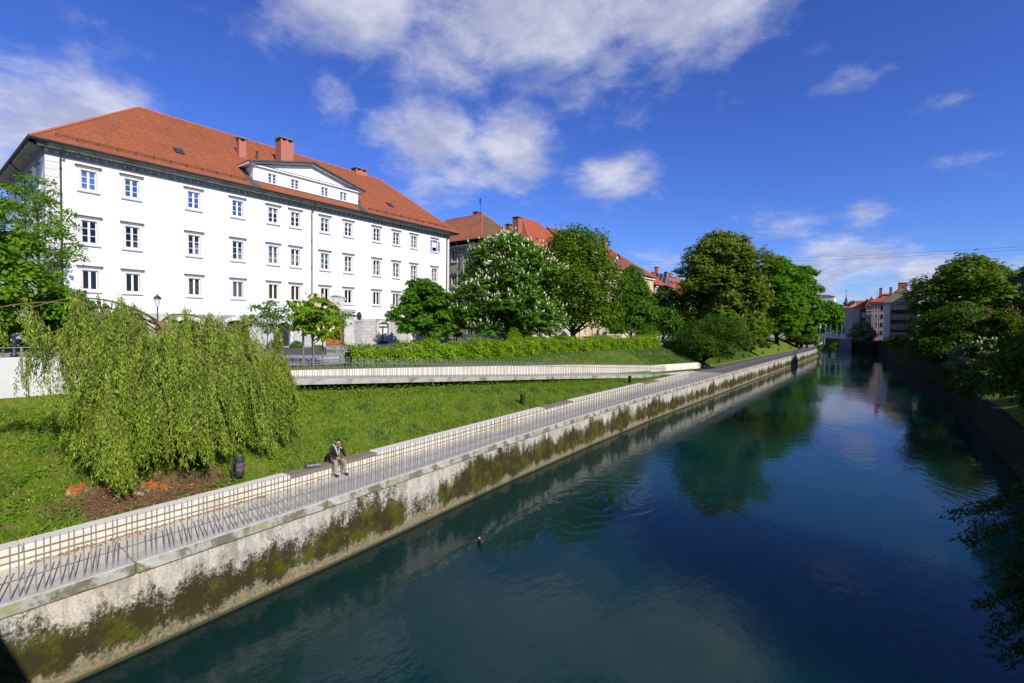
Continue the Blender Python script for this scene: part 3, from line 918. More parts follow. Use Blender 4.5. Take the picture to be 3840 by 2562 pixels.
# ---- street and plaza above
mb = MB()
yl = [7.0, 9, 11, 14, 18, 30, 50, 70, 100, 140, 200, 262]
for a, b in zip(yl[:-1], yl[1:]):
    for (xa, xb_) in ((-29.5, -34), (-34, -41), (-41, -52), (-52, -80)):
        g = lambda x, y: (x, y, zg(x, y) + .03)
        mb.quad(g(xa, a), g(xa, b), g(xb_, b), g(xb_, a))
for (xa, xb_) in ((-27.3, -34), (-34, -52), (-52, -90)):
    mb.quad((xa, -14, zg(xa, 0) + .03), (xa, 7.0, zg(xa, 0) + .03), (xb_, 7.0, zg(xb_, 0) + .03), (xb_, -14, zg(xb_, 0) + .03))
tag(mb.build('street', 'paving'), kind='structure')
mb = MB()
for a, b in zip([14, 18, 22, 26], [18, 22, 26, 30]):
    mb.bbox(-34.6, -34.35, a + .01, b - .01, 5.2, 5.47, .015)
kb = mb.build('kerb', 'kerb')
tag(kb, kind='structure')

# ---- the tall pale retaining wall by the bridge approach, rail posts on its face
lw = empty('approach_wall', (-27, -2, 4.5), 0, 'smooth pale grey retaining wall left of the willow with upright joint', 'wall')
for a, b in ((-14, -6.2), (-6.2, -1.0), (-1.0, 3.45), (3.45, 7.4)):
    mb = MB()
    mb.bbox(-.3, 0, a + .012 + 2, b - .012 + 2, -1, 2.1, .015)
    mb.build('wall_panel', 'wall_pale', lw)
lr = empty('approach_railing', (-26.9, 3, 6.0), 0, 'thin grey handrail on side-fixed posts above the pale wall', 'railing')
mb = MB()
mb.box(-.02, .02, -12, 3.2, .98, 1.02)
mb.build('rail', 'rail_metal', lr)
for yq in (-1.3, .25, 1.55, 2.9):
    mb = MB()
    mb.box(-.03, .03, yq - .03, yq + .03, -.28, .98)
    mb.build('post', 'rail_metal', lr)

# ------------------------------------------------------------------ buildings (local frame: x along the facade, -y out of it, z up)
def holed_wall(mb, x0, x1, z0, z1, holes, y=0.0, mi=0, reveal=.22, axis='x', rmi=None):
    """vertical wall with real openings; axis 'x' = facade in the xz plane facing -y, axis 'y' = side facing -x"""
    xs = sorted({x0, x1} | {min(max(h[0], x0), x1) for h in holes} | {min(max(h[1], x0), x1) for h in holes})
    zs = sorted({z0, z1} | {min(max(h[2], z0), z1) for h in holes} | {min(max(h[3], z0), z1) for h in holes})
    T = (lambda a, b, c: (a, b, c)) if axis == 'x' else (lambda a, b, c: (b, a, c))
    for i in range(len(xs) - 1):
        run = None
        for k in range(len(zs) - 1):
            cx, cz = (xs[i] + xs[i + 1]) / 2, (zs[k] + zs[k + 1]) / 2
            if any(h[0] < cx < h[1] and h[2] < cz < h[3] for h in holes):
                continue
            mb.quad(T(xs[i], y, zs[k]), T(xs[i + 1], y, zs[k]), T(xs[i + 1], y, zs[k + 1]), T(xs[i], y, zs[k + 1]), mi)
    r = mi if rmi is None else rmi
    for h in holes:
        a, b, c, d = h[:4]
        for p, q in (((a, c), (b, c)), ((b, c), (b, d)), ((b, d), (a, d)), ((a, d), (a, c))):
            mb.quad(T(p[0], y, p[1]), T(q[0], y, q[1]), T(q[0], y + reveal, q[1]), T(p[0], y + reveal, p[1]), r)


def slope_courses(mb, p0, p1, p2, p3, n, th=.025, mi=0):
    """roof plane p0-p1 (eave) p3-p2 (top), n overlapping courses of tiles"""
    p0, p1, p2, p3 = map(Vector, (p0, p1, p2, p3))
    nr = (p1 - p0).cross(p3 - p0)
    if nr.length < 1e-6:
        nr = (p1 - p0).cross(p2 - p0)
    nr.normalize()
    if nr.z < 0:
        nr = -nr
    L0 = (p1 - p0).length
    ax = (p1 - p0).normalized()
    for i in range(n):
        a, b = i / n, (i + 1) / n
        A, B = p0.lerp(p3, a) + nr * th, p1.lerp(p2, a) + nr * th
        C, D = p1.lerp(p2, b) + nr * .003, p0.lerp(p3, b) + nr * .003
        u = [(q - p0).dot(ax) for q in (A, B, C, D)]
        mb.quad(A, B, C, D, mi, [(u[0], i + .05), (u[1], i + .05), (u[2], i + .9), (u[3], i + .9)])
        mb.quad(A - nr * th, B - nr * th, B, A, mi, [(u[0], i + .05)] * 4)


def hip(mb, x0, x1, y0, y1, ze, zr, a, b, axis='x', cs=.17, mi=0, mis=None):
    """hip roof over a rectangle; ridge along x (or y) inset by a and b at its ends; returns ridge ends"""
    if axis == 'x':
        ym = (y0 + y1) / 2
        r0, r1 = (x0 + a, ym, zr), (x1 - b, ym, zr)
        pl = [((x0, y0, ze), (x1, y0, ze), r1, r0), ((x1, y1, ze), (x0, y1, ze), r0, r1), ((x0, y1, ze), (x0, y0, ze), r0, r0), ((x1, y0, ze), (x1, y1, ze), r1, r1)]
    else:
        xm = (x0 + x1) / 2
        r0, r1 = (xm, y0 + a, zr), (xm, y1 - b, zr)
        pl = [((x0, y0, ze), (x1, y0, ze), r0, r0), ((x1, y1, ze), (x0, y1, ze), r1, r1), ((x0, y1, ze), (x0, y0, ze), r0, r1), ((x1, y0, ze), (x1, y1, ze), r1, r0)]
    for k, (p0, p1, p2, p3) in enumerate(pl):
        sl = (((Vector(p3) + Vector(p2)) / 2) - ((Vector(p0) + Vector(p1)) / 2)).length
        slope_courses(mb, p0, p1, p2, p3, max(3, int(sl / cs)), mi=(mis[k] if mis else mi))
    return r0, r1


def scallop(mb, p, q, r=.11, mi=0):
    """row of ridge tiles"""
    p, q = Vector(p), Vector(q)
    n = max(2, int((q - p).length / .38))
    pts, rd = [], []
    for i in range(n):
        pts += [p.lerp(q, i / n), p.lerp(q, (i + .94) / n)]
        rd += [r, r * .8]
    mb.tube(pts, rd, 6, mi)


# shared window pieces -------------------------------------------------
WM = {}


def win_meshes(key, w, h, nx, nz, casing, sash_mat='window_white', casing_mat='stone_trim'):
    if key in WM:
        return WM[key]
    d = {}
    cw = casing
    m = MB()
    if cw > 0:
        for (a, b, c, e) in ((-w / 2 - cw, -w / 2, -cw * .6, h + cw), (w / 2, w / 2 + cw, -cw * .6, h + cw), (-w / 2, w / 2, h, h + cw), (-w / 2, w / 2, -cw * .6, 0)):
            m.box(a, b, -.07, .05, c, e)
    else:
        m.box(-w / 2 - .05, w / 2 + .05, -.03, .06, -.07, 0)
        m.box(-w / 2 - .05, w / 2 + .05, -.03, .06, h, h + .05)
        m.box(-w / 2 - .05, -w / 2, -.03, .06, 0, h)
        m.box(w / 2, w / 2 + .05, -.03, .06, 0, h)
    d['casing'] = m.mesh('window', casing_mat)
    m = MB()
    s = .075
    for sx in (-1, 1):
        a, b = (-w / 2, 0) if sx < 0 else (0, w / 2)
        m.box(a, a + s, .07, .13, 0, h)
        m.box(b - s, b, .07, .13, 0, h)
        m.box(a + s, b - s, .07, .13, 0, s)
        m.box(a + s, b - s, .07, .13, h - s, h)
        for k in range(1, nz):
            zc = h * k / nz
            m.box(a + s, b - s, .078, .122, zc - .022, zc + .022)
    m.box(-.03, .03, .055, .075, 0, h)
    d['sash'] = m.mesh('sash', sash_mat)
    pw, ph = w / 2 - 2 * s, h / nz
    m = MB()
    m.quad((-pw / 2, 0, .02), (pw / 2, 0, .02), (pw / 2, 0, ph - .02), (-pw / 2, 0, ph - .02))
    for g in ('glass', 'glass_sky', 'glass_dark'):
        d[g] = m.mesh('pane', g)
    d['panes'] = [((-w / 4 if sx < 0 else w / 4), .1, h * k / nz) for sx in (-1, 1) for k in range(nz)]
    m = MB()
    m.bbox(-w / 2 - cw - .17, w / 2 + cw + .17, -.22, .02, 0, .07, .012)
    m.box(-w / 2 - cw - .06, w / 2 + cw + .06, -.13, .02, -.13, 0)
    d['lintel'] = m.mesh('lintel', 'stone_dark' if casing_mat == 'stone_trim' else casing_mat)
    m = MB()
    m.bbox(-w / 2 - cw - .05, w / 2 + cw + .05, -.15, .02, -.12, 0, .012)
    d['sill'] = m.mesh('sill', 'stone_trim' if casing_mat == 'stone_trim' else casing_mat)
    WM[key] = d
    return d


def put_window(parent, key, x, z, y=0.0, rz=0.0, glass='glass', lint=True, casing=.2, h=1.5, inner=None):
    d = WM[key]
    wv = ob('window', d['casing'], parent, (x, y, z), rz)
    ob('sash', d['sash'], wv)
    for p in d['panes']:
        ob('pane', d[glass], wv, p)
    if lint:
        ob('lintel', d['lintel'], wv, (0, -.003, h + casing + .13))
        ob('sill', d['sill'], wv, (0, -.003, -casing * .6))
    if inner:
        for nm, me, lc in inner:
            ob(nm, me, wv, lc)
    return wv


def quadmesh(name, w, h, mat, depth=.02):
    m = MB()
    m.box(-w / 2, w / 2, 0, depth, 0, h)
    return m.mesh(name, mat)


def wavy(name, w, h, mat):
    m = MB()
    n = 10
    for i in range(n):
        a, b = -w / 2 + w * i / n, -w / 2 + w * (i + 1) / n
        m.quad((a, .04 * (i % 2), 0), (b, .04 * ((i + 1) % 2), 0), (b, .04 * ((i + 1) % 2), h), (a, .04 * (i % 2), h))
    return m.mesh(name, mat)


# ---------------- the white palace
B = empty('white_building', (-52, 7.8, 5.5), R(90), 'huge white building with orange tiled roof and three rows of windows', 'building')
L, D, ZE = 43.9, 19.0, 16.35
cols = [2.56, 5.42, 10.17, 14.06, 17.65, 20.09, 23.65, 26.76, 30.88, 34.01, 37.07, 40.95]
CW = .2
rowsz = [(15.24, 1.52), (11.19, 1.82), (7.14, 1.58)]   # top of lintel, opening height
win_meshes('r1', .98, 1.52, 2, 3, CW)
win_meshes('r2', .98, 1.82, 2, 3, CW)
win_meshes('r3', .98, 1.58, 2, 1, CW)
holes = []
for x in cols:
    for (zl, h) in rowsz:
        zb = zl - .2 - CW - h
        holes.append((x - .49, x + .49, zb, zb + h))
door = (24.87 - 1.25, 24.87 + 1.25, 0.0, 3.05)
arch_openings = [(31.2, 32.9, .15, 2.9), (18.1, 19.5, .1, 2.75), (12.9, 15.0, .3, 2.75), (8.6, 10.6, .3, 2.75), (3.6, 5.4, .3, 2.75), (36.4, 38.2, .15, 2.9)]
mb = MB()
holed_wall(mb, 0, L, 0, 16.0, holes + [door] + arch_openings)
side = []
for yc in (2.7, 6.4, 10.1, 13.8):
    for (zl, h) in rowsz:
        zb = zl - .2 - CW - h
        side.append((yc - .49, yc + .49, zb, zb + h))
holed_wall(mb, 0, D, 0, 16.0, side, y=0, axis='y')
mb.quad((L, 0, 0), (L, D, 0), (L, D, 16), (L, 0, 16))
mb.quad((0, D, 0), (L, D, 0), (L, D, 16), (0, D, 16))
mb.build('wall', 'plaster_white', B)
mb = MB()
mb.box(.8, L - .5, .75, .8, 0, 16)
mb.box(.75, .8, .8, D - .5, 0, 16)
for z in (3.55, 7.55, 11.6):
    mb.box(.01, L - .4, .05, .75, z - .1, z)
mb.build('dark_backing', 'interior_dark', B)  # dark sheets behind the glass stand in for the shade of the rooms
cur = wavy('curtain', .42, 1.1, 'curtain')
cur2 = wavy('curtain', .4, .9, 'curtain')
curg = wavy('curtain', .42, 1.45, 'curtain_grey')
teal = quadmesh('blind', .94, .5, 'blind_teal')
tealb = quadmesh('blind', .94, .85, 'blind_teal')
whb = quadmesh('blind', .94, .55, 'blind_white')
whf = quadmesh('blind', .96, 1.5, 'blind_white')
brn = quadmesh('blind', .96, 1.5, 'blind_brown')
for i, x in enumerate(cols):
    for k, (zl, h) in enumerate(rowsz):
        zb = zl - .2 - CW - h
        inner = []
        g = 'glass'
        if k == 0:
            g = 'glass_sky' if i < 4 else 'glass'
            if i == 0:
                inner = [('blind', whf, (0, .22, 0))]
            elif i in (2, 4, 5, 6, 7):
                inner = [('blind', whb, (0, .2, .97 if i == 2 else 1.05))]
            elif i >= 10:
                inner = [('curtain', cur, (-.24, .25, .3)), ('curtain', cur, (.24, .25, .3))]
        elif k == 1:
            g = 'glass_dark' if i < 2 else 'glass'
            if i in (1, 2, 3):
                inner = [('curtain', cur2, (.25, .25, .1))]
            elif i in (4,):
                inner = [('blind', teal, (0, .2, 1.35)), ('curtain', cur, (-.22, .3, 0)), ('curtain', cur, (.22, .3, 0))]
            elif i == 6:
                inner = [('blind', tealb, (0, .2, .98)), ('curtain', cur2, (-.22, .3, 0))]
            elif i in (5, 7, 8, 9, 10, 11):
                inner = [('curtain', cur, (-.24, .25, .1)), ('curtain', cur, (.24, .25, .35))]
        else:
            if i in (4, 5):
                inner = [('blind', brn, (0, .2, .03))]
            elif i in (2, 3):
                inner = [('curtain', curg, (-.25, .22, .05)), ('curtain', curg, (.25, .22, .05))]
            elif i in (8, 9):
                inner = [('curtain', cur, (.15, .25, .2))]
            g = 'glass_dark' if i < 2 else 'glass'
        if (k, i) == (0, 11):   # open casements
            d = WM['r1']
            wv = ob('window', d['casing'], B, (x, 0, zb))
            ob('lintel', d['lintel'], wv, (0, -.003, h + CW + .13))
            ob('sill', d['sill'], wv, (0, -.003, -CW * .6))
            ob('blind', quadmesh('blind', .96, .95, 'blind_white'), wv, (0, .2, .55))
            for sx in (-1, 1):
                m = MB()
                for (a, b_, c, e) in ((0, .06, 0, h), (.43, .49, 0, h), (.06, .43, 0, .06), (.06, .43, h - .06, h), (.06, .43, .5, .53), (.06, .43, 1.0, 1.03)):
                    m.box(a * sx if sx > 0 else -b_, b_ * sx if sx > 0 else -a, -.02, .02, c, e)
                lf = m.build('open_leaf', 'window_white', wv, loc=(sx * .5, -.09, 0))
                lf.rotation_euler = (0, 0, sx * -.25)
                mm = MB()
                mm.quad((sx * .06, 0, .06), (sx * .43, 0, .06), (sx * .43, 0, h - .06), (sx * .06, 0, h - .06))
                pn = mm.build('pane', 'glass_sky', wv, loc=(sx * .5, -.09, 0))
                pn.rotation_euler = (0, 0, sx * -.25)
            continue
        put_window(B, ('r1', 'r2', 'r3')[k], x, zb, 0, 0, g, True, CW, h, inner)
for yc in (2.7, 6.4, 10.1, 13.8):
    for k, (zl, h) in enumerate(rowsz):
        put_window(B, ('r1', 'r2', 'r3')[k], 0, zl - .2 - CW - h, yc, R(-90), 'glass', True, CW, h)
# cornice: frieze line, brackets, white soffit line, dark gutter
mb = MB()
for (a, b_, c, d_) in ((-.12, .1, 15.55, 15.72), (-.28, .05, 15.98, 16.1), (-.62, .05, 16.1, 16.2), (-.9, .05, 16.2, 16.3)):
    mb.box(a, L - a, a, b_, c, d_)
    mb.box(a, b_, a + .001, D, c, d_)
    mb.box(L - b_, L - a, a + .001, D, c, d_)
mb.build('cornice', 'cornice', B)
mb = MB()
mb.box(-.5, L + .5, -.5, -.3, 16.02, 16.095)
mb.build('cornice_line', 'cornice_white', B)
br = MB()
br.bbox(-.16, .16, -.27, 0, -.24, 0, .02)
br.box(-.12, .12, -.17, -.0, -.32, -.24)
brm = br.mesh('bracket', 'cornice')
k = .35
while k < L:
    ob('bracket', brm, B, (k, -.002, 15.978))
    k += .615
k = .6
while k < D - 4:
    ob('bracket', brm, B, (-.002, k, 15.978), R(-90))
    k += .615
mb = MB()
for p, q in (((-1.05, -1.02, 16.33), (L + 1.05, -1.02, 16.33)), ((-1.02, -1.05, 16.33), (-1.02, D, 16.33)), ((L + 1.02, -1.05, 16.33), (L + 1.02, D, 16.33))):
    mb.tube([p, q], .11, 8)
mb.build('gutter', 'gutter', B)
# quoins
for xx, sg in ((0, 1), (L, -1)):
    z = 3.4
    k = 0
    while z < 15.4:
        wq = .92 if k % 2 == 0 else .66
        hq = .58
        m = MB()
        if sg > 0:
            m.bbox(-.035, wq, -.035, .5, .012, hq - .012, .012)
        else:
            m.bbox(-wq * .8, .035, -.035, .5, .012, hq - .012, .012)
        m.build('quoin', 'quoin', B, loc=(xx, 0, z))
        z += hq
        k += 1
# downpipes
for x in (.86, 22.0, 43.35):
    mb = MB()
    mb.tube([(x, -1.0, 16.25), (x, -.95, 15.95), (x, -.2, 15.5), (x, -.12, 15.2), (x, -.12, .1)], .062, 8)
    for z in (3, 6, 9, 12, 14.6):
        mb.box(x - .085, x + .085, -.2, -.02, z, z + .05)
    mb.build('downpipe', 'gutter', B)
mb = MB()
mb.tube([(-1.0, 8.4, 16.25), (-.6, 8.2, 15.7), (-.12, 8.1, 15.3), (-.12, 8.1, .1)], .062, 8)
mb.build('downpipe', 'gutter', B)
# roof
mb = MB()
r0, r1 = hip(mb, -1.0, L + 1.0, -1.0, D + 1.0, ZE, 24.62, 9.5, 6.4, mi=0)
roof = mb.build('roof', 'tile_orange', B)
mb = MB()
for p, q in (((-1.0, -1.0, ZE + .04), r0), ((L + 1, -1.0, ZE + .04), r1), (r0, r1), ((-1.0, D + 1, ZE + .04), r0)):
    scallop(mb, p, q, .12)
mb.build('ridge_tiles', 'ridge_tile', roof)
sl_ = (24.62 - ZE) / (D / 2 + 1)
rz_ = lambda y: ZE + (y + 1.0) * sl_
rs = random.Random(3)
mb = MB()
for j in range(13):
    yv = .6 + j * .72
    x = 1.2 + yv * .85 + (j % 2) * .55
    while x < L - .6 - yv * .58:
        if not (15.2 < x < 29.8 and yv < 4.9):
            z = rz_(yv)
            xq = x + rs.uniform(-.03, .03)
            mb.box(xq - .022, xq + .022, yv - .03, yv + .07, z - .01, z + .085)
        x += 1.12
o = mb.build('snow_hooks', 'gutter', roof)
o['kind'] = 'stuff'
for (xa, xb_) in ((.6, 15.0), (29.6, L - .3)):
    mb = MB()
    x = xa
    while x < xb_:
        mb.box(x - .03, x + .03, -.3, -.16, rz_(-.25), rz_(-.25) + .3)
        x += 1.28
    for dzz in (.12, .22, .29):
        mb.tube([(xa, -.24, rz_(-.25) + dzz), (xb_, -.24, rz_(-.25) + dzz)], .014, 4)
    mb.build('snow_rail', 'gutter', roof)
# skylights
for (x, yv) in ((9.75, 2.35), (34.8, 2.35)):
    m = MB()
    m.bbox(-.38, .38, -.5, .5, .02, .13, .02, 0)
    m.quad((-.3, -.42, .14), (.3, -.42, .14), (.3, .42, .14), (-.3, .42, .14), 1)
    o = m.build('skylight', ['gutter', 'tower_glass'], roof, loc=(x, yv, rz_(yv) + .02))
    o.rotation_euler = (math.atan(sl_), 0, 0)
# chimneys
def chimney(parent, x0, x1, y0, y1, zb, zt, mat='brick', openings=True):
    m = MB()
    m.box(x0, x1, y0, y1, zb, zt - .38)
    ch = m.build('chimney', mat, parent)
    # courses of bricks read as shallow steps
    m = MB()
    for k in range(4):
        fx = k % 2
        fy = k // 2
        m.box(x0 if not fx else x1 - .16, x0 + .16 if not fx else x1, y0 if not fy else y1 - .16, y0 + .16 if not fy else y1, zt - .38, zt - .1)
    if x1 - x0 > 1.2:
        m.box((x0 + x1) / 2 - .12, (x0 + x1) / 2 + .12, y0, y1, zt - .38, zt - .1)
    m.box(x0 + .2, x1 - .2, y0 + .2, y1 - .2, zt - .38, zt - .12, 1)
    m.build('smoke_openings', [mat, 'opening_dark'], ch)
    m = MB()
    m.bbox(x0 - .14, x1 + .14, y0 - .14, y1 + .14, zt - .1, zt, .02)
    m.build('cap_slab', 'stone_dark', ch)
    m = MB()
    m.box(x0 - .02, x1 + .02, y0 - .02, y1 + .02, zb, zb + .55)
    m.build('flashing', 'flashing', ch)
    return ch


chimney(roof, 16.25, 17.0, 4.7, 5.4, 20.2, 23.0)
chimney(roof, 20.85, 22.35, 4.6, 5.9, 20.2, 24.45)
chimney(roof, 34.2, 36.0, 9.2, 10.4, 23.5, 25.35)
m = MB()
m.tube([(18.4, 5.2, 20.9), (18.4, 5.2, 21.9)], .11, 8)
m.tube([(18.4, 5.2, 21.95), (18.4, 5.2, 22.2)], .14, 8)
m.build('vent_pipe', 'gutter', roof)
# attic pavilion with its low gable
at_ = MB()
ax0, ax1, ay, az0, az1, azp = 15.75, 28.3, .25, 17.35, 19.0, 20.45
aw = [(17.65 + .47, 1.12), (20.65, .86), (24.3, 1.0), (26.8, .95)]
ah = []
wxs = [17.7, 20.2, 23.8, 26.25]
for xx in wxs:
    ah.append((xx - .45, xx + .45, 17.5, 18.5))
holed_wall(at_, ax0, ax1, az0 - .6, az1, ah, y=ay, reveal=.15)
xm = (ax0 + ax1) / 2
at_.add([(ax0, ay, az1), (ax1, ay, az1), (xm, ay, azp)], [(0, 1, 2)])
for x in (ax0, ax1):
    at_.add([(x, ay, az0 - .6), (x, 5, az0 - .6), (x, 5, az1), (x, ay, az1)], [(0, 1, 2, 3)])
at_.box(ax0 + .2, ax1 - .2, ay + .7, ay + .75, az0 - .4, az1 + .4)
attic = at_.build('attic_pavilion', 'plaster_white', B)
win_meshes('attic', .9, 1.0, 2, 3, 0, casing_mat='window_white')
for xx in wxs:
    put_window(attic, 'attic', xx, 17.5, ay, 0, 'glass_sky', False)
m = MB()
for sx in (-1, 1):
    e = ax0 - .7 if sx < 0 else ax1 + .7
    ez = az1 - .12
    for (dy0, dz0, dz1, mi) in ((-.7, .16, .3, 0), (-.45, 0, .16, 1)):
        a, b_ = (e, ay + dy0, ez + dz0), (xm, ay + dy0, azp + .1 + dz0)
        c, d_ = (xm, ay + dy0, azp + .1 + dz1), (e, ay + dy0, ez + dz1)
        yb = 6.2
        v = [a, b_, c, d_, (a[0], yb, a[2]), (b_[0], yb, b_[2]), (c[0], yb, c[2]), (d_[0], yb, d_[2])]
        m.add(v, [(0, 1, 2, 3), (4, 7, 6, 5), (0, 4, 5, 1), (3, 2, 6, 7), (0, 3, 7, 4)], mi)
m.build('gable_roof', ['flashing', 'plaster_white'], attic)
m = MB()
m.box(ax0 - .35, ax1 + .35, ay - .25, ay, az1 - .12, az1 + .02, 1)
m.box(ax0 - .3, ax1 + .3, ay - .28, ay, az1 + .02, az1 + .07, 0)
m.build('string_course', ['flashing', 'plaster_white'], attic)
m = MB()
for (x, s_) in ((ax0, -1), (ax1, 1)):
    pts = [(x, ay - .02), (x + s_ * .75, -.95), (x - s_ * .1, -.95), (x - s_ * .02, ay + .02)]
    m.add([(x + s_ * .02, 2.4, rz_(2.4) + .06), (x + s_ * .6, 2.4, rz_(2.4) + .06), (x + s_ * .55, -.98, rz_(-.98) + .06), (x - s_ * .35, -.98, rz_(-.98) + .06)], [(0, 1, 2, 3)])
m.box(ax0, ax1, ay - .06, ay, 17.2, 17.42)
m.build('flashing', 'flashing', attic)
# plinth of stone: blocks laid in courses right of the portal, smooth slabs left of it
pl = MB()
holed_wall(pl, 0, L, 0, 3.35, [door] + arch_openings, y=-.03, reveal=.05)
pl.quad((0, 0, 3.35), (L, 0, 3.35), (L, -.03, 3.35), (0, -.03, 3.35))
plinth = pl.build('plinth', 'mortar', B)
rs = random.Random(9)


def in_open(a, b_, c, d_, marg=.0):
    for o_ in [(22.1, 27.55, 0, 9)] + [(q[0] - .42, q[1] + .42, 0, q[3] + .75) for q in arch_openings]:
        if a < o_[1] and b_ > o_[0] and c < o_[3] and d_ > o_[2]:
            return True
    return False


z = 0.0
ch_ = [.5, .44, .40, .42, .4, .4, .4, .39]
for r_, hc in enumerate(ch_):
    x = 27.56
    while x < L - .05:
        wb = rs.uniform(.55, 1.15)
        xe = min(x + wb, L)
        for q in arch_openings:
            if z < q[3] + .75:
                if x < q[0] - .42 < xe:
                    xe = q[0] - .42
                if q[0] - .43 < x < q[1] + .42:
                    x = q[1] + .42
                    xe = min(x + wb, L)
        if xe - x > .12 and not in_open(x + .02, xe - .02, z, z + hc):
            m = MB()
            m.bbox(.006, xe - x - .006, -.075 - rs.uniform(0, .02), -.03, .006, hc - .006, .012)
            m.build('stone_block', rs.choice(['block_a', 'block_b', 'block_c', 'block_a']), plinth, loc=(x, 0, z))
        x = xe
    z += hc
z = 0.0
for r_, hc in enumerate([.55, .95, .95, .9]):
    x = 0.0
    while x < 22.1:
        xe = min(x + rs.uniform(1.0, 1.9), 22.1)
        for q in arch_openings:
            if z < q[3] + .75:
                if x < q[0] - .42 < xe:
                    xe = q[0] - .42
                if q[0] - .43 < x < q[1] + .42:
                    x = q[1] + .42
                    xe = min(x + 1.2, 22.1)
        if xe - x > .1 and not in_open(x + .02, xe - .02, z, z + hc):
            m = MB()
            m.bbox(.004, xe - x - .004, -.08, -.03, .004, hc - .004, .01)
            m.build('stone_slab', 'block_a' if rs.random() < .6 else 'block_c', plinth, loc=(x, 0, z))
        x = xe
    z += hc


def arch_surround(parent, x0, x1, z0, zs, wst, yo, mat, key=True, rise=None):
    """stone surround: two jambs and an arch of voussoirs with a keystone"""
    m = MB()
    m.box(x0 - wst, x0, yo, .25, z0, zs)
    m.box(x1, x1 + wst, yo, .25, z0, zs)
    xm_, hw = (x0 + x1) / 2, (x1 - x0) / 2
    rise = rise or hw * .45
    n = 10
    for k in range(n):
        t0, t1 = math.pi * k / n, math.pi * (k + 1) / n
        q = []
        for t in (t0, t1):
            q.append((xm_ - math.cos(t) * hw, zs + math.sin(t) * rise))
            q.append((xm_ - math.cos(t) * (hw + wst), zs + math.sin(t) * (rise + wst)))
        a, b_, c, d_ = q
        v = [(p[0], yo, p[1]) for p in (a, b_, d_, c)] + [(p[0], .25, p[1]) for p in (a, b_, d_, c)]
        m.add(v, [(3, 2, 1, 0), (4, 5, 6, 7), (0, 1, 5, 4), (1, 2, 6, 5), (2, 3, 7, 6), (3, 0, 4, 7)])
    if key:
        m.bbox(xm_ - .16, xm_ + .16, yo - .06, .2, zs + rise - .02, zs + rise + wst + .12, .015)
    # fill above the springing up to the square opening
    return m.build('arch_surround', mat, parent)


for j, q in enumerate(arch_openings):
    arch_surround(B, q[0] + .02, q[1] - .02, q[2] - .05, q[3] - .36, .34, -.11, 'stone_trim' if j not in (0, 5) else 'block_b')
    m = MB()
    xm_ = (q[0] + q[1]) / 2
    if j in (0, 5):
        w2 = (q[1] - q[0]) / 2
        m.box(q[0], q[1], .18, .24, q[2], q[2] + .28)
        m.box(q[0], q[0] + .09, .18, .24, q[2], q[3])
        m.box(q[1] - .09, q[1], .18, .24, q[2], q[3])
        m.box(xm_ - .1, xm_ + .1, .17, .25, q[2], 2.35)
        m.box(q[0], q[1], .17, .25, 2.2, 2.38)
        dd = m.build('glazed_door', 'frame_brown', B)
        for (a, b_, c, d_) in ((q[0] + .09, xm_ - .1, q[2] + .28, 2.2), (xm_ + .1, q[1] - .09, q[2] + .28, 2.2), (q[0] + .09, q[1] - .09, 2.38, q[3])):
            mm = MB()
            mm.quad((a, .2, c), (b_, .2, c), (b_, .2, d_), (a, .2, d_))
            mm.build('pane', 'frosted', dd)
    else:
        m.quad((q[0], .24, q[2]), (q[1], .24, q[2]), (q[1], .24, q[3]), (q[0], .24, q[3]))  # dark sheet paints the shade inside the arched opening
        m.box(xm_ - .04, xm_ + .04, .18, .235, q[2], q[3])
        m.box(q[0], q[1], .18, .235, 1.95, 2.03)
        m.build('doorway', 'opening_dark', B)
# the portal
m = MB()
for (a, b_, c, d_) in ((22.15, 23.3, -.16, 0), (26.44, 27.5, -.16, 0)):
    for k in range(4):
        m.bbox(a, b_, c, .02, .03 + k * .8, .03 + k * .8 + .79, .012)
m.box(22.15, 27.5, -.14, .02, 3.3, 4.15)
portal = m.build('portal', 'block_b', B)
arch_surround(portal, 23.62, 26.12, .02, 2.7, .34, -.22, 'block_b')
m = MB()
m.bbox(21.95, 27.75, -.42, .02, 4.33, 4.45, .02)
m.box(22.05, 27.65, -.3, .02, 4.15, 4.33)
m.build('ledge', 'stone_trim', portal)
m = MB()
m.poly([(23.9, -.16, 4.46), (26.4, -.16, 4.46), (26.0, -.16, 4.9), (26.15, -.16, 5.5), (25.85, -.16, 5.75), (24.4, -.16, 5.75), (24.1, -.16, 5.5), (24.25, -.16, 4.9)])
m.box(24.2, 26.05, -.155, .02, 4.47, 5.7)
for sx in (-1, 1):
    pts = []
    for k in range(12):
        t = k / 11 * 1.6 * math.pi
        pts.append((25.12 + sx * (.42 - .22 * math.cos(t)), -.17, 5.32 + .2 * math.sin(t)))
    m.tube(pts, .035, 5)
cart = m.build('cartouche', 'block_b', portal)
m = MB()
pts = [(25.12 + 1.15 * math.sin(a), -.26, 5.52 + .55 * math.cos(a) ** 1.0 - (.12 if abs(a) > 1.2 else 0)) for a in np.linspace(-1.45, 1.45, 13)]
m.tube(pts, .085, 6)
m.build('hood_moulding', 'stone_trim', cart)
m = MB()
m.box(23.62, 26.12, .14, .2, 0, 3.05)
dr = m.build('door', 'door_wood', B)
for sx in (-1, 1):
    xc = 24.87 + sx * .625
    for (z0_, z1_, mt) in ((.15, .85, 'door_panel'), (1.0, 2.2, 'door_panel'), (2.4, 2.72, 'opening_dark')):
        mm = MB()
        mm.bbox(xc - .45, xc + .45, .1, .139, z0_, z1_, .03)
        mm.build('panel', mt, dr)
m = MB()
m.lathe([(.03, 0), (.05, .03), (.05, .07), (.02, .09)], 8, (0, 0, 0))
hd = m.build('handle', 'metal_dark', dr, loc=(24.98, .12, 1.25))
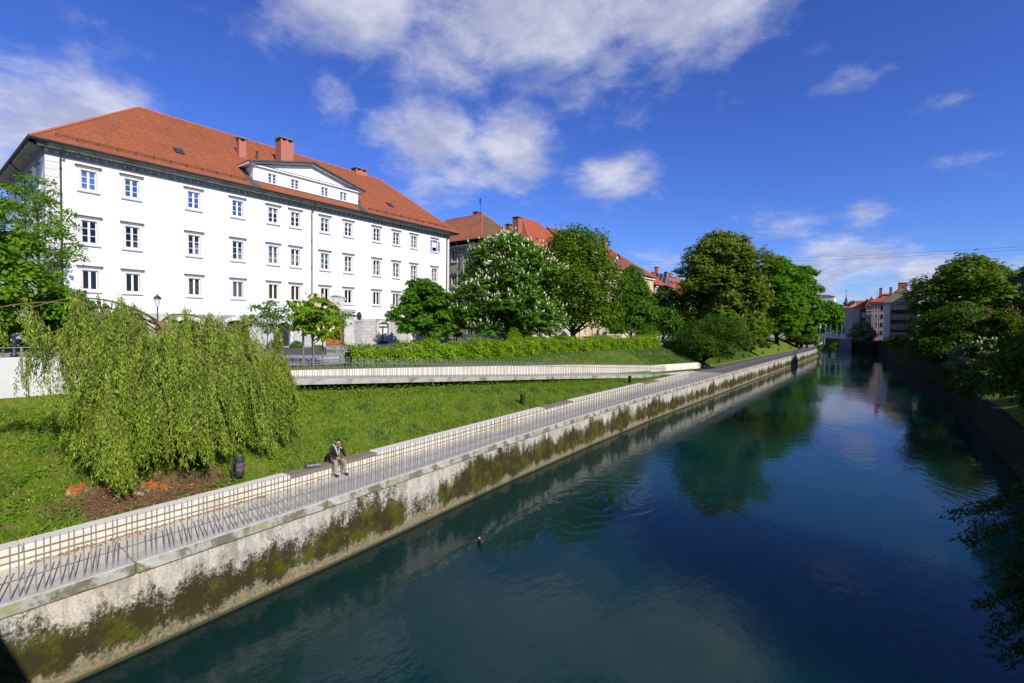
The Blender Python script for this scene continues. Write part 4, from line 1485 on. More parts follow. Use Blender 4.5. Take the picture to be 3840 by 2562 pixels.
hd.rotation_euler = (R(90), 0, 0)
m = MB()
m.bbox(23.0, 26.8, -1.0, -.23, -.2, .02, .02)
m.build('door_step', 'stone_trim', B)
# a security lamp and small green sign near the corner
m = MB()
m.box(2.1, 2.85, -.2, -.12, 3.85, 4.3)
sg_ = m.build('green_sign', 'green_sign', None, loc=(-52, 7.8, 5.5), rz=R(90))
tag(sg_, 'small green sign on the white wall behind the willow branches', 'sign')


# ---------------- other houses
def house(name, label, org, rz, L, D, zw, ze, zr, wall, tile, rows, colsx, a=3., b=3., axis='x', win=(.95, 1.5), side_cols=(), oh=.5, ridge='ridge_tile', lint=True, mis=None,
          tiles=None, side_r=False, glass='glass', casing=.12, cs=.22, cmat='stone_trim'):
    H = empty(name, org, rz, label, 'building')
    key = (name, win)
    win_meshes(key, win[0], win[1], 2, 3, casing, casing_mat=cmat)
    hs = [(x - win[0] / 2, x + win[0] / 2, z, z + win[1]) for x in colsx for z in rows]
    ss = [(y - win[0] / 2, y + win[0] / 2, z, z + win[1]) for y in side_cols for z in rows]
    m = MB()
    holed_wall(m, 0, L, -1.5, zw, hs)
    holed_wall(m, 0, D, -1.5, zw, ss, axis='y')
    m.quad((L, 0, -1.5), (L, D, -1.5), (L, D, zw), (L, 0, zw))
    m.quad((0, D, -1.5), (L, D, -1.5), (L, D, zw), (0, D, zw))
    m.build('wall', wall, H)
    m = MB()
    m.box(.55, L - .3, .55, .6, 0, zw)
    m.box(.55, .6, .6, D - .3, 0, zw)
    m.build('dark_backing', 'interior_dark', H)  # dark backing colour imitates unlit rooms behind the windows
    for x in colsx:
        for z in rows:
            put_window(H, key, x, z, 0, 0, glass, lint, casing, win[1])
    for y in side_cols:
        for z in rows:
            put_window(H, key, 0, z, y, R(-90), glass, lint, casing, win[1])
    m = MB()
    m.box(-oh * .7, L + oh * .7, -oh * .7, .02, zw - .25, zw)
    m.box(-oh * .7, .02, -oh * .7 + .01, D, zw - .25, zw)
    m.box(L - .02, L + oh * .7, -oh * .7 + .01, D, zw - .25, zw)
    m.build('cornice', cmat, H)
    m = MB()
    r0, r1 = hip(m, -oh, L + oh, -oh, D + oh, ze, zr, a, b, axis, cs, mis=mis)
    rf = m.build('roof', tiles or tile, H)
    m = MB()
    cor = [(-oh, -oh, ze), (L + oh, -oh, ze), (L + oh, D + oh, ze), (-oh, D + oh, ze)]
    if axis == 'x':
        prs = [(cor[0], r0), (cor[1], r1), (r0, r1)]
    else:
        prs = [(cor[0], r0), (cor[1], r0), (r0, r1)]
    for p, q in prs:
        scallop(m, p, q, .12)
    m.build('ridge_tiles', ridge, rf)
    m = MB()
    m.tube([(-oh, -oh - .06, ze - .03), (L + oh, -oh - .06, ze - .03)], .09, 6)
    m.tube([(-oh - .06, -oh, ze - .03), (-oh - .06, D + oh, ze - .03)], .09, 6)
    m.build('gutter', 'gutter', H)
    return H, rf


def dormer(parent, x, y, z, w=1.5, h=1.3, dep=3.0, tile='tile_red', wallm='window_white'):
    m = MB()
    m.box(x - w / 2, x + w / 2, y, y + dep, z - .8, z + h, 0)
    m.add([(x - w / 2, y, z + h), (x + w / 2, y, z + h), (x, y, z + h + w * .5)], [(0, 1, 2)], 0)
    m.box(x - w / 2 + .2, x + w / 2 - .2, y - .02, y, z + .1, z + h - .1, 1)
    m.box(x - .04, x + .04, y - .05, y - .02, z + .1, z + h - .1, 0)
    dm = m.build('dormer', [wallm, 'tower_glass'], parent)
    m = MB()
    e = .3
    for s_ in (-1, 1):
        slope_courses(m, (x + s_ * (w / 2 + e), y - .35 if s_ > 0 else y + dep, z + h - .2), (x + s_ * (w / 2 + e), y + dep if s_ > 0 else y - .35, z + h - .2),
                      (x, y + dep if s_ > 0 else y - .35, z + h + w * .5 + .12), (x, y - .35 if s_ > 0 else y + dep, z + h + w * .5 + .12), 6)
    m.build('dormer_roof', tile, dm)
    m = MB()
    m.tube([(x - w / 2 - e, y - .36, z + h - .22), (x, y - .36, z + h + w * .5 + .1), (x + w / 2 + e, y - .36, z + h - .22)], .07, 4)
    m.build('bargeboard', 'frame_brown', dm)
    return dm


# grey-green palace beside it (its end wall faces the camera)
H, rf = house('grey_green_building', 'weathered grey-green building with pilasters and old tile roof beside the white one', (-50, 56.55, 5.6), R(90), 14, 17, 15.3, 15.9, 21.9, 'wall_greygreen', 'tile_old',
              [12.85, 8.75, 5.0, .6], [2.2, 5.4, 8.6, 11.8], 6.6, 3, 'y', (1.15, 1.75), (2.1, 5.6, 9.1, 12.6), .75, mis=[1, 0, 0, 0], tiles=['tile_old', 'tile_mossy'], casing=.1, cs=.3)
for yq in (.35, 3.85, 7.35, 10.85):
    m = MB()
    m.box(-.12, 0, yq - .35, yq + .35, 3.2, 14.4)
    m.box(-.2, 0, yq - .45, yq + .45, 13.7, 14.0)
    m.box(-.2, 0, yq - .45, yq + .45, 14.3, 14.5)
    m.build('pilaster', 'wall_cream' if yq < 1 else 'wall_greygreen', H)
m = MB()
k = .3
while k < 17:
    m.box(-.42, -.02, k, k + .16, 14.75, 15.02)
    k += .36
k = .2
while k < 14:
    m.box(k, k + .16, -.42, -.02, 14.75, 15.02)
    k += .36
m.build('dentils', 'wall_cream', H)
m = MB()
m.box(-.1, 0, 0, 17, 0, 1.1)
m.box(0, 14, -.1, 0, 0, 1.1)
m.build('plinth', 'stone_dark', H)
chimney(rf, 7.2, 8.4, 7.2, 8.2, 20.4, 22.6, 'brick_old')
chimney(rf, 10.6, 11.6, 2.6, 3.6, 17.6, 20.5, 'brick_old')
fv = empty('weather_vane', (-56.6, 63.9, 27.5), 0, 'thin dark weather vane pole on the old tiled roof', 'weather vane')
m = MB()
m.tube([(0, 0, 0), (0, 0, 2.9)], .035, 5)
m.build('pole', 'gutter', fv)
m = MB()
m.box(-.22, 0, -.01, .01, 1.9, 2.9)
m.build('flag', 'gutter', fv)

H, rf = house('red_roof_building', 'cream building with steep bright red hipped roof behind the flowering chestnut', (-51, 71.5, 5.5), R(90), 17.5, 15, 16.0, 16.3, 24.5, 'wall_cream', 'tile_red',
              [12.3, 8.6, 4.8, .9], [2, 5, 8, 11, 14], 7.6, 5.4, win=(1.0, 1.7), side_cols=(3, 7), oh=.6, glass='glass_dark')
chimney(rf, 2.6, 3.9, 5.0, 6.4, 19.5, 23.6, 'brick_old')
dormer(rf, 9.2, 1.2, 17.5, 1.9, 1.6, 3.4)
H, rf = house('brown_roof_building', 'long pale yellow building with brown tiled roof and dormers behind the trees', (-51, 89.6, 5.5), R(90), 40, 18.5, 16.0, 16.4, 24.8, 'wall_yellow', 'tile_brown',
              [12.2, 8.5, 4.8, .9], [2 + 3.1 * i for i in range(12)], 1.5, 14, win=(1.05, 1.75), side_cols=(3, 7), oh=.6, glass='glass_dark', cs=.25)
for xq in (8.2, 13.2, 19):
    dormer(rf, xq, 1.0, 17.7, 2.0, 1.7, 3.4, 'tile_red')
chimney(rf, 26, 27.4, 8, 9.2, 23, 26)
H, rf = house('glazed_dormer_building', 'white building with red roof and blue glass dormer beyond the lime trees', (-51, 131, 5.5), R(90), 15, 14, 14.3, 14.6, 20.2, 'wall_white2', 'tile_red',
              [10.4, 7, 3.6, .7], [1.8, 4.6, 7.4, 10.2, 13], 5.5, 6.5, win=(1.05, 1.7), oh=.6, glass='glass_dark', cs=.25)
m = MB()
x0, x1, y0, y1, zb, zp = 9.6, 13.4, .8, 6, 15.6, 18.9
xm_ = (x0 + x1) / 2
m.quad((x0, y0, zb), (xm_, y0, zp), (xm_, y1, zp), (x0, y1, zb))
m.quad((x1, y0, zb), (xm_, y0, zp), (xm_, y1, zp), (x1, y1, zb))
m.add([(x0, y0, zb), (x1, y0, zb), (xm_, y0, zp)], [(0, 1, 2)])
gd = m.build('glass_dormer', 'tower_glass', rf)
m = MB()
for yq in (.75, 2.0, 3.3, 4.6):
    m.tube([(x0, yq, zb + .03), (xm_, yq, zp + .03), (x1, yq, zb + .03)], .07, 4)
m.tube([(xm_, .75, zb), (xm_, .75, zp)], .06, 4)
m.build('glazing_bar', 'tower_side', gd)
H, rf = house('orange_roof_building', 'off-white building with orange roof full of skylights beyond the lime trees', (-51, 146.8, 5.5), R(90), 44, 15, 12.7, 13.0, 20.3, 'wall_offwhite', 'tile_orange',
              [9, 5.2, 1.2], [2 + 3.6 * i for i in range(11)], 1.0, 8, win=(1.05, 1.7), oh=.6, glass='glass_dark', cs=.28)
sl2 = (20.3 - 13.0) / (7.5 + .6)
for i in range(7):
    m = MB()
    m.bbox(-.5, .5, -.8, .8, .03, .16, .02, 0)
    m.quad((-.42, -.7, .17), (.42, -.7, .17), (.42, .7, .17), (-.42, .7, .17), 1)
    o = m.build('skylight', ['gutter', 'glass_sky'], rf, loc=(3.4 + i * 2.3 + (1.6 if i > 3 else 0), 4.3, 13.0 + 4.9 * sl2 + .02))
    o.rotation_euler = (math.atan(sl2), 0, 0)
chimney(rf, 1.6, 2.9, 6.2, 7.2, 19.4, 21.9, 'brick')
chimney(rf, 12, 13.4, 6.8, 8, 19.6, 21.4, 'brick')
chimney(rf, 15, 17.6, 6.8, 8, 19.6, 21.2, 'brick')

# ------------------------------------------------------------------ vegetation
SH = {
    'dome': lambda h: (max(0.0, 1 - max(0, (h - .25) / .75) ** 2.1)) ** .75 * (0.78 + .22 * min(1, h / .25)),
    'round': lambda h: math.sin(math.pi * min(.97, .12 + .84 * h)) ** .65,
    'cone': lambda h: max(.12, (1 - h * .9)) * (0.7 + .3 * min(1, h / .15)),
    'egg': lambda h: math.sin(math.pi * min(.98, .22 + .74 * h)) ** .7,
    'tall': lambda h: (max(0.0, 1 - max(0, (h - .55) / .45) ** 2.4)) ** .6 * (0.72 + .28 * min(1, h / .35)),
}


def crown_points(rs, nlobe, n, z0, z1, rx, ry, shape, lobe=.42, flat=.75, off=None):
    fn = SH[shape]
    C, Rr = [], []
    for i in range(nlobe):
        h = (i + rs.uniform(.2, .8)) / nlobe
        rad = fn(h)
        a = i * 2.39996 + rs.uniform(-.5, .5)
        q = rs.uniform(.58, .84) if rad > .3 else .25
        lr = lobe * (0.45 + .55 * rad) * rs.uniform(.6, 1.15)
        o = off(h) if off else (0, 0)
        C.append((math.cos(a) * rx * rad * q + o[0], math.sin(a) * ry * rad * q + o[1], z0 + (z1 - z0) * (.06 + .88 * h)))
        Rr.append((lr * rx, lr * ry, lr * min(rx, ry) * flat))
    for i in range(max(3, nlobe // 5)):
        h = (i + .5) / max(3, nlobe // 5)
        o = off(h) if off else (0, 0)
        C.append((o[0], o[1], z0 + (z1 - z0) * (.1 + .75 * h)))
        r = .5 * fn(h)
        Rr.append((r * rx, r * ry, r * min(rx, ry)))
    C, Rr = np.array(C), np.array(Rr)
    wgt = (Rr[:, 0] * Rr[:, 1]) ** .8
    idx = rs.choice(len(C), n, p=wgt / wgt.sum())
    d = unit(rs.normal(size=(n, 3)))
    d[:, 2] = np.where(d[:, 2] < -.35, -d[:, 2] * .6, d[:, 2])
    d = unit(d)
    r = rs.uniform(.60, 1.0, (n, 1)) ** .7 * (1 + .2 * rs.normal(size=(n, 1)).clip(-1.5, 2.0))
    P = C[idx] + d * Rr[idx] * r
    # drop points buried deep inside another lobe
    keep = np.ones(n, bool)
    for c, q in zip(C, Rr):
        e = (((P - c) / q) ** 2).sum(1)
        keep &= e > .30
    return P[keep], d[keep], C, Rr


def foliage(rs, P, N, size, kind, droop=.35, wid=.30):
    n = len(P)
    if kind == 'palm':      # five drooping leaflets from one stalk
        up = unit(N * .55 + np.array([0, 0, .8]) + rs.normal(size=(n, 3)) * .25)
        t1 = unit(np.cross(up, rs.normal(size=(n, 3))))
        t2 = np.cross(up, t1)
        Ps, As, Bs = [], [], []
        for k in range(5):
            a = 2 * math.pi * k / 5 + rs.uniform(-.2, .2, (n, 1))
            d = unit(t1 * np.cos(a) + t2 * np.sin(a) + np.array([0, 0, -droop]) + up * .1)
            s = size * rs.uniform(.75, 1.2, (n, 1))
            b = unit(np.cross(d, up)) * s * .2
            Ps.append(P)
            As.append(d * s)
            Bs.append(b)
        return np.concatenate(Ps), np.concatenate(As), np.concatenate(Bs)
    nrm = unit(N * .85 + np.array([0, 0, .45]) + rs.normal(size=(n, 3)) * .42)
    d = unit(np.cross(nrm, rs.normal(size=(n, 3))) + np.array([0, 0, -droop]) + N * .25)
    s = size * rs.uniform(.6, 1.35, (n, 1))
    return P, d * s, unit(np.cross(d, nrm)) * s * wid


SPIN = {}


def spindle(mat, s=1.0):
    if (mat, s) not in SPIN:
        m = MB()
        m.lathe([(.025 * s, 0), (.085 * s, .07 * s), (.06 * s, .19 * s), (.012 * s, .33 * s)], 6)
        SPIN[(mat, s)] = m.mesh('blossom', mat)
    return SPIN[(mat, s)]


def tree(name, label, x, y, H, Rx, cb, nl, nf, size, mat, kind='simple', shape='round', bark='bark', tr=.25, lean=(0, 0), bl=None, group=None, seed=1, z=None, Ry=None, lobe=.42, flat=.75,
         cat='tree', droop=.35, wid=.30, twigs=0, blobj=0, bend=None):
    rs = np.random.RandomState(seed)
    z = zg(x, y) if z is None else z
    nf, lobe = int(nf * (1.75 if kind == 'simple' else 1.75)), lobe * 1.12
    size *= 1.36 if kind == 'simple' else 1.22
    T = empty(name, (x, y, z - .05), 0, label, cat, group)
    off = (lambda h: (lean[0] * (.35 + .65 * h), lean[1] * (.35 + .65 * h))) if lean != (0, 0) else None
    P, N, C, Rr = crown_points(rs, nl, nf, H * cb, H, Rx, Ry or Rx, shape, lobe, flat, off)
    m = MB()
    top = H * (cb + (1 - cb) * .72)
    pts, rd = [], []
    for k in range(9):
        t = k / 8
        o = off(t) if off else (0, 0)
        f_ = 1 if off is None else t ** .8
        pts.append((o[0] * f_ + .12 * tr * math.sin(3 * t + seed), o[1] * f_ + .12 * tr * math.cos(4 * t + seed), top * t))
        rd.append(tr * (1.35 if k == 0 else 1.0) * (1 - .8 * t))
    m.tube(pts, rd, 9)
    trunk = m.build('trunk', bark, T, True)
    m = MB()
    for i, c in enumerate(C[:nl]):
        zb = max(H * cb * .75, min(top * .95, c[2] - (abs(c[0]) + abs(c[1])) * .45))
        t = zb / top
        o = off(t) if off else (0, 0)
        f_ = 1 if off is None else t ** .8
        a = Vector((o[0] * f_, o[1] * f_, zb))
        e = Vector(c)
        mid = a.lerp(e, .55) + Vector((0, 0, .12 * (e - a).length))
        r0 = max(.03, tr * .38 * (1 - t * .5))
        m.tube([a, mid, e], [r0, r0 * .6, r0 * .2], 5)
        for q in range(twigs):
            dd = unit(rs.normal(size=(1, 3)))[0] * Rr[i] * 1.0
            m.tube([e * .5 + mid * .5, e + Vector(dd)], [r0 * .3, r0 * .08], 4, cap=False)
    m.build('limbs', bark, trunk, True)
    A = foliage(rs, P, N, size, kind, droop, wid)
    leafobj('crown', *A, mat, T)
    if bl:
        bmat, cnt, bs = bl
        ok = np.where(N[:, 2] > .1)[0]
        # keep to the outside of the whole crown
        ctr = np.array([0, 0, H * (cb + (1 - cb) * .4)])
        dist = np.linalg.norm((P[ok] - ctr) / np.array([Rx, Ry or Rx, H * (1 - cb) * .6]), axis=1)
        ok = ok[dist > .62]
        sel = rs.choice(ok, min(cnt, len(ok)), replace=False)
        rest = MB()
        me = spindle(bmat, bs)
        # the ones nearest the camera first
        sel = sorted(sel, key=lambda i: np.linalg.norm(P[i] + np.array([x, y, z]) - np.array([0, 0, 8.06])))
        bp_ = leafless = None
        V0 = np.array([v.co for v in me.vertices])
        F0 = [tuple(p.vertices) for p in me.polygons]
        vs, fs = [], []
        for j, i in enumerate(sel):
            tilt = (rs.uniform(-.3, .3) + N[i][1] * -.45, rs.uniform(-.3, .3) + N[i][0] * .45, 0)
            sc = rs.uniform(.7, 1.15)
            p = P[i] + N[i] * .08
            if j < blobj:
                o = ob('blossom', me, T, p)
                o.rotation_euler = tilt
                o.scale = (sc, sc, sc)
            else:
                Rm = np.array(Matrix.Rotation(tilt[1], 3, 'Y') @ Matrix.Rotation(tilt[0], 3, 'X'))
                rest.add((V0 * sc) @ Rm.T + p, F0)
        if rest.v:
            o = rest.build('blossoms', bmat, T)
            o['kind'] = 'stuff'
    return T


G1 = 'street trees above the ramp'
tree('flowering_chestnut', 'broad dome-shaped chestnut covered in pale upright blossoms', -36, 46.3, 14.4, 6.6, .05, 36, 7200, .34, 'leaf_chestnut', 'palm', 'dome', 'bark', .3, bl=('blossom', 1300, 1.12), blobj=300, group=G1, seed=4, droop=.55, lobe=.4)
tree('dark_maple', 'dark green maple with black trunk beside the blossoming chestnut', -35, 59.5, 16.4, 6.9, .14, 48, 23000, .26, 'leaf_maple', 'simple', 'egg', 'bark_dark', .42, group=G1, seed=8, lobe=.36, wid=.36, flat=1.0)
tree('lime_tree', 'pointed mid green lime tree right of the dark maple', -35, 79.2, 13.8, 5.5, .06, 28, 19000, .26, 'leaf_lime', 'simple', 'cone', 'bark_dark', .26, group=G1, seed=12, wid=.36)
tree('blossoming_lime', 'smaller pale blossoming tree between the lime and the tallest chestnut', -33, 89, 10.9, 5.2, .05, 22, 15000, .24, 'leaf_lime', 'simple', 'dome', 'bark', .22, bl=('blossom_white', 240, .9), group=G1, seed=13, wid=.36)
G2 = 'tall trees on the far bank slope'
tree('tall_chestnut', 'tallest yellow-green chestnut tower on the grass slope', -24, 93.5, 22.6, 8.2, .05, 60, 13500, .40, 'leaf_yellowish', 'palm', 'tall', 'bark', .5, bl=('blossom_dim', 1000, 1.3), group=G2, seed=21, droop=.6, lobe=.34)
tree('leaning_tree', 'low dark fine-leaved tree with leaning black trunk on the slope', -20.9, 72.0, 7.6, 4.9, .22, 26, 16000, .17, 'leaf_dark', 'simple', 'round', 'bark_dark', .3, lean=(.8, 4.2), group=G2, seed=22, wid=.34, lobe=.4)
tree('copper_plum', 'reddish copper-leaved tree at the edge of the tallest chestnut', -23.2, 118, 11.5, 2.9, .05, 14, 6500, .22, 'leaf_plum', 'simple', 'egg', 'bark_dark', .2, group=G2, seed=23)
tree('side_chestnut', 'low spreading green chestnut to the right below the copper leaves', -22.4, 112, 8.0, 3.8, .1, 14, 2200, .36, 'leaf_maple', 'palm', 'dome', 'bark_dark', .2, group=G2, seed=24)
tree('green_chestnut', 'tall rounded bright green chestnut behind the copper-leaved tree', -24, 152, 25.2, 7.2, .05, 48, 9500, .46, 'leaf_bright', 'palm', 'tall', 'bark_dark', .5, group=G2, seed=25, droop=.6, lobe=.36)
tree('river_chestnut', 'bright green chestnut nearest the river end of the tree row', -21.5, 172, 26.0, 6.2, .05, 44, 8000, .5, 'leaf_bright', 'palm', 'tall', 'bark_dark', .45, group=G2, seed=26, droop=.6, lobe=.38)
tree('drooping_tree', 'small drooping tree over the far end of the promenade', -20.6, 172.5, 8.6, 4.4, .1, 14, 8000, .28, 'leaf_dim', 'simple', 'dome', 'bark_dark', .2, group=G2, seed=27, droop=.9, z=2.6)
# saplings in front of the white building
tree('young_chestnut', 'young chestnut with peach blossoms above a wooden tree guard', -29.9, 17.25, 4.95, 1.75, .36, 10, 330, .34, 'leaf_young', 'palm', 'egg', 'bark', .06, bl=('blossom_peach', 34, 1.0), blobj=40, seed=31, droop=.7, lobe=.42, twigs=2)
tree('pale_sapling', 'thin pale-barked sapling tied to stakes by the wooden door', -40, 25.2, 4.0, 1.8, .58, 5, 420, .2, 'leaf_ash', 'simple', 'round', 'bark_pale', .06, seed=32, wid=.36, lobe=.4, flat=.4)
tree('round_chestnut', 'round young green chestnut before the right end of the white building', -42, 38.1, 8.0, 3.5, .14, 22, 2900, .36, 'leaf_chestnut', 'palm', 'egg', 'bark', .12, seed=33, droop=.75, lobe=.42)
tree('small_street_tree', 'small leafy tree between the round chestnut and the grey building', -46, 46.9, 5.4, 1.7, .2, 12, 3000, .2, 'leaf_maple', 'simple', 'round', 'bark', .07, seed=34)
tree('airy_birch', 'airy small birch in front of the dark doorway', -44, 21.0, 4.6, 1.9, .35, 9, 1300, .15, 'leaf_lime', 'simple', 'round', 'bark', .05, seed=35, twigs=3)
# left edge
tree('edge_maple', 'bright leafy maple at the left edge before the building corner', -33, 2.0, 8.4, 2.7, .06, 32, 15000, .15, 'leaf_ash', 'simple', 'egg', 'bark', .2, seed=41, wid=.42, droop=.6)
tree('ash_tree', 'airy ash with fine leaflets reaching over the corner of the white building', -45.5, 6.4, 12.2, 2.6, .3, 28, 4800, .15, 'leaf_ash', 'simple', 'round', 'bark_dark', .14, seed=42, wid=.24, twigs=4, lobe=.3, z=6.0)
tree('low_shrub_tree', 'leafy shrub below the maple at the left edge', -34, 5.4, 3.4, 1.9, .05, 10, 6000, .13, 'leaf_bright', 'simple', 'dome', 'bark', .07, seed=43, wid=.4)
# far and right bank
tree('far_green_tree', 'bright round tree beyond the columned bridge', -23, 302, 18.5, 9.0, .04, 30, 9000, .8, 'leaf_bright', 'simple', 'dome', 'bark', .5, seed=51, z=4.6, wid=.4)
tree('far_bridge_tree', 'second darker tree behind the middle columns of the far bridge', -15.5, 305, 12, 6.5, .04, 20, 5000, .7, 'leaf_dim', 'simple', 'dome', 'bark', .4, seed=52, z=4.6, wid=.4)
tree('bank_willow', 'grey-green willow hanging over the far right river wall', -6.6, 214, 8.6, 4.0, .02, 16, 9000, .34, 'leaf_silver', 'simple', 'dome', 'bark_dark', .2, seed=53, z=3.2, droop=1.2, wid=.2)
G3 = 'trees on the right bank'
tree('big_bank_chestnut', 'biggest sunlit-topped chestnut on the right bank', 11.6, 121, 16.6, 7.7, .08, 34, 5200, .46, 'leaf_maple', 'palm', 'round', 'bark_dark', .45, bl=('blossom_dim', 160, 1.2), group=G3, seed=54, z=5.2, droop=.6)
tree('overhanging_tree', 'dark layered tree overhanging the water on the right bank', 8.6, 96, 10.4, 5.7, .02, 34, 24000, .24, 'leaf_dim', 'simple', 'dome', 'bark_dark', .3, group=G3, seed=55, z=2.4, flat=.5, droop=.6)
tree('silver_willow', 'small silvery willow below the overhanging tree', 8.6, 85, 4.8, 2.0, .02, 14, 5500, .22, 'leaf_silver', 'simple', 'round', 'bark_dark', .08, group=G3, seed=56, wid=.16, droop=.6)
tree('white_viburnum', 'shrub with flat white flower heads on the right bank', 9.2, 79, 2.9, 1.5, .02, 10, 2600, .2, 'leaf_dim', 'simple', 'dome', 'bark_dark', .05, bl=('blossom_white', 90, .9), group=G3, seed=57, cat='shrub', z=4.6)
tree('red_chestnut', 'red-flowering chestnut bush on the right bank lawn', 11.6, 84, 6.2, 2.5, .05, 14, 1500, .3, 'leaf_dim', 'palm', 'round', 'bark_dark', .1, bl=('blossom_red', 190, 1.0), group=G3, seed=58, z=4.8)
tree('dark_bank_shrub', 'dark bushy shrub above the right river wall', 9.8, 52, 4.6, 2.6, .02, 16, 9000, .2, 'leaf_dim', 'simple', 'round', 'bark_dark', .1, group=G3, seed=59, z=2.9, cat='shrub', wid=.2)
tree('dark_bank_bush', 'dark leafy bush nearest on the right bank edge', 8.5, 42, 6.4, 3.2, .02, 18, 9000, .24, 'leaf_dim', 'simple', 'round', 'bark_dark', .12, group=G3, seed=60, z=2.8, cat='shrub', wid=.2, droop=.7)
tree('bank_lime', 'tall lime behind the lawn of the right bank', 19, 62, 17, 6.5, .1, 24, 9000, .4, 'leaf_dim', 'simple', 'egg', 'bark_dark', .4, group=G3, seed=61, z=5.4, wid=.4)
tree('bank_ash', 'second tall tree shading the right bank lawn', 18, 40, 18, 7.0, .1, 24, 9000, .42, 'leaf_dim', 'simple', 'egg', 'bark_dark', .4, group=G3, seed=62, z=5.4, wid=.4)
tree('shade_tree', 'unseen tree added on the right bank to shade the overhanging willow boughs', 13.5, 14.5, 11.5, 4.0, .12, 22, 6000, .42, 'leaf_dim', 'simple', 'egg', 'bark_dark', .4, group=G3, seed=65, z=5.4, wid=.4)  # out-of-view tree, added for its shade on the boughs and river
tree('wall_climber', 'leafy bush growing out of the far river wall by the abutment', -16.6, 176.5, 3.6, 1.3, .02, 8, 1600, .26, 'leaf_bright', 'simple', 'round', 'bark_dark', .06, seed=63, z=.6, cat='shrub')

for i, (yq, h_, r_) in enumerate(((62, 2.4, 1.9), (70, 2.2, 1.8), (90, 3.0, 2.2), (108, 4.5, 2.6), (119, 3.6, 2.2), (132, 3.4, 2.2), (146, 3.0, 2.0), (160, 3.2, 2.0), (176, 2.6, 1.8), (192, 2.6, 1.8), (226, 2.4, 1.6))):
    tree('wall_shrub', ['nearest low dark shrub spilling over the right wall', 'low dark shrub spilling over the right wall before the lawn', 'dark shrub at the foot of the overhanging tree', 'dark shrub hanging over the right wall below the overhanging tree', 'second dark shrub along the right wall', 'third dark shrub along the right wall', 'fourth dark shrub along the right wall',
         'fifth dark shrub along the right wall below the balcony house', 'sixth dark shrub along the right wall', 'seventh dark shrub along the right wall', 'last dark shrub on the right wall before the bridge'][i],
         rbx(yq) + .7, yq, h_, r_, .02, 8, 2600, .26, 'leaf_dark', 'simple', 'dome', 'bark_dark', .06, group='shrubs on the right river wall', seed=100 + i, z=I(yq, [60, 90, 130], [1.6, 1.8, 3.6]), cat='shrub', droop=.9)

# ---- the big weeping willow on the slope
rs = np.random.RandomState(77)
wx, wy = -20.4, 6.4
wz = zg(wx, wy)
WT = empty('weeping_willow', (wx, wy, wz), 0, 'large weeping willow with trailing yellow-green strands on the grass slope', 'tree')
m = MB()
m.tube([(0, 0, -.3), (.1, .1, 1.2), (.25, -.1, 2.6), (.2, -.35, 4.0), (.25, -.5, 4.75)], [.42, .36, .3, .24, .16], 10)
wtr = m.build('trunk', 'bark_willow', WT, True)
m = MB()
arch = []          # (points of arching limbs) in local coords
def limb(pts, r0):
    P_ = [Vector(p) for p in pts]
    out = []
    for i in range(len(P_) - 1):
        for k in range(5):
            t = k / 5
            a, b, c, d = P_[max(i - 1, 0)], P_[i], P_[i + 1], P_[min(i + 2, len(P_) - 1)]
            out.append(.5 * ((2 * b) + (c - a) * t + (2 * a - 5 * b + 4 * c - d) * t * t + (3 * b - a - 3 * c + d) * t ** 3))
    out.append(P_[-1])
    n_ = len(out)
    m.tube(out, [r0 * .55 * (1 - .85 * i / n_) for i in range(n_)], 5)
    arch.append(out)


T0 = (.25, -.5, 4.7)
limb([T0, (.35, -1.2, 5.15), (.4, -2.2, 5.45), (.5, -3.2, 5.35), (.6, -4.2, 4.9)], .085)
limb([T0, (.4, -1.0, 5.0), (.55, -1.9, 5.0), (.7, -2.6, 4.7), (.8, -3.4, 4.2)], .07)
limb([T0, (.5, -.2, 5.0), (.8, .5, 4.95), (1.0, 1.4, 4.6), (1.1, 2.2, 4.1)], .08)
limb([T0, (.2, .4, 4.7), (.3, 1.6, 4.55), (.4, 2.8, 4.75), (.5, 3.7, 4.6), (.6, 4.3, 3.9)], .08)
limb([(.2, -.35, 4.0), (.7, .4, 4.3), (1.2, 1.4, 4.1), (1.5, 2.6, 3.7), (1.6, 3.4, 3.0)], .08)
limb([(.2, -.35, 4.0), (.9, -.6, 4.4), (1.5, -.8, 4.2), (2.0, -1.0, 3.5)], .07)
limb([(.2, -.3, 3.6), (1.0, .2, 4.0), (1.7, .6, 3.7), (2.2, .9, 3.0)], .07)
limb([(.2, -.3, 3.6), (.9, -1.2, 4.1), (1.3, -2.2, 3.9), (1.6, -3.0, 3.2)], .07)
limb([(.2, -.3, 3.4), (1.2, 1.2, 3.4), (1.8, 2.2, 2.9), (2.1, 2.9, 2.2)], .06)
limb([(.2, -.3, 3.0), (1.4, -.4, 3.0), (2.2, -.3, 2.4), (2.6, -.1, 1.6)], .06)
limb([(.2, -.3, 3.0), (1.3, -1.5, 2.9), (2.0, -2.2, 2.3), (2.3, -2.6, 1.6)], .06)
limb([(.2, -.35, 4.2), (-.6, .4, 4.7), (-1.2, 1.6, 4.5), (-1.4, 2.8, 3.8)], .07)
limb([(.2, -.35, 4.2), (-.6, -1.4, 4.8), (-1.0, -2.6, 4.6), (-1.2, -3.8, 3.9)], .07)
limb([(.2, -.3, 3.2), (.9, 1.9, 3.4), (1.2, 3.0, 3.1), (1.4, 3.9, 2.4)], .06)
limb([(.2, -.35, 4.2), (.9, .9, 4.2), (1.3, 2.2, 4.0), (1.5, 3.4, 3.5), (1.5, 4.2, 2.9)], .06)
limb([(.2, -.3, 3.4), (1.4, .6, 3.6), (2.0, 1.6, 3.2), (2.3, 2.2, 2.5)], .06)
limb([(.2, -.3, 3.4), (1.6, -.2, 3.7), (2.3, .3, 3.2), (2.7, .6, 2.4)], .06)
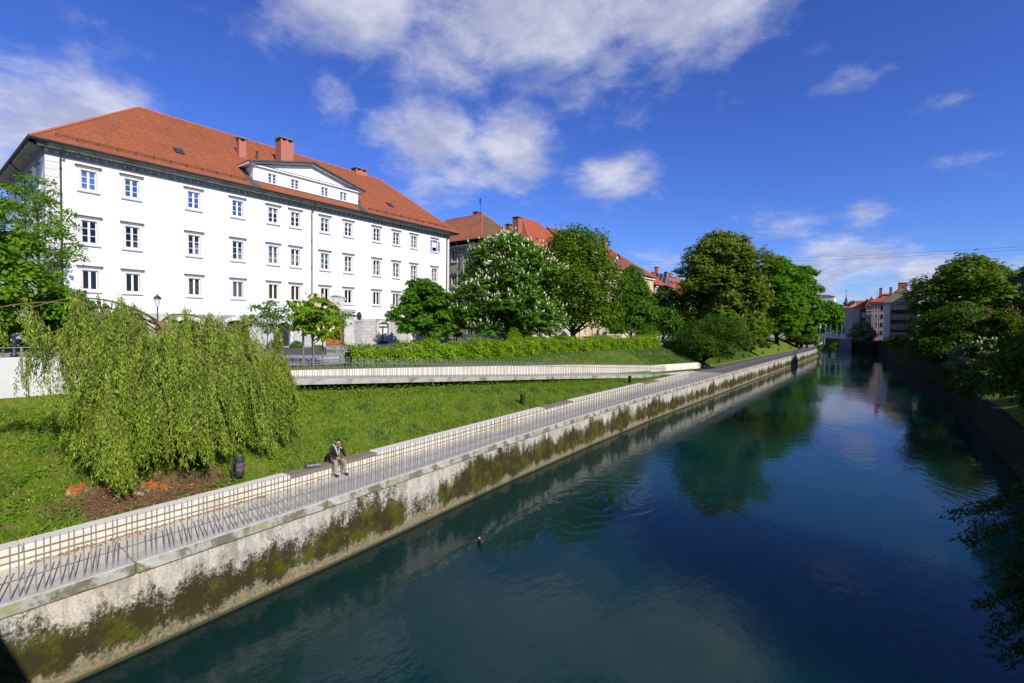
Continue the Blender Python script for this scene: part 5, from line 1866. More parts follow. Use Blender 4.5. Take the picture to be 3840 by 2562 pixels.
limb([(.2, -.35, 4.3), (.8, -.9, 4.8), (1.2, -1.5, 4.5), (1.5, -2.0, 3.9)], .07)
limb([(.2, -.35, 4.2), (.5, -1.1, 4.75), (.7, -1.7, 4.5), (.9, -2.5, 3.8)], .07)
limb([(.2, -.3, 3.6), (1.2, -1.0, 3.8), (1.8, -1.5, 3.2), (2.1, -1.8, 2.4)], .06)
limb([(.2, -.35, 4.5), (-.2, -1.5, 5.1), (-.1, -3.4, 5.3), (0, -5.0, 4.9), (.1, -6.0, 4.4)], .07)
m.build('limbs', 'bark_willow', wtr, True)
PS, AS, BS = [], [], []
ms = MB()
clus = []
for s in range(150):
    L_ = arch[s % len(arch)]
    t = rs.uniform(.2, 1.0) ** .8
    p = Vector(L_[min(int(t * len(L_)), len(L_) - 1)]) + Vector((rs.normal() * .35 + .05, rs.normal() * .4, rs.normal() * .12))
    clus.append((p, rs.uniform(1.0, 3.9), rs.normal() * .12 + .08, rs.normal() * .14))
nst = 3900
for s in range(nst):
    cp, cl_, cdx, cdy = clus[rs.randint(len(clus))]
    p = cp + Vector((rs.normal() * .09, rs.normal() * .1, rs.normal() * .12))
    gx, gy = wx + p.x, wy + p.y
    gl = zg(min(gx, benx(gy) - .6), gy) - wz
    left_wing = p.y < -4.0
    if p.y > 3.5:
        continue
    near_bin = math.hypot(p.x - 3.2, p.y - .8) < 1.3
    if p.y < -2.8 and rs.uniform() < .6:
        continue
    ln = min(cl_ * rs.uniform(.6, 1.1) if not left_wing else rs.uniform(.5, 1.5), max(.3, p.z - gl - rs.uniform(.25, .9)))
    if near_bin:
        ln = min(ln, max(.3, p.z - gl - 1.1))
    if p.y < -2.9:
        ln = min(ln, rs.uniform(.5, 1.5))
    elif p.y < -2.3:
        ln = min(ln, rs.uniform(1.6, 3.4))
    if p.y > 3.4:
        ln = min(ln, rs.uniform(.8, 2.6))
    drift = np.array([rs.normal() * .05 + cdx, rs.normal() * .06 + cdy, 0])
    nseg = max(3, int(ln / .25))
    pts = []
    ph = rs.uniform(0, 6)
    for k in range(nseg + 1):
        q = k / nseg
        out = .22 * (1 - (1 - q) ** 2)
        pts.append(np.array([p.x, p.y, p.z]) + drift * q * ln + np.array([out * rs.uniform(.6, 1.2) * .5 + .04 * math.sin(ph + 3 * q), .05 * math.sin(2 * ph + 4 * q), -ln * q]))
    pts = np.array(pts)
    if s % 2 == 0:
        ms.tube([tuple(a) for a in pts[::2]] if len(pts) > 4 else [tuple(a) for a in pts], .006, 3, cap=False)
    nlv = int(ln * 34)
    tt = rs.uniform(0, nseg - .001, nlv)
    i0 = tt.astype(int)
    base = pts[i0] + (pts[i0 + 1] - pts[i0]) * (tt - i0)[:, None]
    base += rs.normal(size=(nlv, 3)) * .028
    d = unit(rs.normal(size=(nlv, 3)) * .33 + np.array([.08, 0, -.85]))
    sz = rs.uniform(.085, .165, (nlv, 1))
    b = unit(np.cross(d, rs.normal(size=(nlv, 3)))) * sz * .115
    PS.append(base)
    AS.append(d * sz)
    BS.append(b)
leafobj('crown', np.concatenate(PS), np.concatenate(AS), np.concatenate(BS), 'leaf_willow', WT)
ms.build('strands', 'bark_willow', wtr)

# ---- willow boughs reaching into the picture over the water at the right
rs = np.random.RandomState(78)
FB = empty('overhanging_willow', (7.4, 16.5, 2.6), 0, 'dark willow boughs hanging over the water at the right edge', 'tree')
o0 = np.array([7.4, 16.5, 2.6])
m = MB()
m.tube([(0, 0, -.3), (-.5, 0, .6), (-1.6, -.2, 1.2), (-3.2, -.4, 1.5)], [.26, .2, .14, .06], 8)
ftr = m.build('trunk', 'bark_dark', FB, True)
tips = [((3.6, 16.0, 4.6), (1.16, 14.63, 3.92)), ((3.5, 16.0, 4.1), (1.36, 14.76, 3.35)), ((3.4, 15.9, 5.0), (1.8, 15.1, 4.1)), ((3.4, 16.0, 3.4), (1.95, 15.18, 2.5)), ((3.5, 15.8, 2.8), (1.72, 15.0, 1.8)),
        ((3.6, 15.9, 2.2), (1.95, 15.16, 1.2)), ((3.7, 15.9, 1.7), (2.1, 15.2, .7)), ((3.4, 15.9, 3.8), (2.1, 15.3, 3.0)), ((3.6, 15.8, 3.0), (2.2, 15.3, 2.1)), ((3.7, 15.9, 2.4), (2.3, 15.3, 1.6)),
        ((3.8, 16.2, 5.6), (2.5, 15.7, 5.0)), ((3.9, 16.2, 6.2), (2.6, 15.8, 5.6)), ((4.0, 16.0, 1.6), (2.5, 15.5, 1.0)), ((3.8, 16.0, 4.4), (2.35, 15.5, 3.6)), ((3.6, 16.1, 3.2), (2.4, 15.6, 2.6)), ((3.8, 16.1, 2.6), (2.45, 15.6, 2.0))]
for k in range(16):     # the rest of the crown, back to the bank
    q = k / 15
    tips.append(((6.6, 16.6 + rs.uniform(-.4, .6), 3.6 + 2.6 * q), (4.6 + rs.uniform(-1.0, .8), 16.3 + rs.uniform(-.9, 1.2), 2.2 + 4.2 * q)))
PS, AS, BS = [], [], []
for a, b in tips:
    a, b = np.array(a) - o0, np.array(b) - o0
    for rep in range(4):
        aa = a + rs.normal(size=3) * .15
        bb = b + (rs.normal(size=3) * .12 + np.array([.25, .1, -.1]) if rep else 0)
        c = (aa + bb) / 2 + np.array([0, 0, .22])
        tt = np.linspace(0, 1, 9)[:, None]
        pts = (1 - tt) ** 2 * aa + 2 * (1 - tt) * tt * c + tt ** 2 * bb
        m2 = MB()
        m.v, m.f, m.m, m.uv = ([], [], [], []) if rep == 0 and False else (m.v, m.f, m.m, m.uv)
        n_ = 125
        u = rs.uniform(0, 7.99, n_)
        i0 = u.astype(int)
        base = pts[i0] + (pts[i0 + 1] - pts[i0]) * (u - i0)[:, None] + rs.normal(size=(n_, 3)) * .05
        along = unit(pts[i0 + 1] - pts[i0])
        d = unit(along * .6 + rs.normal(size=(n_, 3)) * .6 + np.array([0, 0, -.35]))
        sz = rs.uniform(.09, .17, (n_, 1))
        PS.append(base)
        AS.append(d * sz)
        BS.append(unit(np.cross(d, rs.normal(size=(n_, 3)))) * sz * .17)
        mm = MB()
        mm.tube([tuple(p) for p in pts], [.016 * (1 - .8 * k / 8) for k in range(9)], 4)
        mm.build('bough', 'bark_dark', FB)
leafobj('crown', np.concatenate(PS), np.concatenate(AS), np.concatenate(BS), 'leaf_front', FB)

# ---- hedge
def hedge(name, label, pts, w, h0, h1, n, seed, mat='leaf_hedge', size=.12):
    rs = np.random.RandomState(seed)
    y0, y1 = pts[0][1], pts[-1][1]
    X = lambda y: I(y, [p[1] for p in pts], [p[0] for p in pts])
    Yv = rs.uniform(y0, y1, n)
    lump = .16 * np.sin(Yv * .9 + seed) + .13 * np.sin(Yv * 2.3) + .09 * np.sin(Yv * 5.3) + .1 * np.sin(Yv * 9.7 + 2)
    Hh_ = I(Yv, [y0, y1], [h0, h1]) + lump
    face = rs.choice(3, n, p=[.52, .38, .10])
    u, v = rs.uniform(0, 1, n), rs.uniform(0, 1, n)
    bul = .2 * np.sin(Yv * 1.7 + 1) + .14 * np.sin(Yv * 4.1) + .1 * np.sin(v * 9 + Yv * 3)
    xx = np.where(face == 0, rs.normal(0, .1, n) + bul, np.where(face == 1, -u * w, -w + rs.normal(0, .1, n)))
    zz = np.where(face == 1, Hh_ + rs.normal(0, .08, n) + np.where(rs.uniform(0, 1, n) > .95, rs.uniform(.05, .3, n), 0), v * Hh_)
    # rounded shoulders
    zz = np.where((face == 1) & (u < .12), zz - (.12 - u) * 1.5, zz)
    xw = X(Yv) + xx
    gz = zground(X(Yv) - .4, Yv)
    P = np.stack([xw, Yv, gz + zz], 1)
    N = np.zeros((n, 3))
    N[:, 0] = np.where(face == 0, 1, np.where(face == 2, -1, .2))
    N[:, 2] = np.where(face == 1, 1, .25)
    c = np.array([X(y0), y0, zg(X(y0), y0)])
    Hd = empty(name, tuple(c), 0, label, 'hedge')
    A = foliage(rs, P - c, unit(N), size, 'simple', .35, .38)
    leafobj('foliage', *A, mat, Hd)
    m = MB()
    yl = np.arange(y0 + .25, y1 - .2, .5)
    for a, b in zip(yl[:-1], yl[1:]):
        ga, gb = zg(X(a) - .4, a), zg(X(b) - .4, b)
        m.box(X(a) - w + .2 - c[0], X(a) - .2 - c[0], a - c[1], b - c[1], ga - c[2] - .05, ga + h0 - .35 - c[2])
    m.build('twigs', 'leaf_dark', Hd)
    return Hd


hedge('hedge', 'long clipped bright green hedge above the ramp', [(-26.5, 18.0), (-26.6, 30), (-26.9, 56)], 1.5, 1.25, 1.5, 52000, 5)
hedge('hedge', 'rounded far block of hedge at the right end of the long hedge', [(-26.9, 57.2), (-27.0, 72)], 1.6, 1.55, 1.75, 13000, 6)
hedge('hedge', 'dark shaded hedge under the leaning tree', [(-25.5, 73), (-25.6, 82)], 1.8, 1.6, 1.7, 6000, 7, 'leaf_lime')

# ---- grass, weeds and litter on the slope
rs = np.random.RandomState(90)


def scatter(n, y0, y1, xf):
    Y = rs.uniform(y0, y1, n)
    a, b = xf(Y)
    X = a + (b - a) * rs.uniform(0, 1, n)
    return X, Y


def soil_mask(X, Y):
    r = ((X + 17.7) / 1.4) ** 2 + ((Y - 4.9) / 1.9) ** 2
    return r + .35 * np.sin(3 * X + 2 * Y) * np.sin(2.3 * Y - X)


def slope(Y):
    lo = np.where(Y < 7.0, -26.8, np.where(Y < 9.5, I(Y, [7, 9.5], [-24, -21.9]), ramf(Y)))
    return benx(Y) - .56, lo


def blades(X, Y, hmin, hmax, wd, mat, name, per=3):
    Z = zground(X, Y) + np.array([lumps(a, b, .045) for a, b in zip(X, Y)])
    base = np.repeat(np.stack([X, Y, Z - .01], 1), per, 0)
    n = len(base)
    base[:, :2] += rs.normal(size=(n, 2)) * .03
    h = rs.uniform(hmin, hmax, (n, 1))
    d = unit(rs.normal(size=(n, 3)) * np.array([.45, .45, 0]) + np.array([.12, 0, 1]))
    s = unit(np.cross(d, rs.normal(size=(n, 3)))) * wd
    tip = base + d * h
    V = np.stack([base - s, base + s, tip], 1).reshape(-1, 3)
    return tag(ob(name, npmesh(name, V, np.arange(n * 3).reshape(n, 3), mat)), kind='stuff')


X, Y = scatter(42000, -1.5, 57, slope)
keep = (soil_mask(X, Y) > 1.0)
blades(X[keep], Y[keep], .06, .19, .016, 'grass_blade', 'grass')
X, Y = scatter(9000, -1.5, 50, slope)
cl = np.sin(X * 2.1 + 1.3 * Y) * np.sin(1.7 * Y - X * .7)
keep = (cl > .45) & (soil_mask(X, Y) > .8)
blades(X[keep], Y[keep], .16, .36, .015, 'grass_tall', 'tall_grass', 5)
X, Y = scatter(15000, 17, 70, lambda Y: (ramw(Y) - .2, np.full(len(Y), -26.6)))
blades(X, Y, .06, .2, .014, 'grass_tall', 'lawn_grass')
X, Y = scatter(14000, 60, 110, lambda Y: (pathx(Y) - .3, np.full(len(Y), -27.)))
keep = (Y > 71) | (X < ramw(Y) - .2)
blades(X[keep], Y[keep], .08, .22, .03, 'grass_tall', 'far_grass')
# broad-leaved weeds in patches
X, Y = scatter(34000, -1.5, 56, slope)
cl = np.sin(X * 1.9 - .6 * Y) * np.sin(1.3 * Y + X * 1.1) + .5 * np.sin(4.1 * X + 3.3 * Y)
near_ramp = (X < ramf(Y) + .9) & (Y > 9)
keep = ((cl > np.where(Y < 8, .0, .45)) | near_ramp) & (soil_mask(X, Y) > .55)
X, Y = X[keep], Y[keep]
Z = zground(X, Y)
n = len(X)
P = np.stack([X, Y, Z + rs.uniform(.03, .14, n) + np.where((X < ramf(Y) + .9) & (Y > 9), rs.uniform(0, .22, n), 0)], 1)
d = unit(rs.normal(size=(n, 3)) * np.array([1, 1, .35]) + np.array([.2, 0, .1]))
s = rs.uniform(.05, .11, (n, 1)) * np.where(Y < 8, 1.25, 1.0)[:, None]
tag(leafobj('ground_ivy', P, d * s, unit(np.cross(d, rs.normal(size=(n, 3)) * .3 + np.array([.3, 0, 1]))) * s * .42, 'weed_leaf'), kind='stuff')
# brown litter and dry tufts on the bare earth, leaves along the foot of the seat wall
n = 5200
Y = rs.uniform(2.2, 8.0, n)
X = benx(Y) - .6 - rs.uniform(0, 3.2, n)
k = soil_mask(X, Y) < 1.25
X, Y = X[k], Y[k]
P = np.stack([X, Y, zground(X, Y) + .015 + rs.uniform(0, .03, len(X))], 1)
Y2 = np.concatenate([rs.uniform(2, 7.8, 700), rs.uniform(8, 13, 160), rs.uniform(-1, 45, 200)])
X2 = benx(Y2) - .08 + np.abs(rs.normal(size=len(Y2))) * .13
P = np.concatenate([P, np.stack([X2, Y2, np.full(len(Y2), PZ + .012)], 1)])
n = len(P)
d = unit(rs.normal(size=(n, 3)) * np.array([1, 1, .25]))
s = rs.uniform(.035, .10, (n, 1))
tag(leafobj('leaf_litter', P, d * s, unit(np.cross(d, rs.normal(size=(n, 3)) * .25 + np.array([0, 0, 1]))) * s * .3, 'litter_leaf'), kind='stuff')
n = 1500
Y = rs.uniform(2.0, 8.0, n)
X = benx(Y) - .7 - rs.uniform(0, 3.4, n)
k = (soil_mask(X, Y) < 1.3) & (np.sin(X * 3 + Y * 2.1) > .35)
blades(X[k], Y[k], .08, .24, .008, 'dry_grass', 'dry_grass', 6)

# ------------------------------------------------------------------ people
def person(name, label, loc, rz, J, segs, mats, fingers=(), hair=None, cat='person', extra=None):
    """J: joint -> (x,y,z,r); segs: (a, b, material index); first joint is the root"""
    names = list(J)
    me = bpy.data.meshes.new('skeleton')
    me.from_pydata([J[k][:3] for k in names], [(names.index(a), names.index(b)) for a, b, _ in segs], [])
    tmp = bpy.data.objects.new('skeleton', me)
    COL.objects.link(tmp)
    tmp.modifiers.new('skin', 'SKIN')
    sv = me.skin_vertices[0].data
    for i, k in enumerate(names):
        r = J[k][3]
        sv[i].radius = (r, r) if not hasattr(r, '__len__') else r
        sv[i].use_root = (i == 0)
    sub = tmp.modifiers.new('sub', 'SUBSURF')
    sub.levels = 2
    bpy.context.view_layer.update()
    dg = bpy.context.evaluated_depsgraph_get()
    ev = tmp.evaluated_get(dg)
    em = ev.to_mesh()
    V = [tuple(v.co) for v in em.vertices]
    Fc = [tuple(p.vertices) for p in em.polygons]
    ev.to_mesh_clear()
    bpy.data.objects.remove(tmp)
    A = np.array([J[a][:3] for a, b, _ in segs])
    Bq = np.array([J[b][:3] for a, b, _ in segs])
    mb = MB()
    Va = np.array(V)
    for f in Fc:
        c = Va[list(f)].mean(0)
        t = (((c - A) * (Bq - A)).sum(1) / np.maximum(((Bq - A) ** 2).sum(1), 1e-9)).clip(0, 1)
        d = np.linalg.norm(A + (Bq - A) * t[:, None] - c, axis=1)
        mb.m.append(segs[int(d.argmin())][2])
        mb.f.append(f)
        mb.uv.append(None)
    mb.v = V
    for (w_, dirv, side, curl, mi) in fingers:      # hand at w_: four fingers and a thumb
        w_, dirv, side = Vector(w_), Vector(dirv).normalized(), Vector(side).normalized()
        nrm = dirv.cross(side)
        for k, ln in enumerate((.072, .082, .078, .06)):
            b0 = w_ + dirv * .05 + side * (k - 1.5) * .021
            p1 = b0 + dirv * ln * .5 + nrm * curl * .02
            p2 = p1 + (dirv * (1 - curl) + nrm * curl).normalized() * ln * .5
            mb.tube([b0, p1, p2], [.0095, .0088, .0065], 5, mi)
        t0 = w_ + dirv * .005 - side * .03
        mb.tube([t0, t0 - side * .03 + dirv * .03, t0 - side * .035 + dirv * .065 + nrm * .01], [.012, .0105, .008], 5, mi)
    root = empty(name, loc, rz, label, cat)
    body = mb.build('body', mats, root, True)
    if extra:
        extra(root, body)
    return root


def head_bits(root, c, tilt, mats_hair='hair', long_=False):
    c = Vector(c)
    m = MB()
    # hair cap: upper and back part of an egg
    vs, fs = [], []
    nu, nv = 12, 7
    for j in range(nv + 1):
        th = (j / nv) * math.pi * .62
        for i in range(nu):
            ph = 2 * math.pi * i / nu
            x, y_, z_ = math.sin(th) * math.cos(ph), math.sin(th) * math.sin(ph), math.cos(th)
            cut = 1.0
            if x > .45 and z_ < .55:
                z_ = .55
            rr = 1 + .05 * math.sin(5 * ph + 3 * th)
            vs.append((c.x + (x * .098 - .012) * rr, c.y + y_ * .086 * rr, c.z + z_ * .125 * rr + .012))
    for j in range(nv):
        for i in range(nu):
            fs.append((j * nu + i, j * nu + (i + 1) % nu, (j + 1) * nu + (i + 1) % nu, (j + 1) * nu + i))
    m.add(vs, fs)
    if long_:
        m.tube([(c.x - .06, c.y, c.z + .04), (c.x - .09, c.y, c.z - .1), (c.x - .08, c.y, c.z - .22)], [.07, .075, .04], 8)
    m.build('hair', mats_hair, root, True)
    m = MB()
    f = Vector((math.cos(tilt), 0, -math.sin(tilt)))
    for s in (-1, 1):
        e = c + f * .083 + Vector((0, s * .032, .0))
        m.lathe([(.001, -.007), (.011, 0), (.001, .007)], 6, tuple(e))
    m.build('eyes', 'hair', root)
    m = MB()
    m.tube([c + f * .082 + Vector((0, 0, .012)), c + f * .108 + Vector((0, 0, -.028)), c + f * .082 + Vector((0, 0, -.036))], [.008, .014, .01], 6)
    for s in (-1, 1):
        m.tube([c + Vector((-.01, s * .08, .015)), c + Vector((-.015, s * .096, 0)), c + Vector((-.008, s * .083, -.03))], [.012, .018, .01], 5)
    m.tube([c + f * .078 + Vector((0, -.022, -.062)), c + f * .083 + Vector((0, 0, -.062)), c + f * .078 + Vector((0, .022, -.062))], [.004, .008, .004], 5, 1)
    m.build('face_features', ['skin', 'cloth_red'], root, True)


def sit_extra(root, body):
    head_bits(root, (.165, .01, 1.265), .35)
    m = MB()
    for s, tx, hx in ((1, .6, .41), (-1, .57, .38)):
        y_ = s * .185
        m.tube([(hx - .07, y_, .06), (hx + .03, y_, .065), (tx - .03, y_ * 1.06, .05), (tx + .02, y_ * 1.08, .04)], [.045, .052, .048, .03], 8, 0)
        m.tube([(hx - .09, y_, .016), (hx + .05, y_, .016), (tx + .04, y_ * 1.08, .016)], [.04, .05, .035], 8, 1, sq=.35)
    m.build('shoes', ['shoe', 'shoe_sole'], root, True)
    m = MB()
    m.tube([(.02, .12, 1.14), (.13, .07, 1.02), (.16, .03, .82), (.15, .02, .70)], [.035, .035, .03, .02], 6)
    m.tube([(.02, -.12, 1.14), (.13, -.07, 1.02), (.16, -.03, .86), (.15, -.02, .74)], [.035, .035, .03, .02], 6)
    m.tube([(.0, -.13, 1.13), (-.06, 0, 1.16), (.0, .13, 1.13)], [.035, .045, .035], 6)
    m.build('scarf', 'cloth_grey', root, True)


J = dict(pelvis=(-.12, 0, .56, .15), waist=(-.07, 0, .74, .14), chest=(.01, 0, .95, .165), neck0=(.07, 0, 1.11, .075), neck=(.11, 0, 1.17, .055), head=(.155, .01, 1.24, .078), crown=(.17, .01, 1.33, .088),
         sl=(.03, .18, 1.06, .085), el=(.33, .21, .72, .055), wl=(.285, .09, 1.03, .036), hl=(.265, .055, 1.10, .035),
         sr=(.03, -.18, 1.06, .085), er=(.10, -.31, .80, .058), wr=(.33, -.12, .71, .038), hr=(.395, -.07, .70, .034),
         pl=(-.08, .10, .56, .115), kl=(.36, .17, .55, .082), al=(.385, .18, .13, .058), pr=(-.08, -.10, .56, .115), kr=(.36, -.17, .55, .082), ar=(.355, -.175, .13, .058))
sg = [('pelvis', 'waist', 0), ('waist', 'chest', 0), ('chest', 'neck0', 0), ('neck0', 'neck', 2), ('neck', 'head', 2), ('head', 'crown', 2), ('chest', 'sl', 0), ('sl', 'el', 0), ('el', 'wl', 0), ('wl', 'hl', 2),
      ('chest', 'sr', 0), ('sr', 'er', 0), ('er', 'wr', 0), ('wr', 'hr', 2), ('pelvis', 'pl', 1), ('pl', 'kl', 1), ('kl', 'al', 1), ('pelvis', 'pr', 1), ('pr', 'kr', 1), ('kr', 'ar', 1)]
px, py = benx(10.6) - .16, 10.6
person('person', 'person in black jacket and khaki trousers sitting on the bench, hand at mouth', (px, py, PZ), R(-8), J, sg, ['cloth_black', 'cloth_khaki', 'skin'],
       [((.265, .055, 1.10), (-.15, -.35, .9), (.5, .2, .1), .6, 2), ((.395, -.07, .70), (.8, .5, 0), (0.4, -.7, .1), .5, 2)], extra=sit_extra)
m = MB()
m.bbox(-.035, .035, -.075, .075, 0, .012, .004)
o = m.build('phone', 'metal_dark', None, loc=(px + .45, py - .07, PZ + .715), rz=R(30))
tag(o, 'small dark phone held in the lap of the sitting person', 'phone')
bp = empty('backpack', (benx(9.75) - .3, 9.72, PZ + .445), R(80), 'grey backpack lying on the timber bench beside the sitting person', 'backpack')
m = MB()
m.tube([(-.30, 0, .07), (-.24, 0, .085), (-.05, 0, .09), (.12, 0, .075), (.24, 0, .05), (.29, 0, .035)], [.06, .13, .15, .14, .11, .04], 12, 0, sq=.55)
m.build('bag', 'backpack', bp, True)
m = MB()
m.tube([(-.22, .05, .15), (-.1, .07, .165), (.08, .08, .15)], .018, 6)
m.tube([(-.22, -.05, .15), (-.1, -.07, .165), (.08, -.08, .15)], .018, 6)
m.build('straps', 'cloth_black', bp, True)
m = MB()
m.tube([(-.28, 0, .12), (-.31, 0, .13), (-.31, 0, .08)], .02, 6)
m.build('grab_loop', 'cloth_black', bp)


def stander(h, stride=.12):
    k = h / 1.72
    q = dict(pelvis=(0, 0, .93, .145), waist=(.0, 0, 1.10, .125), chest=(.02, 0, 1.30, .15), neck0=(.02, 0, 1.45, .07), neck=(.03, 0, 1.50, .052), head=(.045, 0, 1.565, .076), crown=(.05, 0, 1.64, .086),
             sl=(0, .18, 1.41, .07), el=(.04, .24, 1.14, .05), wl=(.26, .19, 1.05, .034), hl=(.33, .17, 1.06, .032), sr=(0, -.18, 1.41, .07), er=(.04, -.24, 1.14, .05), wr=(.26, -.19, 1.05, .034), hr=(.33, -.17, 1.06, .032),
             pl=(0, .09, .92, .11), kl=(stride * .6, .1, .50, .072), al=(stride, .1, .10, .05), tl=(stride + .16, .11, .045, .042), pr=(0, -.09, .92, .11), kr=(-stride * .1, -.1, .50, .072), ar=(-stride, -.1, .12, .05), tr=(-stride + .14, -.11, .05, .042))
    return {n: tuple(c * k for c in v) for n, v in q.items()}


sg2 = sg + [('al', 'tl', 3), ('ar', 'tr', 3)]
wx_, wy_ = -50.6, 49.1
person('person', 'person in red jacket and blue jeans pushing a pushchair past the building', (wx_, wy_, zg(wx_, wy_) + .03), R(75), stander(1.66), sg2, ['cloth_red', 'cloth_blue', 'skin', 'shoe'],
       [((.32, .165, 1.02), (.9, 0, -.2), (0, -1, 0), .6, 2), ((.32, -.165, 1.02), (.9, 0, -.2), (0, 1, 0), .6, 2)], extra=lambda r_, b_: head_bits(r_, (.045, 0, 1.55), .1, 'hair', True))
person('person', 'person in dark red top walking at the far end of the promenade', (-19.6, 160, PZ), R(95), stander(1.75), sg2, ['cloth_red', 'cloth_black', 'skin', 'shoe'],
       [((.33, .165, 1.06), (.9, 0, -.2), (0, -1, 0), .6, 2), ((.33, -.165, 1.06), (.9, 0, -.2), (0, 1, 0), .6, 2)], extra=lambda r_, b_: head_bits(r_, (.047, 0, 1.62), .1))
person('person', 'person in white shirt walking toward the camera at the promenade end', (-18.6, 163, PZ), R(-80), stander(1.76), sg2, ['cloth_white', 'cloth_grey', 'skin', 'shoe'],
       [((.33, .165, 1.07), (.9, 0, -.2), (0, -1, 0), .6, 2), ((.33, -.165, 1.07), (.9, 0, -.2), (0, 1, 0), .6, 2)], extra=lambda r_, b_: head_bits(r_, (.047, 0, 1.63), .1))
# pushchair
pc = empty('pushchair', (wx_ + .35, wy_ + 1.0, zg(wx_, wy_) + .03), R(75), 'dark pushchair with thin frame in front of the person in red', 'pushchair')
m = MB()
for s in (-.24, .24):
    m.tube([(-.62, s, 1.02), (-.35, s, .75), (.35, s, .18)], .014, 5)
    m.tube([(-.42, s, .12), (.0, s, .5), (.12, s, .62)], .014, 5)
m.tube([(-.62, -.24, 1.02), (-.62, .24, 1.02)], .018, 6)
m.tube([(-.42, -.24, .12), (-.42, .24, .12)], .012, 5)
m.build('frame', 'metal_dark', pc)
m = MB()
m.bbox(-.28, .28, -.2, .2, .42, .56, .04)
m.bbox(-.34, -.2, -.2, .2, .5, .95, .04)
m.build('seat', 'cloth_black', pc)
m = MB()
for a in np.linspace(.2, 2.2, 6)[:-1]:
    b_ = a + .4
    m.quad((-.15 - .3 * math.cos(a), -.22, .72 + .3 * math.sin(a)), (-.15 - .3 * math.cos(b_), -.22, .72 + .3 * math.sin(b_)), (-.15 - .3 * math.cos(b_), .22, .72 + .3 * math.sin(b_)), (-.15 - .3 * math.cos(a), .22, .72 + .3 * math.sin(a)))
m.build('hood', 'cloth_black', pc)
for (x, s) in ((-.42, -.26), (-.42, .26), (.36, -.26), (.36, .26)):
    m = MB()
    pts = [(x + .11 * math.cos(t), s, .12 + .11 * math.sin(t)) for t in np.linspace(0, 2 * math.pi, 13)]
    m.tube(pts, .018, 5, cap=False)
    for t in (0, 2.1, 4.2):
        m.tube([(x, s, .12), (x + .11 * math.cos(t), s, .12 + .11 * math.sin(t))], .006, 4)
    m.build('wheel', 'metal_dark', pc)

# ------------------------------------------------------------------ litter bins
def bin_proto():
    d = {}
    m = MB()
    m.tube([(0, 0, -.3), (0, 0, 1.02)], .032, 8)
    m.box(-.02, .02, 0, .16, .78, .84)
    m.box(-.02, .02, 0, .16, .35, .41)
    d['post'] = m.mesh('post', 'bin_metal')
    m = MB()
    m.lathe([(.02, .16), (.15, .17), (.185, .24), (.19, .26), (.19, .92), (.205, .94), (.205, 1.0), (.185, 1.0), (.18, .94), (.17, .26), (.02, .25)], 16)
    d['basket'] = m.mesh('basket', 'bin_metal', True)
    m = MB()
    for zq in (.34, .62, .86):
        m.lathe([(.192, zq), (.198, zq + .01), (.198, zq + .035), (.192, zq + .045)], 16)
    d['band'] = m.mesh('band', 'bin_metal')
    m = MB()
    n_ = 8
    for k in range(n_):
        a0, a1 = -1.4 + k * .25, -1.4 + (k + 1) * .25
        m.quad((.196 * math.cos(a0), .196 * math.sin(a0), .44), (.196 * math.cos(a1), .196 * math.sin(a1), .44), (.196 * math.cos(a1), .196 * math.sin(a1), .82), (.196 * math.cos(a0), .196 * math.sin(a0), .82))
    d['sticker'] = m.mesh('sticker_layer', 'bin_sticker')
    return d


BP = bin_proto()
binlab = ['black graffiti-covered litter bin below the willow', 'black litter bin on the slope right of the sitting person', 'dark litter bin below the ramp near its lower end',
          'far litter bin just past the end of the ramp wall', 'second far litter bin past the ramp wall', 'third far litter bin past the ramp wall', 'fourth far litter bin past the ramp wall', 'farthest litter bin near the promenade end']
binpos = [(-17.12, 7.0), (-18.75, 25.5), (-19.35, 44.0), (-21.3, 83.5), (-21.3, 101), (-21.2, 119), (-21.2, 139), (-21.1, 158)]
for i, ((bx_, by_), lb) in enumerate(zip(binpos, binlab)):
    gz = zg(bx_, by_)
    Bn = empty('litter_bin', (bx_, by_, gz), R(20 + 15 * i), lb, 'litter bin', 'litter bins along the promenade')
    Bn.scale = (.8, .8, .8)
    ob('post', BP['post'], Bn)
    bk = ob('basket', BP['basket'], Bn, (0, .34, -.02))
    ob('band', BP['band'], bk)
    if i == 0:
        ob('sticker_layer', BP['sticker'], bk)

# ------------------------------------------------------------------ rotten stumps on the bare earth
def stump(name, label, x, y, s, mat, seed, hollow=False):
    rr = random.Random(seed)
    z = zg(x, y)
    m = MB()
    n_ = 14
    prof = [(1.25, -.25), (1.1, .0), (.95, .22), (.8, .42), (.62, .55), (.3, .5), (.06, .38)]
    vs, fs = [], []
    for j, (r_, zz) in enumerate(prof):
        for k in range(n_):
            a = 2 * math.pi * k / n_
            q = r_ * (1 + rr.uniform(-.22, .22) + .2 * math.sin(2 * a + seed))
            vs.append((q * math.cos(a) * s, q * math.sin(a) * s * .9, (zz + (rr.uniform(-.12, .14) if j > 1 else 0)) * s))
    for j in range(len(prof) - 1):
        for k in range(n_):
            fs.append((j * n_ + k, j * n_ + (k + 1) % n_, (j + 1) * n_ + (k + 1) % n_, (j + 1) * n_ + k))
    fs.append(tuple((len(prof) - 1) * n_ + k for k in range(n_)))
    m.add(vs, fs)
    T_ = empty(name, (x, y, z - .16 * s), 0, label, 'stump')
    m.build('wood', mat, T_)
    m = MB()
    for k in range(3):
        a = rr.uniform(-1.2, 1.2)
        m.tube([(.7 * s * math.cos(a), .7 * s * math.sin(a), .1 * s), (1.2 * s * math.cos(a), 1.2 * s * math.sin(a), -.12 * s), (1.5 * s * math.cos(a), 1.5 * s * math.sin(a), -.4 * s)], [.22 * s, .15 * s, .06 * s], 6)
    m.build('roots', 'stump_grey', T_, True)
    return T_


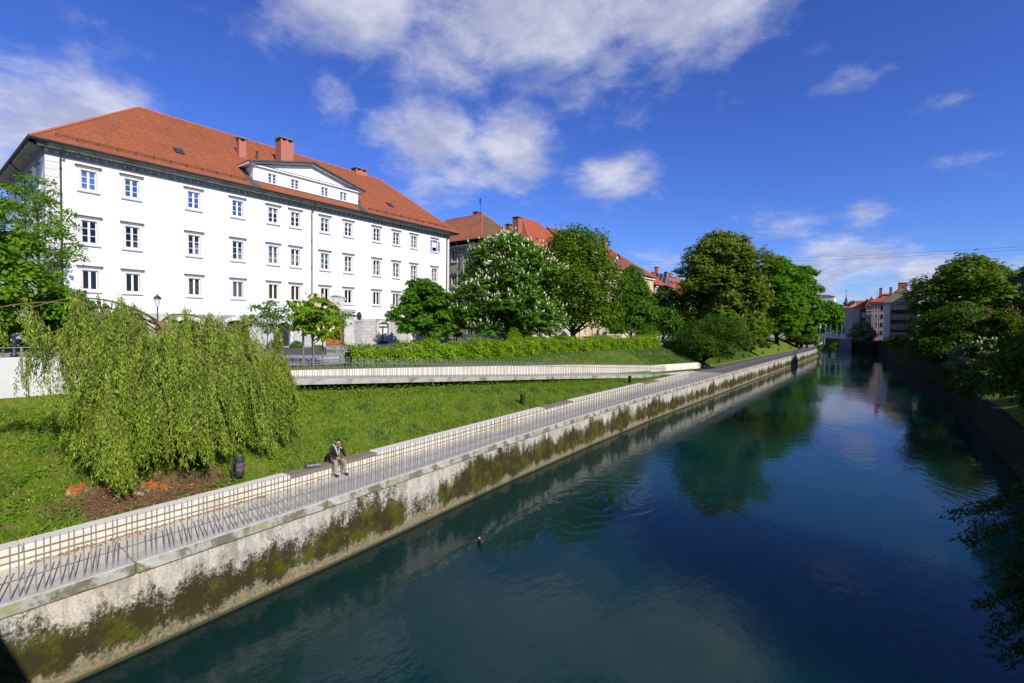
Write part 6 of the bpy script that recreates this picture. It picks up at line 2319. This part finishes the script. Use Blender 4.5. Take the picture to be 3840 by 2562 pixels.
stump('rotten_stump', 'rotten orange stump half hidden at the left of the bare earth', -18.9, 3.4, .30, 'stump_rot', 3)
stump('rotten_stump', 'smaller orange stump under the willow strands', -18.6, 4.15, .2, 'stump_rot', 5)
stump('broken_stump', 'broken pale and orange root stump in the middle of the bare earth', -18.2, 5.0, .27, 'stump_rot', 7)
stump('split_stump', 'split orange stump end with pale torn wood', -17.95, 5.3, .19, 'stump_rot', 9)
stump('grey_stump', 'small grey weathered stump standing in the bare earth', -17.85, 4.6, .13, 'stump_grey', 11)

# ------------------------------------------------------------------ street things above
def guard(name, label, x, y, w_, h, nposts=4, rz=0.3, mats='stake_wood'):
    z = zg(x, y)
    Gd = empty(name, (x, y, z), rz, label, 'tree guard')
    c_ = [(-w_, -w_), (w_, -w_), (w_, w_), (-w_, w_)][:nposts]
    for (a, b) in c_:
        m = MB()
        m.tube([(a, b, -.3), (a * .98, b * .98, h)], .045, 7)
        m.build('post', mats, Gd)
    for i in range(len(c_)):
        if nposts == 2 and i == 1:
            break
        a, b = c_[i], c_[(i + 1) % len(c_)]
        m = MB()
        m.tube([(a[0] * 1.12, a[1] * 1.12, h - .03), (b[0] * 1.12, b[1] * 1.12, h - .03)], .045, 7)
        m.build('top_rail', mats, Gd)
    return Gd


guard('tree_guard', 'four-post wooden guard round the young blossoming chestnut', -29.9, 17.25, .42, 2.15, 4)
guard('tree_guard', 'two stakes with a crossbar beside the pale sapling', -40, 25.2, .45, 2.3, 2, 1.5)
guard('tree_guard', 'wooden stakes under the round young chestnut', -42, 38.1, .8, 2.2, 4, .6)

pt = empty('street_planter', (-40.2, 21.4, zg(-40.2, 21.4) + .03), R(52), 'long dark grey planter box in front of the building', 'planter')
m = MB()
m.bbox(-2.2, 2.6, -.55, .55, 0, .55, .02)
m.build('box', 'planter_grey', pt)
m = MB()
m.bbox(-2.1, 2.5, -.47, .47, .551, .565, .004)
m.build('soil', 'soil', pt)


def shrub(name, label, x, y, z, r, h, n, size, mat, seed):
    rs_ = np.random.RandomState(seed)
    T_ = empty(name, (x, y, z), 0, label, 'shrub')
    d = unit(rs_.normal(size=(n, 3)))
    d[:, 2] = np.abs(d[:, 2])
    P_ = d * np.array([r, r, h]) * rs_.uniform(.7, 1.05, (n, 1))
    leafobj('foliage', *foliage(rs_, P_, d, size, 'simple', .3, .38), mat, T_)
    m = MB()
    for k in range(5):
        a = k * 1.26
        m.tube([(0, 0, -.05), (r * .5 * math.cos(a), r * .5 * math.sin(a), h * .75)], [.02, .008], 4)
    m.build('stems', 'bark', T_)
    return T_


zpt = zg(-40.2, 21.4) + .6
shrub('planter_shrub', 'rounded dark shrub at the left end of the planter', -41.2, 20.2, zpt, .6, .65, 900, .11, 'leaf_dark', 1)
shrub('planter_shrub', 'rounded green shrub at the right end of the planter', -40.1, 21.6, zpt, .55, .6, 900, .11, 'leaf_lime', 2)
shrub('planter_shrub', 'low pale plants at the near corner of the planter', -39.0, 22.9, zpt, .5, .28, 500, .10, 'leaf_bright', 3)
shrub('clipped_bush', 'small clipped bush standing above the hedge before the chestnut', -31.5, 41.2, zg(-31.5, 41.2), 1.0, 2.6, 3200, .14, 'leaf_hedge', 4)
hedge('planter_hedge', 'low dark planted strip behind the handrail at the left edge', [(-37, -4), (-37.2, 6)], 1.2, .55, .6, 3500, 15, 'leaf_lime', .14)

mem = empty('memorial_relief', (-46.6, 32.3, zg(-46.6, 32.3)), R(25), 'round dark bronze relief on a stone pillar beside the door', 'memorial')
m = MB()
m.bbox(-.26, .26, -.3, .3, 0, 3.0, .02)
m.bbox(-.34, .34, -.38, .38, 2.9, 3.1, .02)
m.build('pillar', 'block_c', mem)
m = MB()
m.lathe([(.02, 0), (.44, 0), (.48, .04), (.48, .1), (.44, .13), (.40, .10), (.02, .1)], 24)
dk = m.build('disc', 'bronze', mem, True, loc=(.0, 0, 3.55))
dk.rotation_euler = (0, R(90), 0)
m = MB()
m.tube([(.13, -.02, 3.32), (.16, 0, 3.45), (.17, .0, 3.6), (.15, .0, 3.74)], [.13, .1, .16, .1], 10, 0)
m.build('relief_head', 'bronze', mem, True)

def lamp(name, label, x, y, zt, head=True):
    z = zg(x, y)
    Lp = empty(name, (x, y, z), 0, label, 'street lamp')
    h = zt - z
    m = MB()
    m.lathe([(.16, 0), (.16, .3), (.1, .4), (.07, .6), (.05, h * .6), (.045, h - .6)], 10)
    m.build('pole', 'metal_dark', Lp, True)
    m = MB()
    m.lathe([(.1, h - .6), (.2, h - .1), (.21, h - .08)], 6)
    m.build('lantern_glass', 'frosted', Lp)
    m = MB()
    m.lathe([(.26, h - .08), (.2, h + .06), (.06, h + .16), (.03, h + .28)], 6)
    m.build('lantern_roof', 'metal_dark', Lp)


lamp('street_lamp', 'street lamp lantern showing above the willow', -40, 11.55, 9.75)
lamp('street_lamp', 'dark street lamp post behind the young chestnut', -44.5, 24.6, 9.9)
lamp('street_lamp', 'thin dark lamp post by the pushchair', -49.2, 50.6, 9.6)
for i, (x, y, lb) in enumerate(((-29.5, 3.35, 'ornate dark bollard behind the pale wall'), (-29.5, 1.7, 'leftmost dark bollard behind the pale wall'))):
    bo = empty('bollard', (x, y, zg(x, 3) + .03), 0, lb, 'bollard', 'bollards by the bridge approach')
    m = MB()
    m.lathe([(.13, 0), (.13, .1), (.07, .16), (.06, .55), (.09, .6), (.06, .66), (.05, .8), (.1, .88), (.09, .96), (.02, 1.02)], 12)
    m.build('shaft', 'metal_dark', bo, True)
sb = empty('stone_bench', (-44.5, 41.5, zg(-44.5, 41.5) + .03), R(80), 'pale stone bench block near the round chestnut', 'bench')
m = MB()
m.bbox(-1.2, 1.2, -.25, .25, .32, .45, .02)
m.build('seat', 'white_stone', sb)
for x in (-.9, .9):
    m = MB()
    m.bbox(x - .15, x + .15, -.22, .22, 0, .32, .02)
    m.build('leg', 'white_stone', sb)

# café parasols and tables showing between trunks behind the hedge
def parasol(label, x, y, col, open_=True):
    P_ = empty('cafe_parasol', (x, y, zg(x, y) + .03), 0, label, 'parasol')
    m = MB()
    m.tube([(0, 0, 0), (0, 0, 2.5)], .03, 6)
    m.build('pole', 'rail_metal', P_)
    m = MB()
    if open_:
        m.lathe([(1.5, 2.05), (1.48, 2.12), (.8, 2.38), (.05, 2.6)], 8)
    else:
        m.lathe([(.04, 1.0), (.22, 1.2), (.16, 1.9), (.04, 2.6)], 8)
    m.build('canopy', col, P_)
    m = MB()
    m.lathe([(.3, 0), (.3, .08), (.05, .1)], 10)
    m.build('base', 'metal_dark', P_)


parasol('white café parasol behind the hedge left of the lime tree', -44, 72, 'cloth_white')
parasol('blue folded parasol behind the hedge under the lime tree', -44, 84, 'cloth_blue', False)
parasol('second white parasol farther along the street under the trees', -44, 92, 'cloth_white')

# ------------------------------------------------------------------ duck on the water
dk_ = empty('duck', (-11.66, 13.33, 0), R(-40), 'small dark duck swimming near the river wall', 'duck')
m = MB()
m.tube([(-.24, 0, .09), (-.18, 0, .07), (-.05, 0, .05), (.09, 0, .05), (.16, 0, .08), (.19, 0, .14), (.2, 0, .2), (.22, 0, .235), (.27, 0, .23)], [.02, .06, .1, .1, .06, .04, .04, .045, .02], 10)
m.build('body', 'duck_dark', dk_, True)
m = MB()
m.tube([(.26, 0, .228), (.33, 0, .215)], [.02, .012], 6)
m.build('bill', 'blind_brown', dk_)
m = MB()
m.tube([(-.27, 0, .13), (-.2, 0, .1), (-.14, 0, .09)], [.015, .05, .03], 7)
m.build('tail', 'duck_white', dk_, True)

# ------------------------------------------------------------------ the footbridge the picture is taken from (throws its shadow on the wall)
FBg = empty('footbridge', (0, -4.4, 6.2), 0, 'concrete footbridge over the river that the viewer stands on', 'bridge')
m = MB()
m.bbox(-27, 12, -4, 3.75, -.55, .2, .05)
m.build('deck', 'concrete', FBg)
for yq in (3.62, -3.9):
    m = MB()
    m.bbox(-27, 12, yq, yq + .2, .2, 1.12, .03)
    m.build('parapet', 'concrete_light', FBg)

# ------------------------------------------------------------------ far bridge with columns
CB = empty('columned_bridge', (-18.1, 250, 4.95), 0, 'white stone bridge with tall columns at the far bend of the river', 'bridge')
CB.scale = (.953, .953, .953)
m = MB()
m.box(-9, 7.5, -4, .5, -.35, .35)
m.box(-9, 7.5, -4.15, -4, .1, .35)
m.build('deck', 'white_stone', CB)
m = MB()
m.box(-9, 7.5, -4.1, -3.9, 1.55, 1.75)
m.box(-9, 7.5, -4.1, -3.9, .35, .5)
k = -9.0
while k < 7.4:
    m.lathe([(.09, .5), (.13, .8), (.07, 1.2), (.1, 1.55)], 6, (k, -4.0, 0))
    k += .42
m.build('balustrade', 'white_stone', CB)
for x in (-4.4, -2.2, -.4, 2.0, 3.8, 7.0):
    m = MB()
    m.box(x - .45, x + .45, -4.4, -3.6, -.35, 1.8)
    m.lathe([(.34, 1.8), (.3, 2.0), (.27, 4.8), (.24, 5.3), (.36, 5.4), (.36, 5.55), (.1, 5.6), (.2, 5.8), (.05, 6.0)], 10, (x, -4.0, 0))
    m.build('column', 'white_stone', CB)
m = MB()
m.box(-9, -4.5, -5, .5, -6, -.35)
m.box(3.0, 7.5, -5, .5, -6, -.35)
m.build('abutment', 'stone_dark', CB)
m = MB()
m.tube([(-4.1, -5.2, 1.0), (-4.1, -5.2, 4.2)], .06, 6)
for s in (-.5, .5):
    m.tube([(-4.1, -5.2, 4.1), (-4.1 + s, -5.2, 4.3)], .04, 5)
    m.lathe([(.05, 4.2), (.16, 4.35), (.12, 4.6), (.03, 4.75)], 6, (-4.1 + s, -5.2, 0))
m.build('lamp', 'metal_dark', CB)
# stepped abutment and pale wall at the end of the promenade
EW = empty('promenade_end_wall', (-20.5, 182, 2.2), 0, 'pale stepped stone walls closing the far end of the promenade', 'wall')
m = MB()
m.bbox(-3.4, 3.9, 0, .5, 0, 3.4, .03)
m.build('cross_wall', 'block_c', EW)
m = MB()
m.add([(1.2, -.05, 0), (2.6, -.05, 0), (2.0, -.05, 3.3), (1.2, -.05, 3.3), (1.2, -2, 0), (2.6, -2, 0), (2.2, -2, 2.0), (1.2, -2, 2.0)], [(4, 5, 6, 7), (0, 4, 7, 3), (1, 2, 6, 5), (2, 3, 7, 6)])
m.build('buttress', 'white_stone', EW)
m = MB()
m.bbox(-2.6, -.2, -.08, -.001, 0, 2.3, .02)  # flat dark slab coloured as the shade of an opening
m.build('dark_opening', 'opening_dark', EW)
m = MB()
m.add([(3.6, 0, .0), (3.9, 0, .0), (1.2, 52, 0), (.9, 52, 0), (3.6, 0, .9), (3.9, 0, .9), (1.2, 52, 2.6), (.9, 52, 2.6)], [(0, 4, 7, 3), (1, 2, 6, 5), (4, 5, 6, 7), (0, 1, 5, 4)])
m.build('parapet', 'block_a', EW)

# ------------------------------------------------------------------ right-bank houses, far row
Z6 = 5.9
H, rf = house('cream_corner_house', 'cream house with red roof and white dormer at the left of the far row', (-13.9, 251, Z6), 0, 7.0, 12, 11.6, 11.8, 15.0, 'wall_beige', 'tile_red', [8.0, 4.8, 1.6], [3.2],
              1.6, .2, 'x', (.9, 1.6), (3, 6), .4, glass='glass_dark', casing=.12, cs=.4)
dormer(rf, 2.6, 1.0, 13.1, 1.4, 1.2, 3, 'tile_red')
H, rf = house('maroon_house', 'narrow dark maroon timber house between cream and pink houses', (-8.5, 247, Z6), 0, 4.2, 12, 11.6, 11.8, 15.5, 'wall_maroon', 'tile_dark', [7.8, 4.4], [1.1, 3.1], 1.5, 1.5, 'y', (.9, 1.7), (), .4, glass='glass_dark', cs=.4)
H, rf = house('slim_pink_house', 'slim pinkish house squeezed behind the maroon one', (-6.4, 240, Z6), 0, 3.2, 12, 11.8, 12.0, 15.8, 'wall_pink', 'tile_dark', [8.2, 4.6, 1.4], [1.0, 2.4], 1.2, 1.2, 'y', (.7, 1.6), (), .3, glass='glass_dark', cs=.4)
H, rf = house('pink_arcade_house', 'tall pink house with arched dark loggia windows in the far row', (-4.3, 225, Z6), 0, 11, 13, 12.5, 12.8, 16.3, 'wall_pink', 'tile_red', [9.6, 6.6, 3.6, .6], [1.3, 3.0, 4.4, 6.5], 4.0, .2, 'x', (.95, 1.75), (2, 4, 6), .6, glass='glass_dark', lint=False, cs=.4)
for z in (9.6, 6.6, 3.6, .6):
    m = MB()
    m.box(2.3, 4.9, -.06, -.035, z, z + 1.5)  # dark panel before the wall, shade of the loggia put into colour
    for xc in (2.95, 4.25):
        m.lathe([(.6, 0), (.6, .02)], 12, (0, 0, 0))
        mm = [(xc + .64 * math.cos(t), -.036, z + 1.45 + .35 * math.sin(t)) for t in np.linspace(0, math.pi, 9)]
        m.poly(mm)
    m.v = [v if abs(v[2]) > .05 or z < 1 else v for v in m.v]
    m.build('loggia', 'opening_dark', H)
chimney(rf, 2.0, 2.9, 3.0, 3.9, 15, 18.3, 'brick_old')
chimney(rf, 5.0, 5.9, 4.0, 4.9, 15.5, 18.5, 'brick_old')
chimney(rf, 8.0, 8.8, 6.0, 6.8, 15.5, 18.6, 'brick_old')
H, rf = house('balcony_house', 'ochre house with dark timber balconies at the right of the far row', (-.6, 204, Z6), 0, 9, 15, 11.4, 11.6, 17, 'wall_ochre', 'tile_dark', [8.6, 5.4, 2.2], [1.0, 3.6, 5.2, 7.0], .05, .05, 'y', (.9, 1.8), (2, 5), .8, glass='glass_dark', lint=False, cs=.4, mis=[1, 1, 0, 0], tiles=['tile_dark', 'wall_ochre'])
for z in (8.2, 5.0, 1.8):
    m = MB()
    m.box(1.8, 9.2, -1.3, 0, z - .15, z)
    m.box(1.8, 9.2, -1.35, -1.25, z, z + .95)
    for x in np.arange(1.9, 9.3, 1.8):
        m.box(x - .06, x + .06, -1.32, -1.22, z + .95, z + 3.0)
    m.build('balcony', 'balcony_wood', H)
m = MB()
m.box(-.02, 1.7, -.05, 0, 0, 11.4)
m.build('white_bay', 'wall_white2', H)
m = MB()
m.add([(2.0, -3.2, 1.35), (6.0, -3.2, 1.35), (6.4, 0, 1.9), (2.0, 0, 1.9), (2.0, -3.2, 1.3), (6.0, -3.2, 1.3)], [(0, 1, 2, 3), (0, 4, 5, 1)])
m.build('awning', 'tower_side', H)
chimney(rf, 3.5, 6.0, 5.0, 6.2, 13.5, 18.5, 'brick')
chimney(rf, 7.2, 8.4, 7.2, 8.2, 14.5, 19.2, 'brick_old')
H, rf = house('pale_tall_house', 'pale tall house top showing behind the right-bank trees', (7.6, 190, Z6), 0, 9, 15, 15.5, 15.8, 19, 'wall_white2', 'tile_dark', [12, 8.5, 5, 1.5], [1.5, 3.5, 5.5, 7.5], 4, 3, 'y', (.8, 1.9), (3, 6), .5, glass='glass_dark', cs=.4)
H, rf = house('olive_building', 'dark olive building with deep red roof at the right edge', (20, 159, 5.4), R(-90), 42, 16, 13.3, 13.6, 20.5, 'wall_olive', 'tile_dark', [10.4, 5.6, 1.2], [2.6 + 3.4 * i for i in range(11)], 6, 6, 'x', (1.2, 2.1), (4, 8), .8, glass='glass', cs=.3, cmat='wall_olive')
m = MB()
m.box(0, 42, -.08, 0, 8.4, 8.7)
m.build('string_course', 'wall_ochre', H)
m = MB()
m.bbox(-.4, .4, -.6, .6, .03, .16, .02)
o = m.build('skylight', 'frosted', rf, loc=(24, 3.0, 13.6 + 3.8 * (6.9 / 8.8)))
o.rotation_euler = (math.atan(6.9 / 8.8), 0, 0)

# spires, towers, and the city beyond
def spire(name, label, x, y, z0, zt, mat, s=1.0):
    Sp = empty(name, (x, y, 4.6), 0, label, 'church tower')
    b = z0 - 4.6
    h = zt - z0
    m = MB()
    m.box(-2.6 * s, 2.6 * s, -2.6 * s, 2.6 * s, 0, b)
    m.build('shaft', 'wall_offwhite', Sp)
    m = MB()
    m.lathe([(3.6 * s, b - .3), (3.7 * s, b + .4), (3.2 * s, b + h * .16), (1.7 * s, b + h * .26), (1.5 * s, b + h * .3)], 8)
    m.lathe([(1.25 * s, b + h * .3), (1.25 * s, b + h * .44)], 8)
    m.lathe([(1.9 * s, b + h * .44), (1.8 * s, b + h * .5), (1.0 * s, b + h * .58), (.55 * s, b + h * .62), (1.0 * s, b + h * .67), (.45 * s, b + h * .74), (.18 * s, b + h * .88), (.05 * s, b + h)], 8)
    m.build('onion_roof', mat, Sp)
    m = MB()
    m.tube([(0, 0, b + h), (0, 0, b + h + 2.4)], .1, 5)
    m.tube([(-.6, 0, b + h + 1.7), (.6, 0, b + h + 1.7)], .1, 5)
    m.build('cross', 'spire_dark', Sp)


spire('church_spire', 'dark slender church spire above the far roofs', -22.9, 420, 21, 34.5, 'spire_dark', 1.0)
spire('church_spire', 'green copper church spire right of the dark spire', -5.4, 420, 20.5, 32.8, 'copper_green', .95)
for nm, lb, x0, x1, h in (('office_tower', 'lower dark glass office tower with rooftop lettering', -75.5, -66.6, 40.2), ('office_tower', 'taller dark glass office tower on the horizon', -66.0, -57.6, 48.4)):
    Tw = empty(nm, ((x0 + x1) / 2, 800, 4.6), 0, lb, 'tower', 'office towers on the horizon')
    hw = (x1 - x0) / 2
    m = MB()
    m.box(-hw, hw, 0, 12, 0, h)
    m.build('glass_body', 'tower_glass', Tw)
    m = MB()
    m.box(hw + .01, hw + 1.6, .2, 12, 0, h - .8)
    m.build('side_core', 'tower_side', Tw)
    m = MB()
    for k in range(1, 12):
        m.box(-hw, hw, -.12, -.02, h * k / 12, h * k / 12 + .3)
    m.build('floor_bands', 'tower_side', Tw)
    if h < 45:
        m = MB()
        x = -hw + .3
        rr = random.Random(2)
        for k in range(10):
            ww = .62
            m.box(x, x + .14, -.3, -.2, h + .1, h + 1.5 if k in (0, 2, 5, 7) else h + 1.1)
            m.box(x, x + ww, -.3, -.2, h + .9, h + 1.1)
            if k % 3:
                m.box(x + ww - .14, x + ww, -.3, -.2, h + .1, h + 1.0)
            x += .84
        m.build('roof_lettering', 'cloth_white', Tw)
H, rf = house('far_white_block', 'white block of flats showing beyond the last chestnut', (-52, 420, 4.6), 0, 22, 16, 28, 28.2, 30, 'wall_white2', 'tile_brown', [24, 20.5, 17, 13.5, 10], [2 + 2.4 * i for i in range(8)], 6, 6, 'x', (1.3, 1.8), (), .4, lint=False, glass='glass_dark', cs=.6)
for i, (x, y, l_, d_, hz, wm_, tm, lb) in enumerate(((-64, 330, 22, 16, 13, 'wall_cream', 'tile_red', 'cream house beyond the bridge on the left bank'), (-12, 345, 24, 16, 12, 'wall_beige', 'tile_brown', 'beige house filling the far bend'),
                                                     (14, 300, 26, 18, 13, 'wall_offwhite', 'tile_red', 'off-white house behind the far row'))):
    house('far_house', lb, (x, y, 4.8), 0, l_, d_, hz, hz + .2, hz + 5.5, wm_, tm, [9, 5.5, 2], [2 + 3 * k for k in range(int(l_ / 3) - 1)], 5, 5, 'x', (1.1, 1.7), (), .5, lint=False, glass='glass_dark', cs=.6)

# overhead cables
for i, (za, zb, lb) in enumerate(((31.6, 28.6, 'upper thin overhead cable crossing the sky'), (30.9, 27.9, 'lower thin overhead cable crossing the sky'))):
    m = MB()
    pts = []
    for k in range(25):
        t = k / 24
        pts.append((-97 + 175 * t, 150, za + (zb + (zb - za) * .45 - za) * t - 2.4 * math.sin(math.pi * t)))
    m.tube(pts, .022, 4)
    tag(m.build('overhead_cable', 'gutter'), lb, 'cable', 'overhead cables')
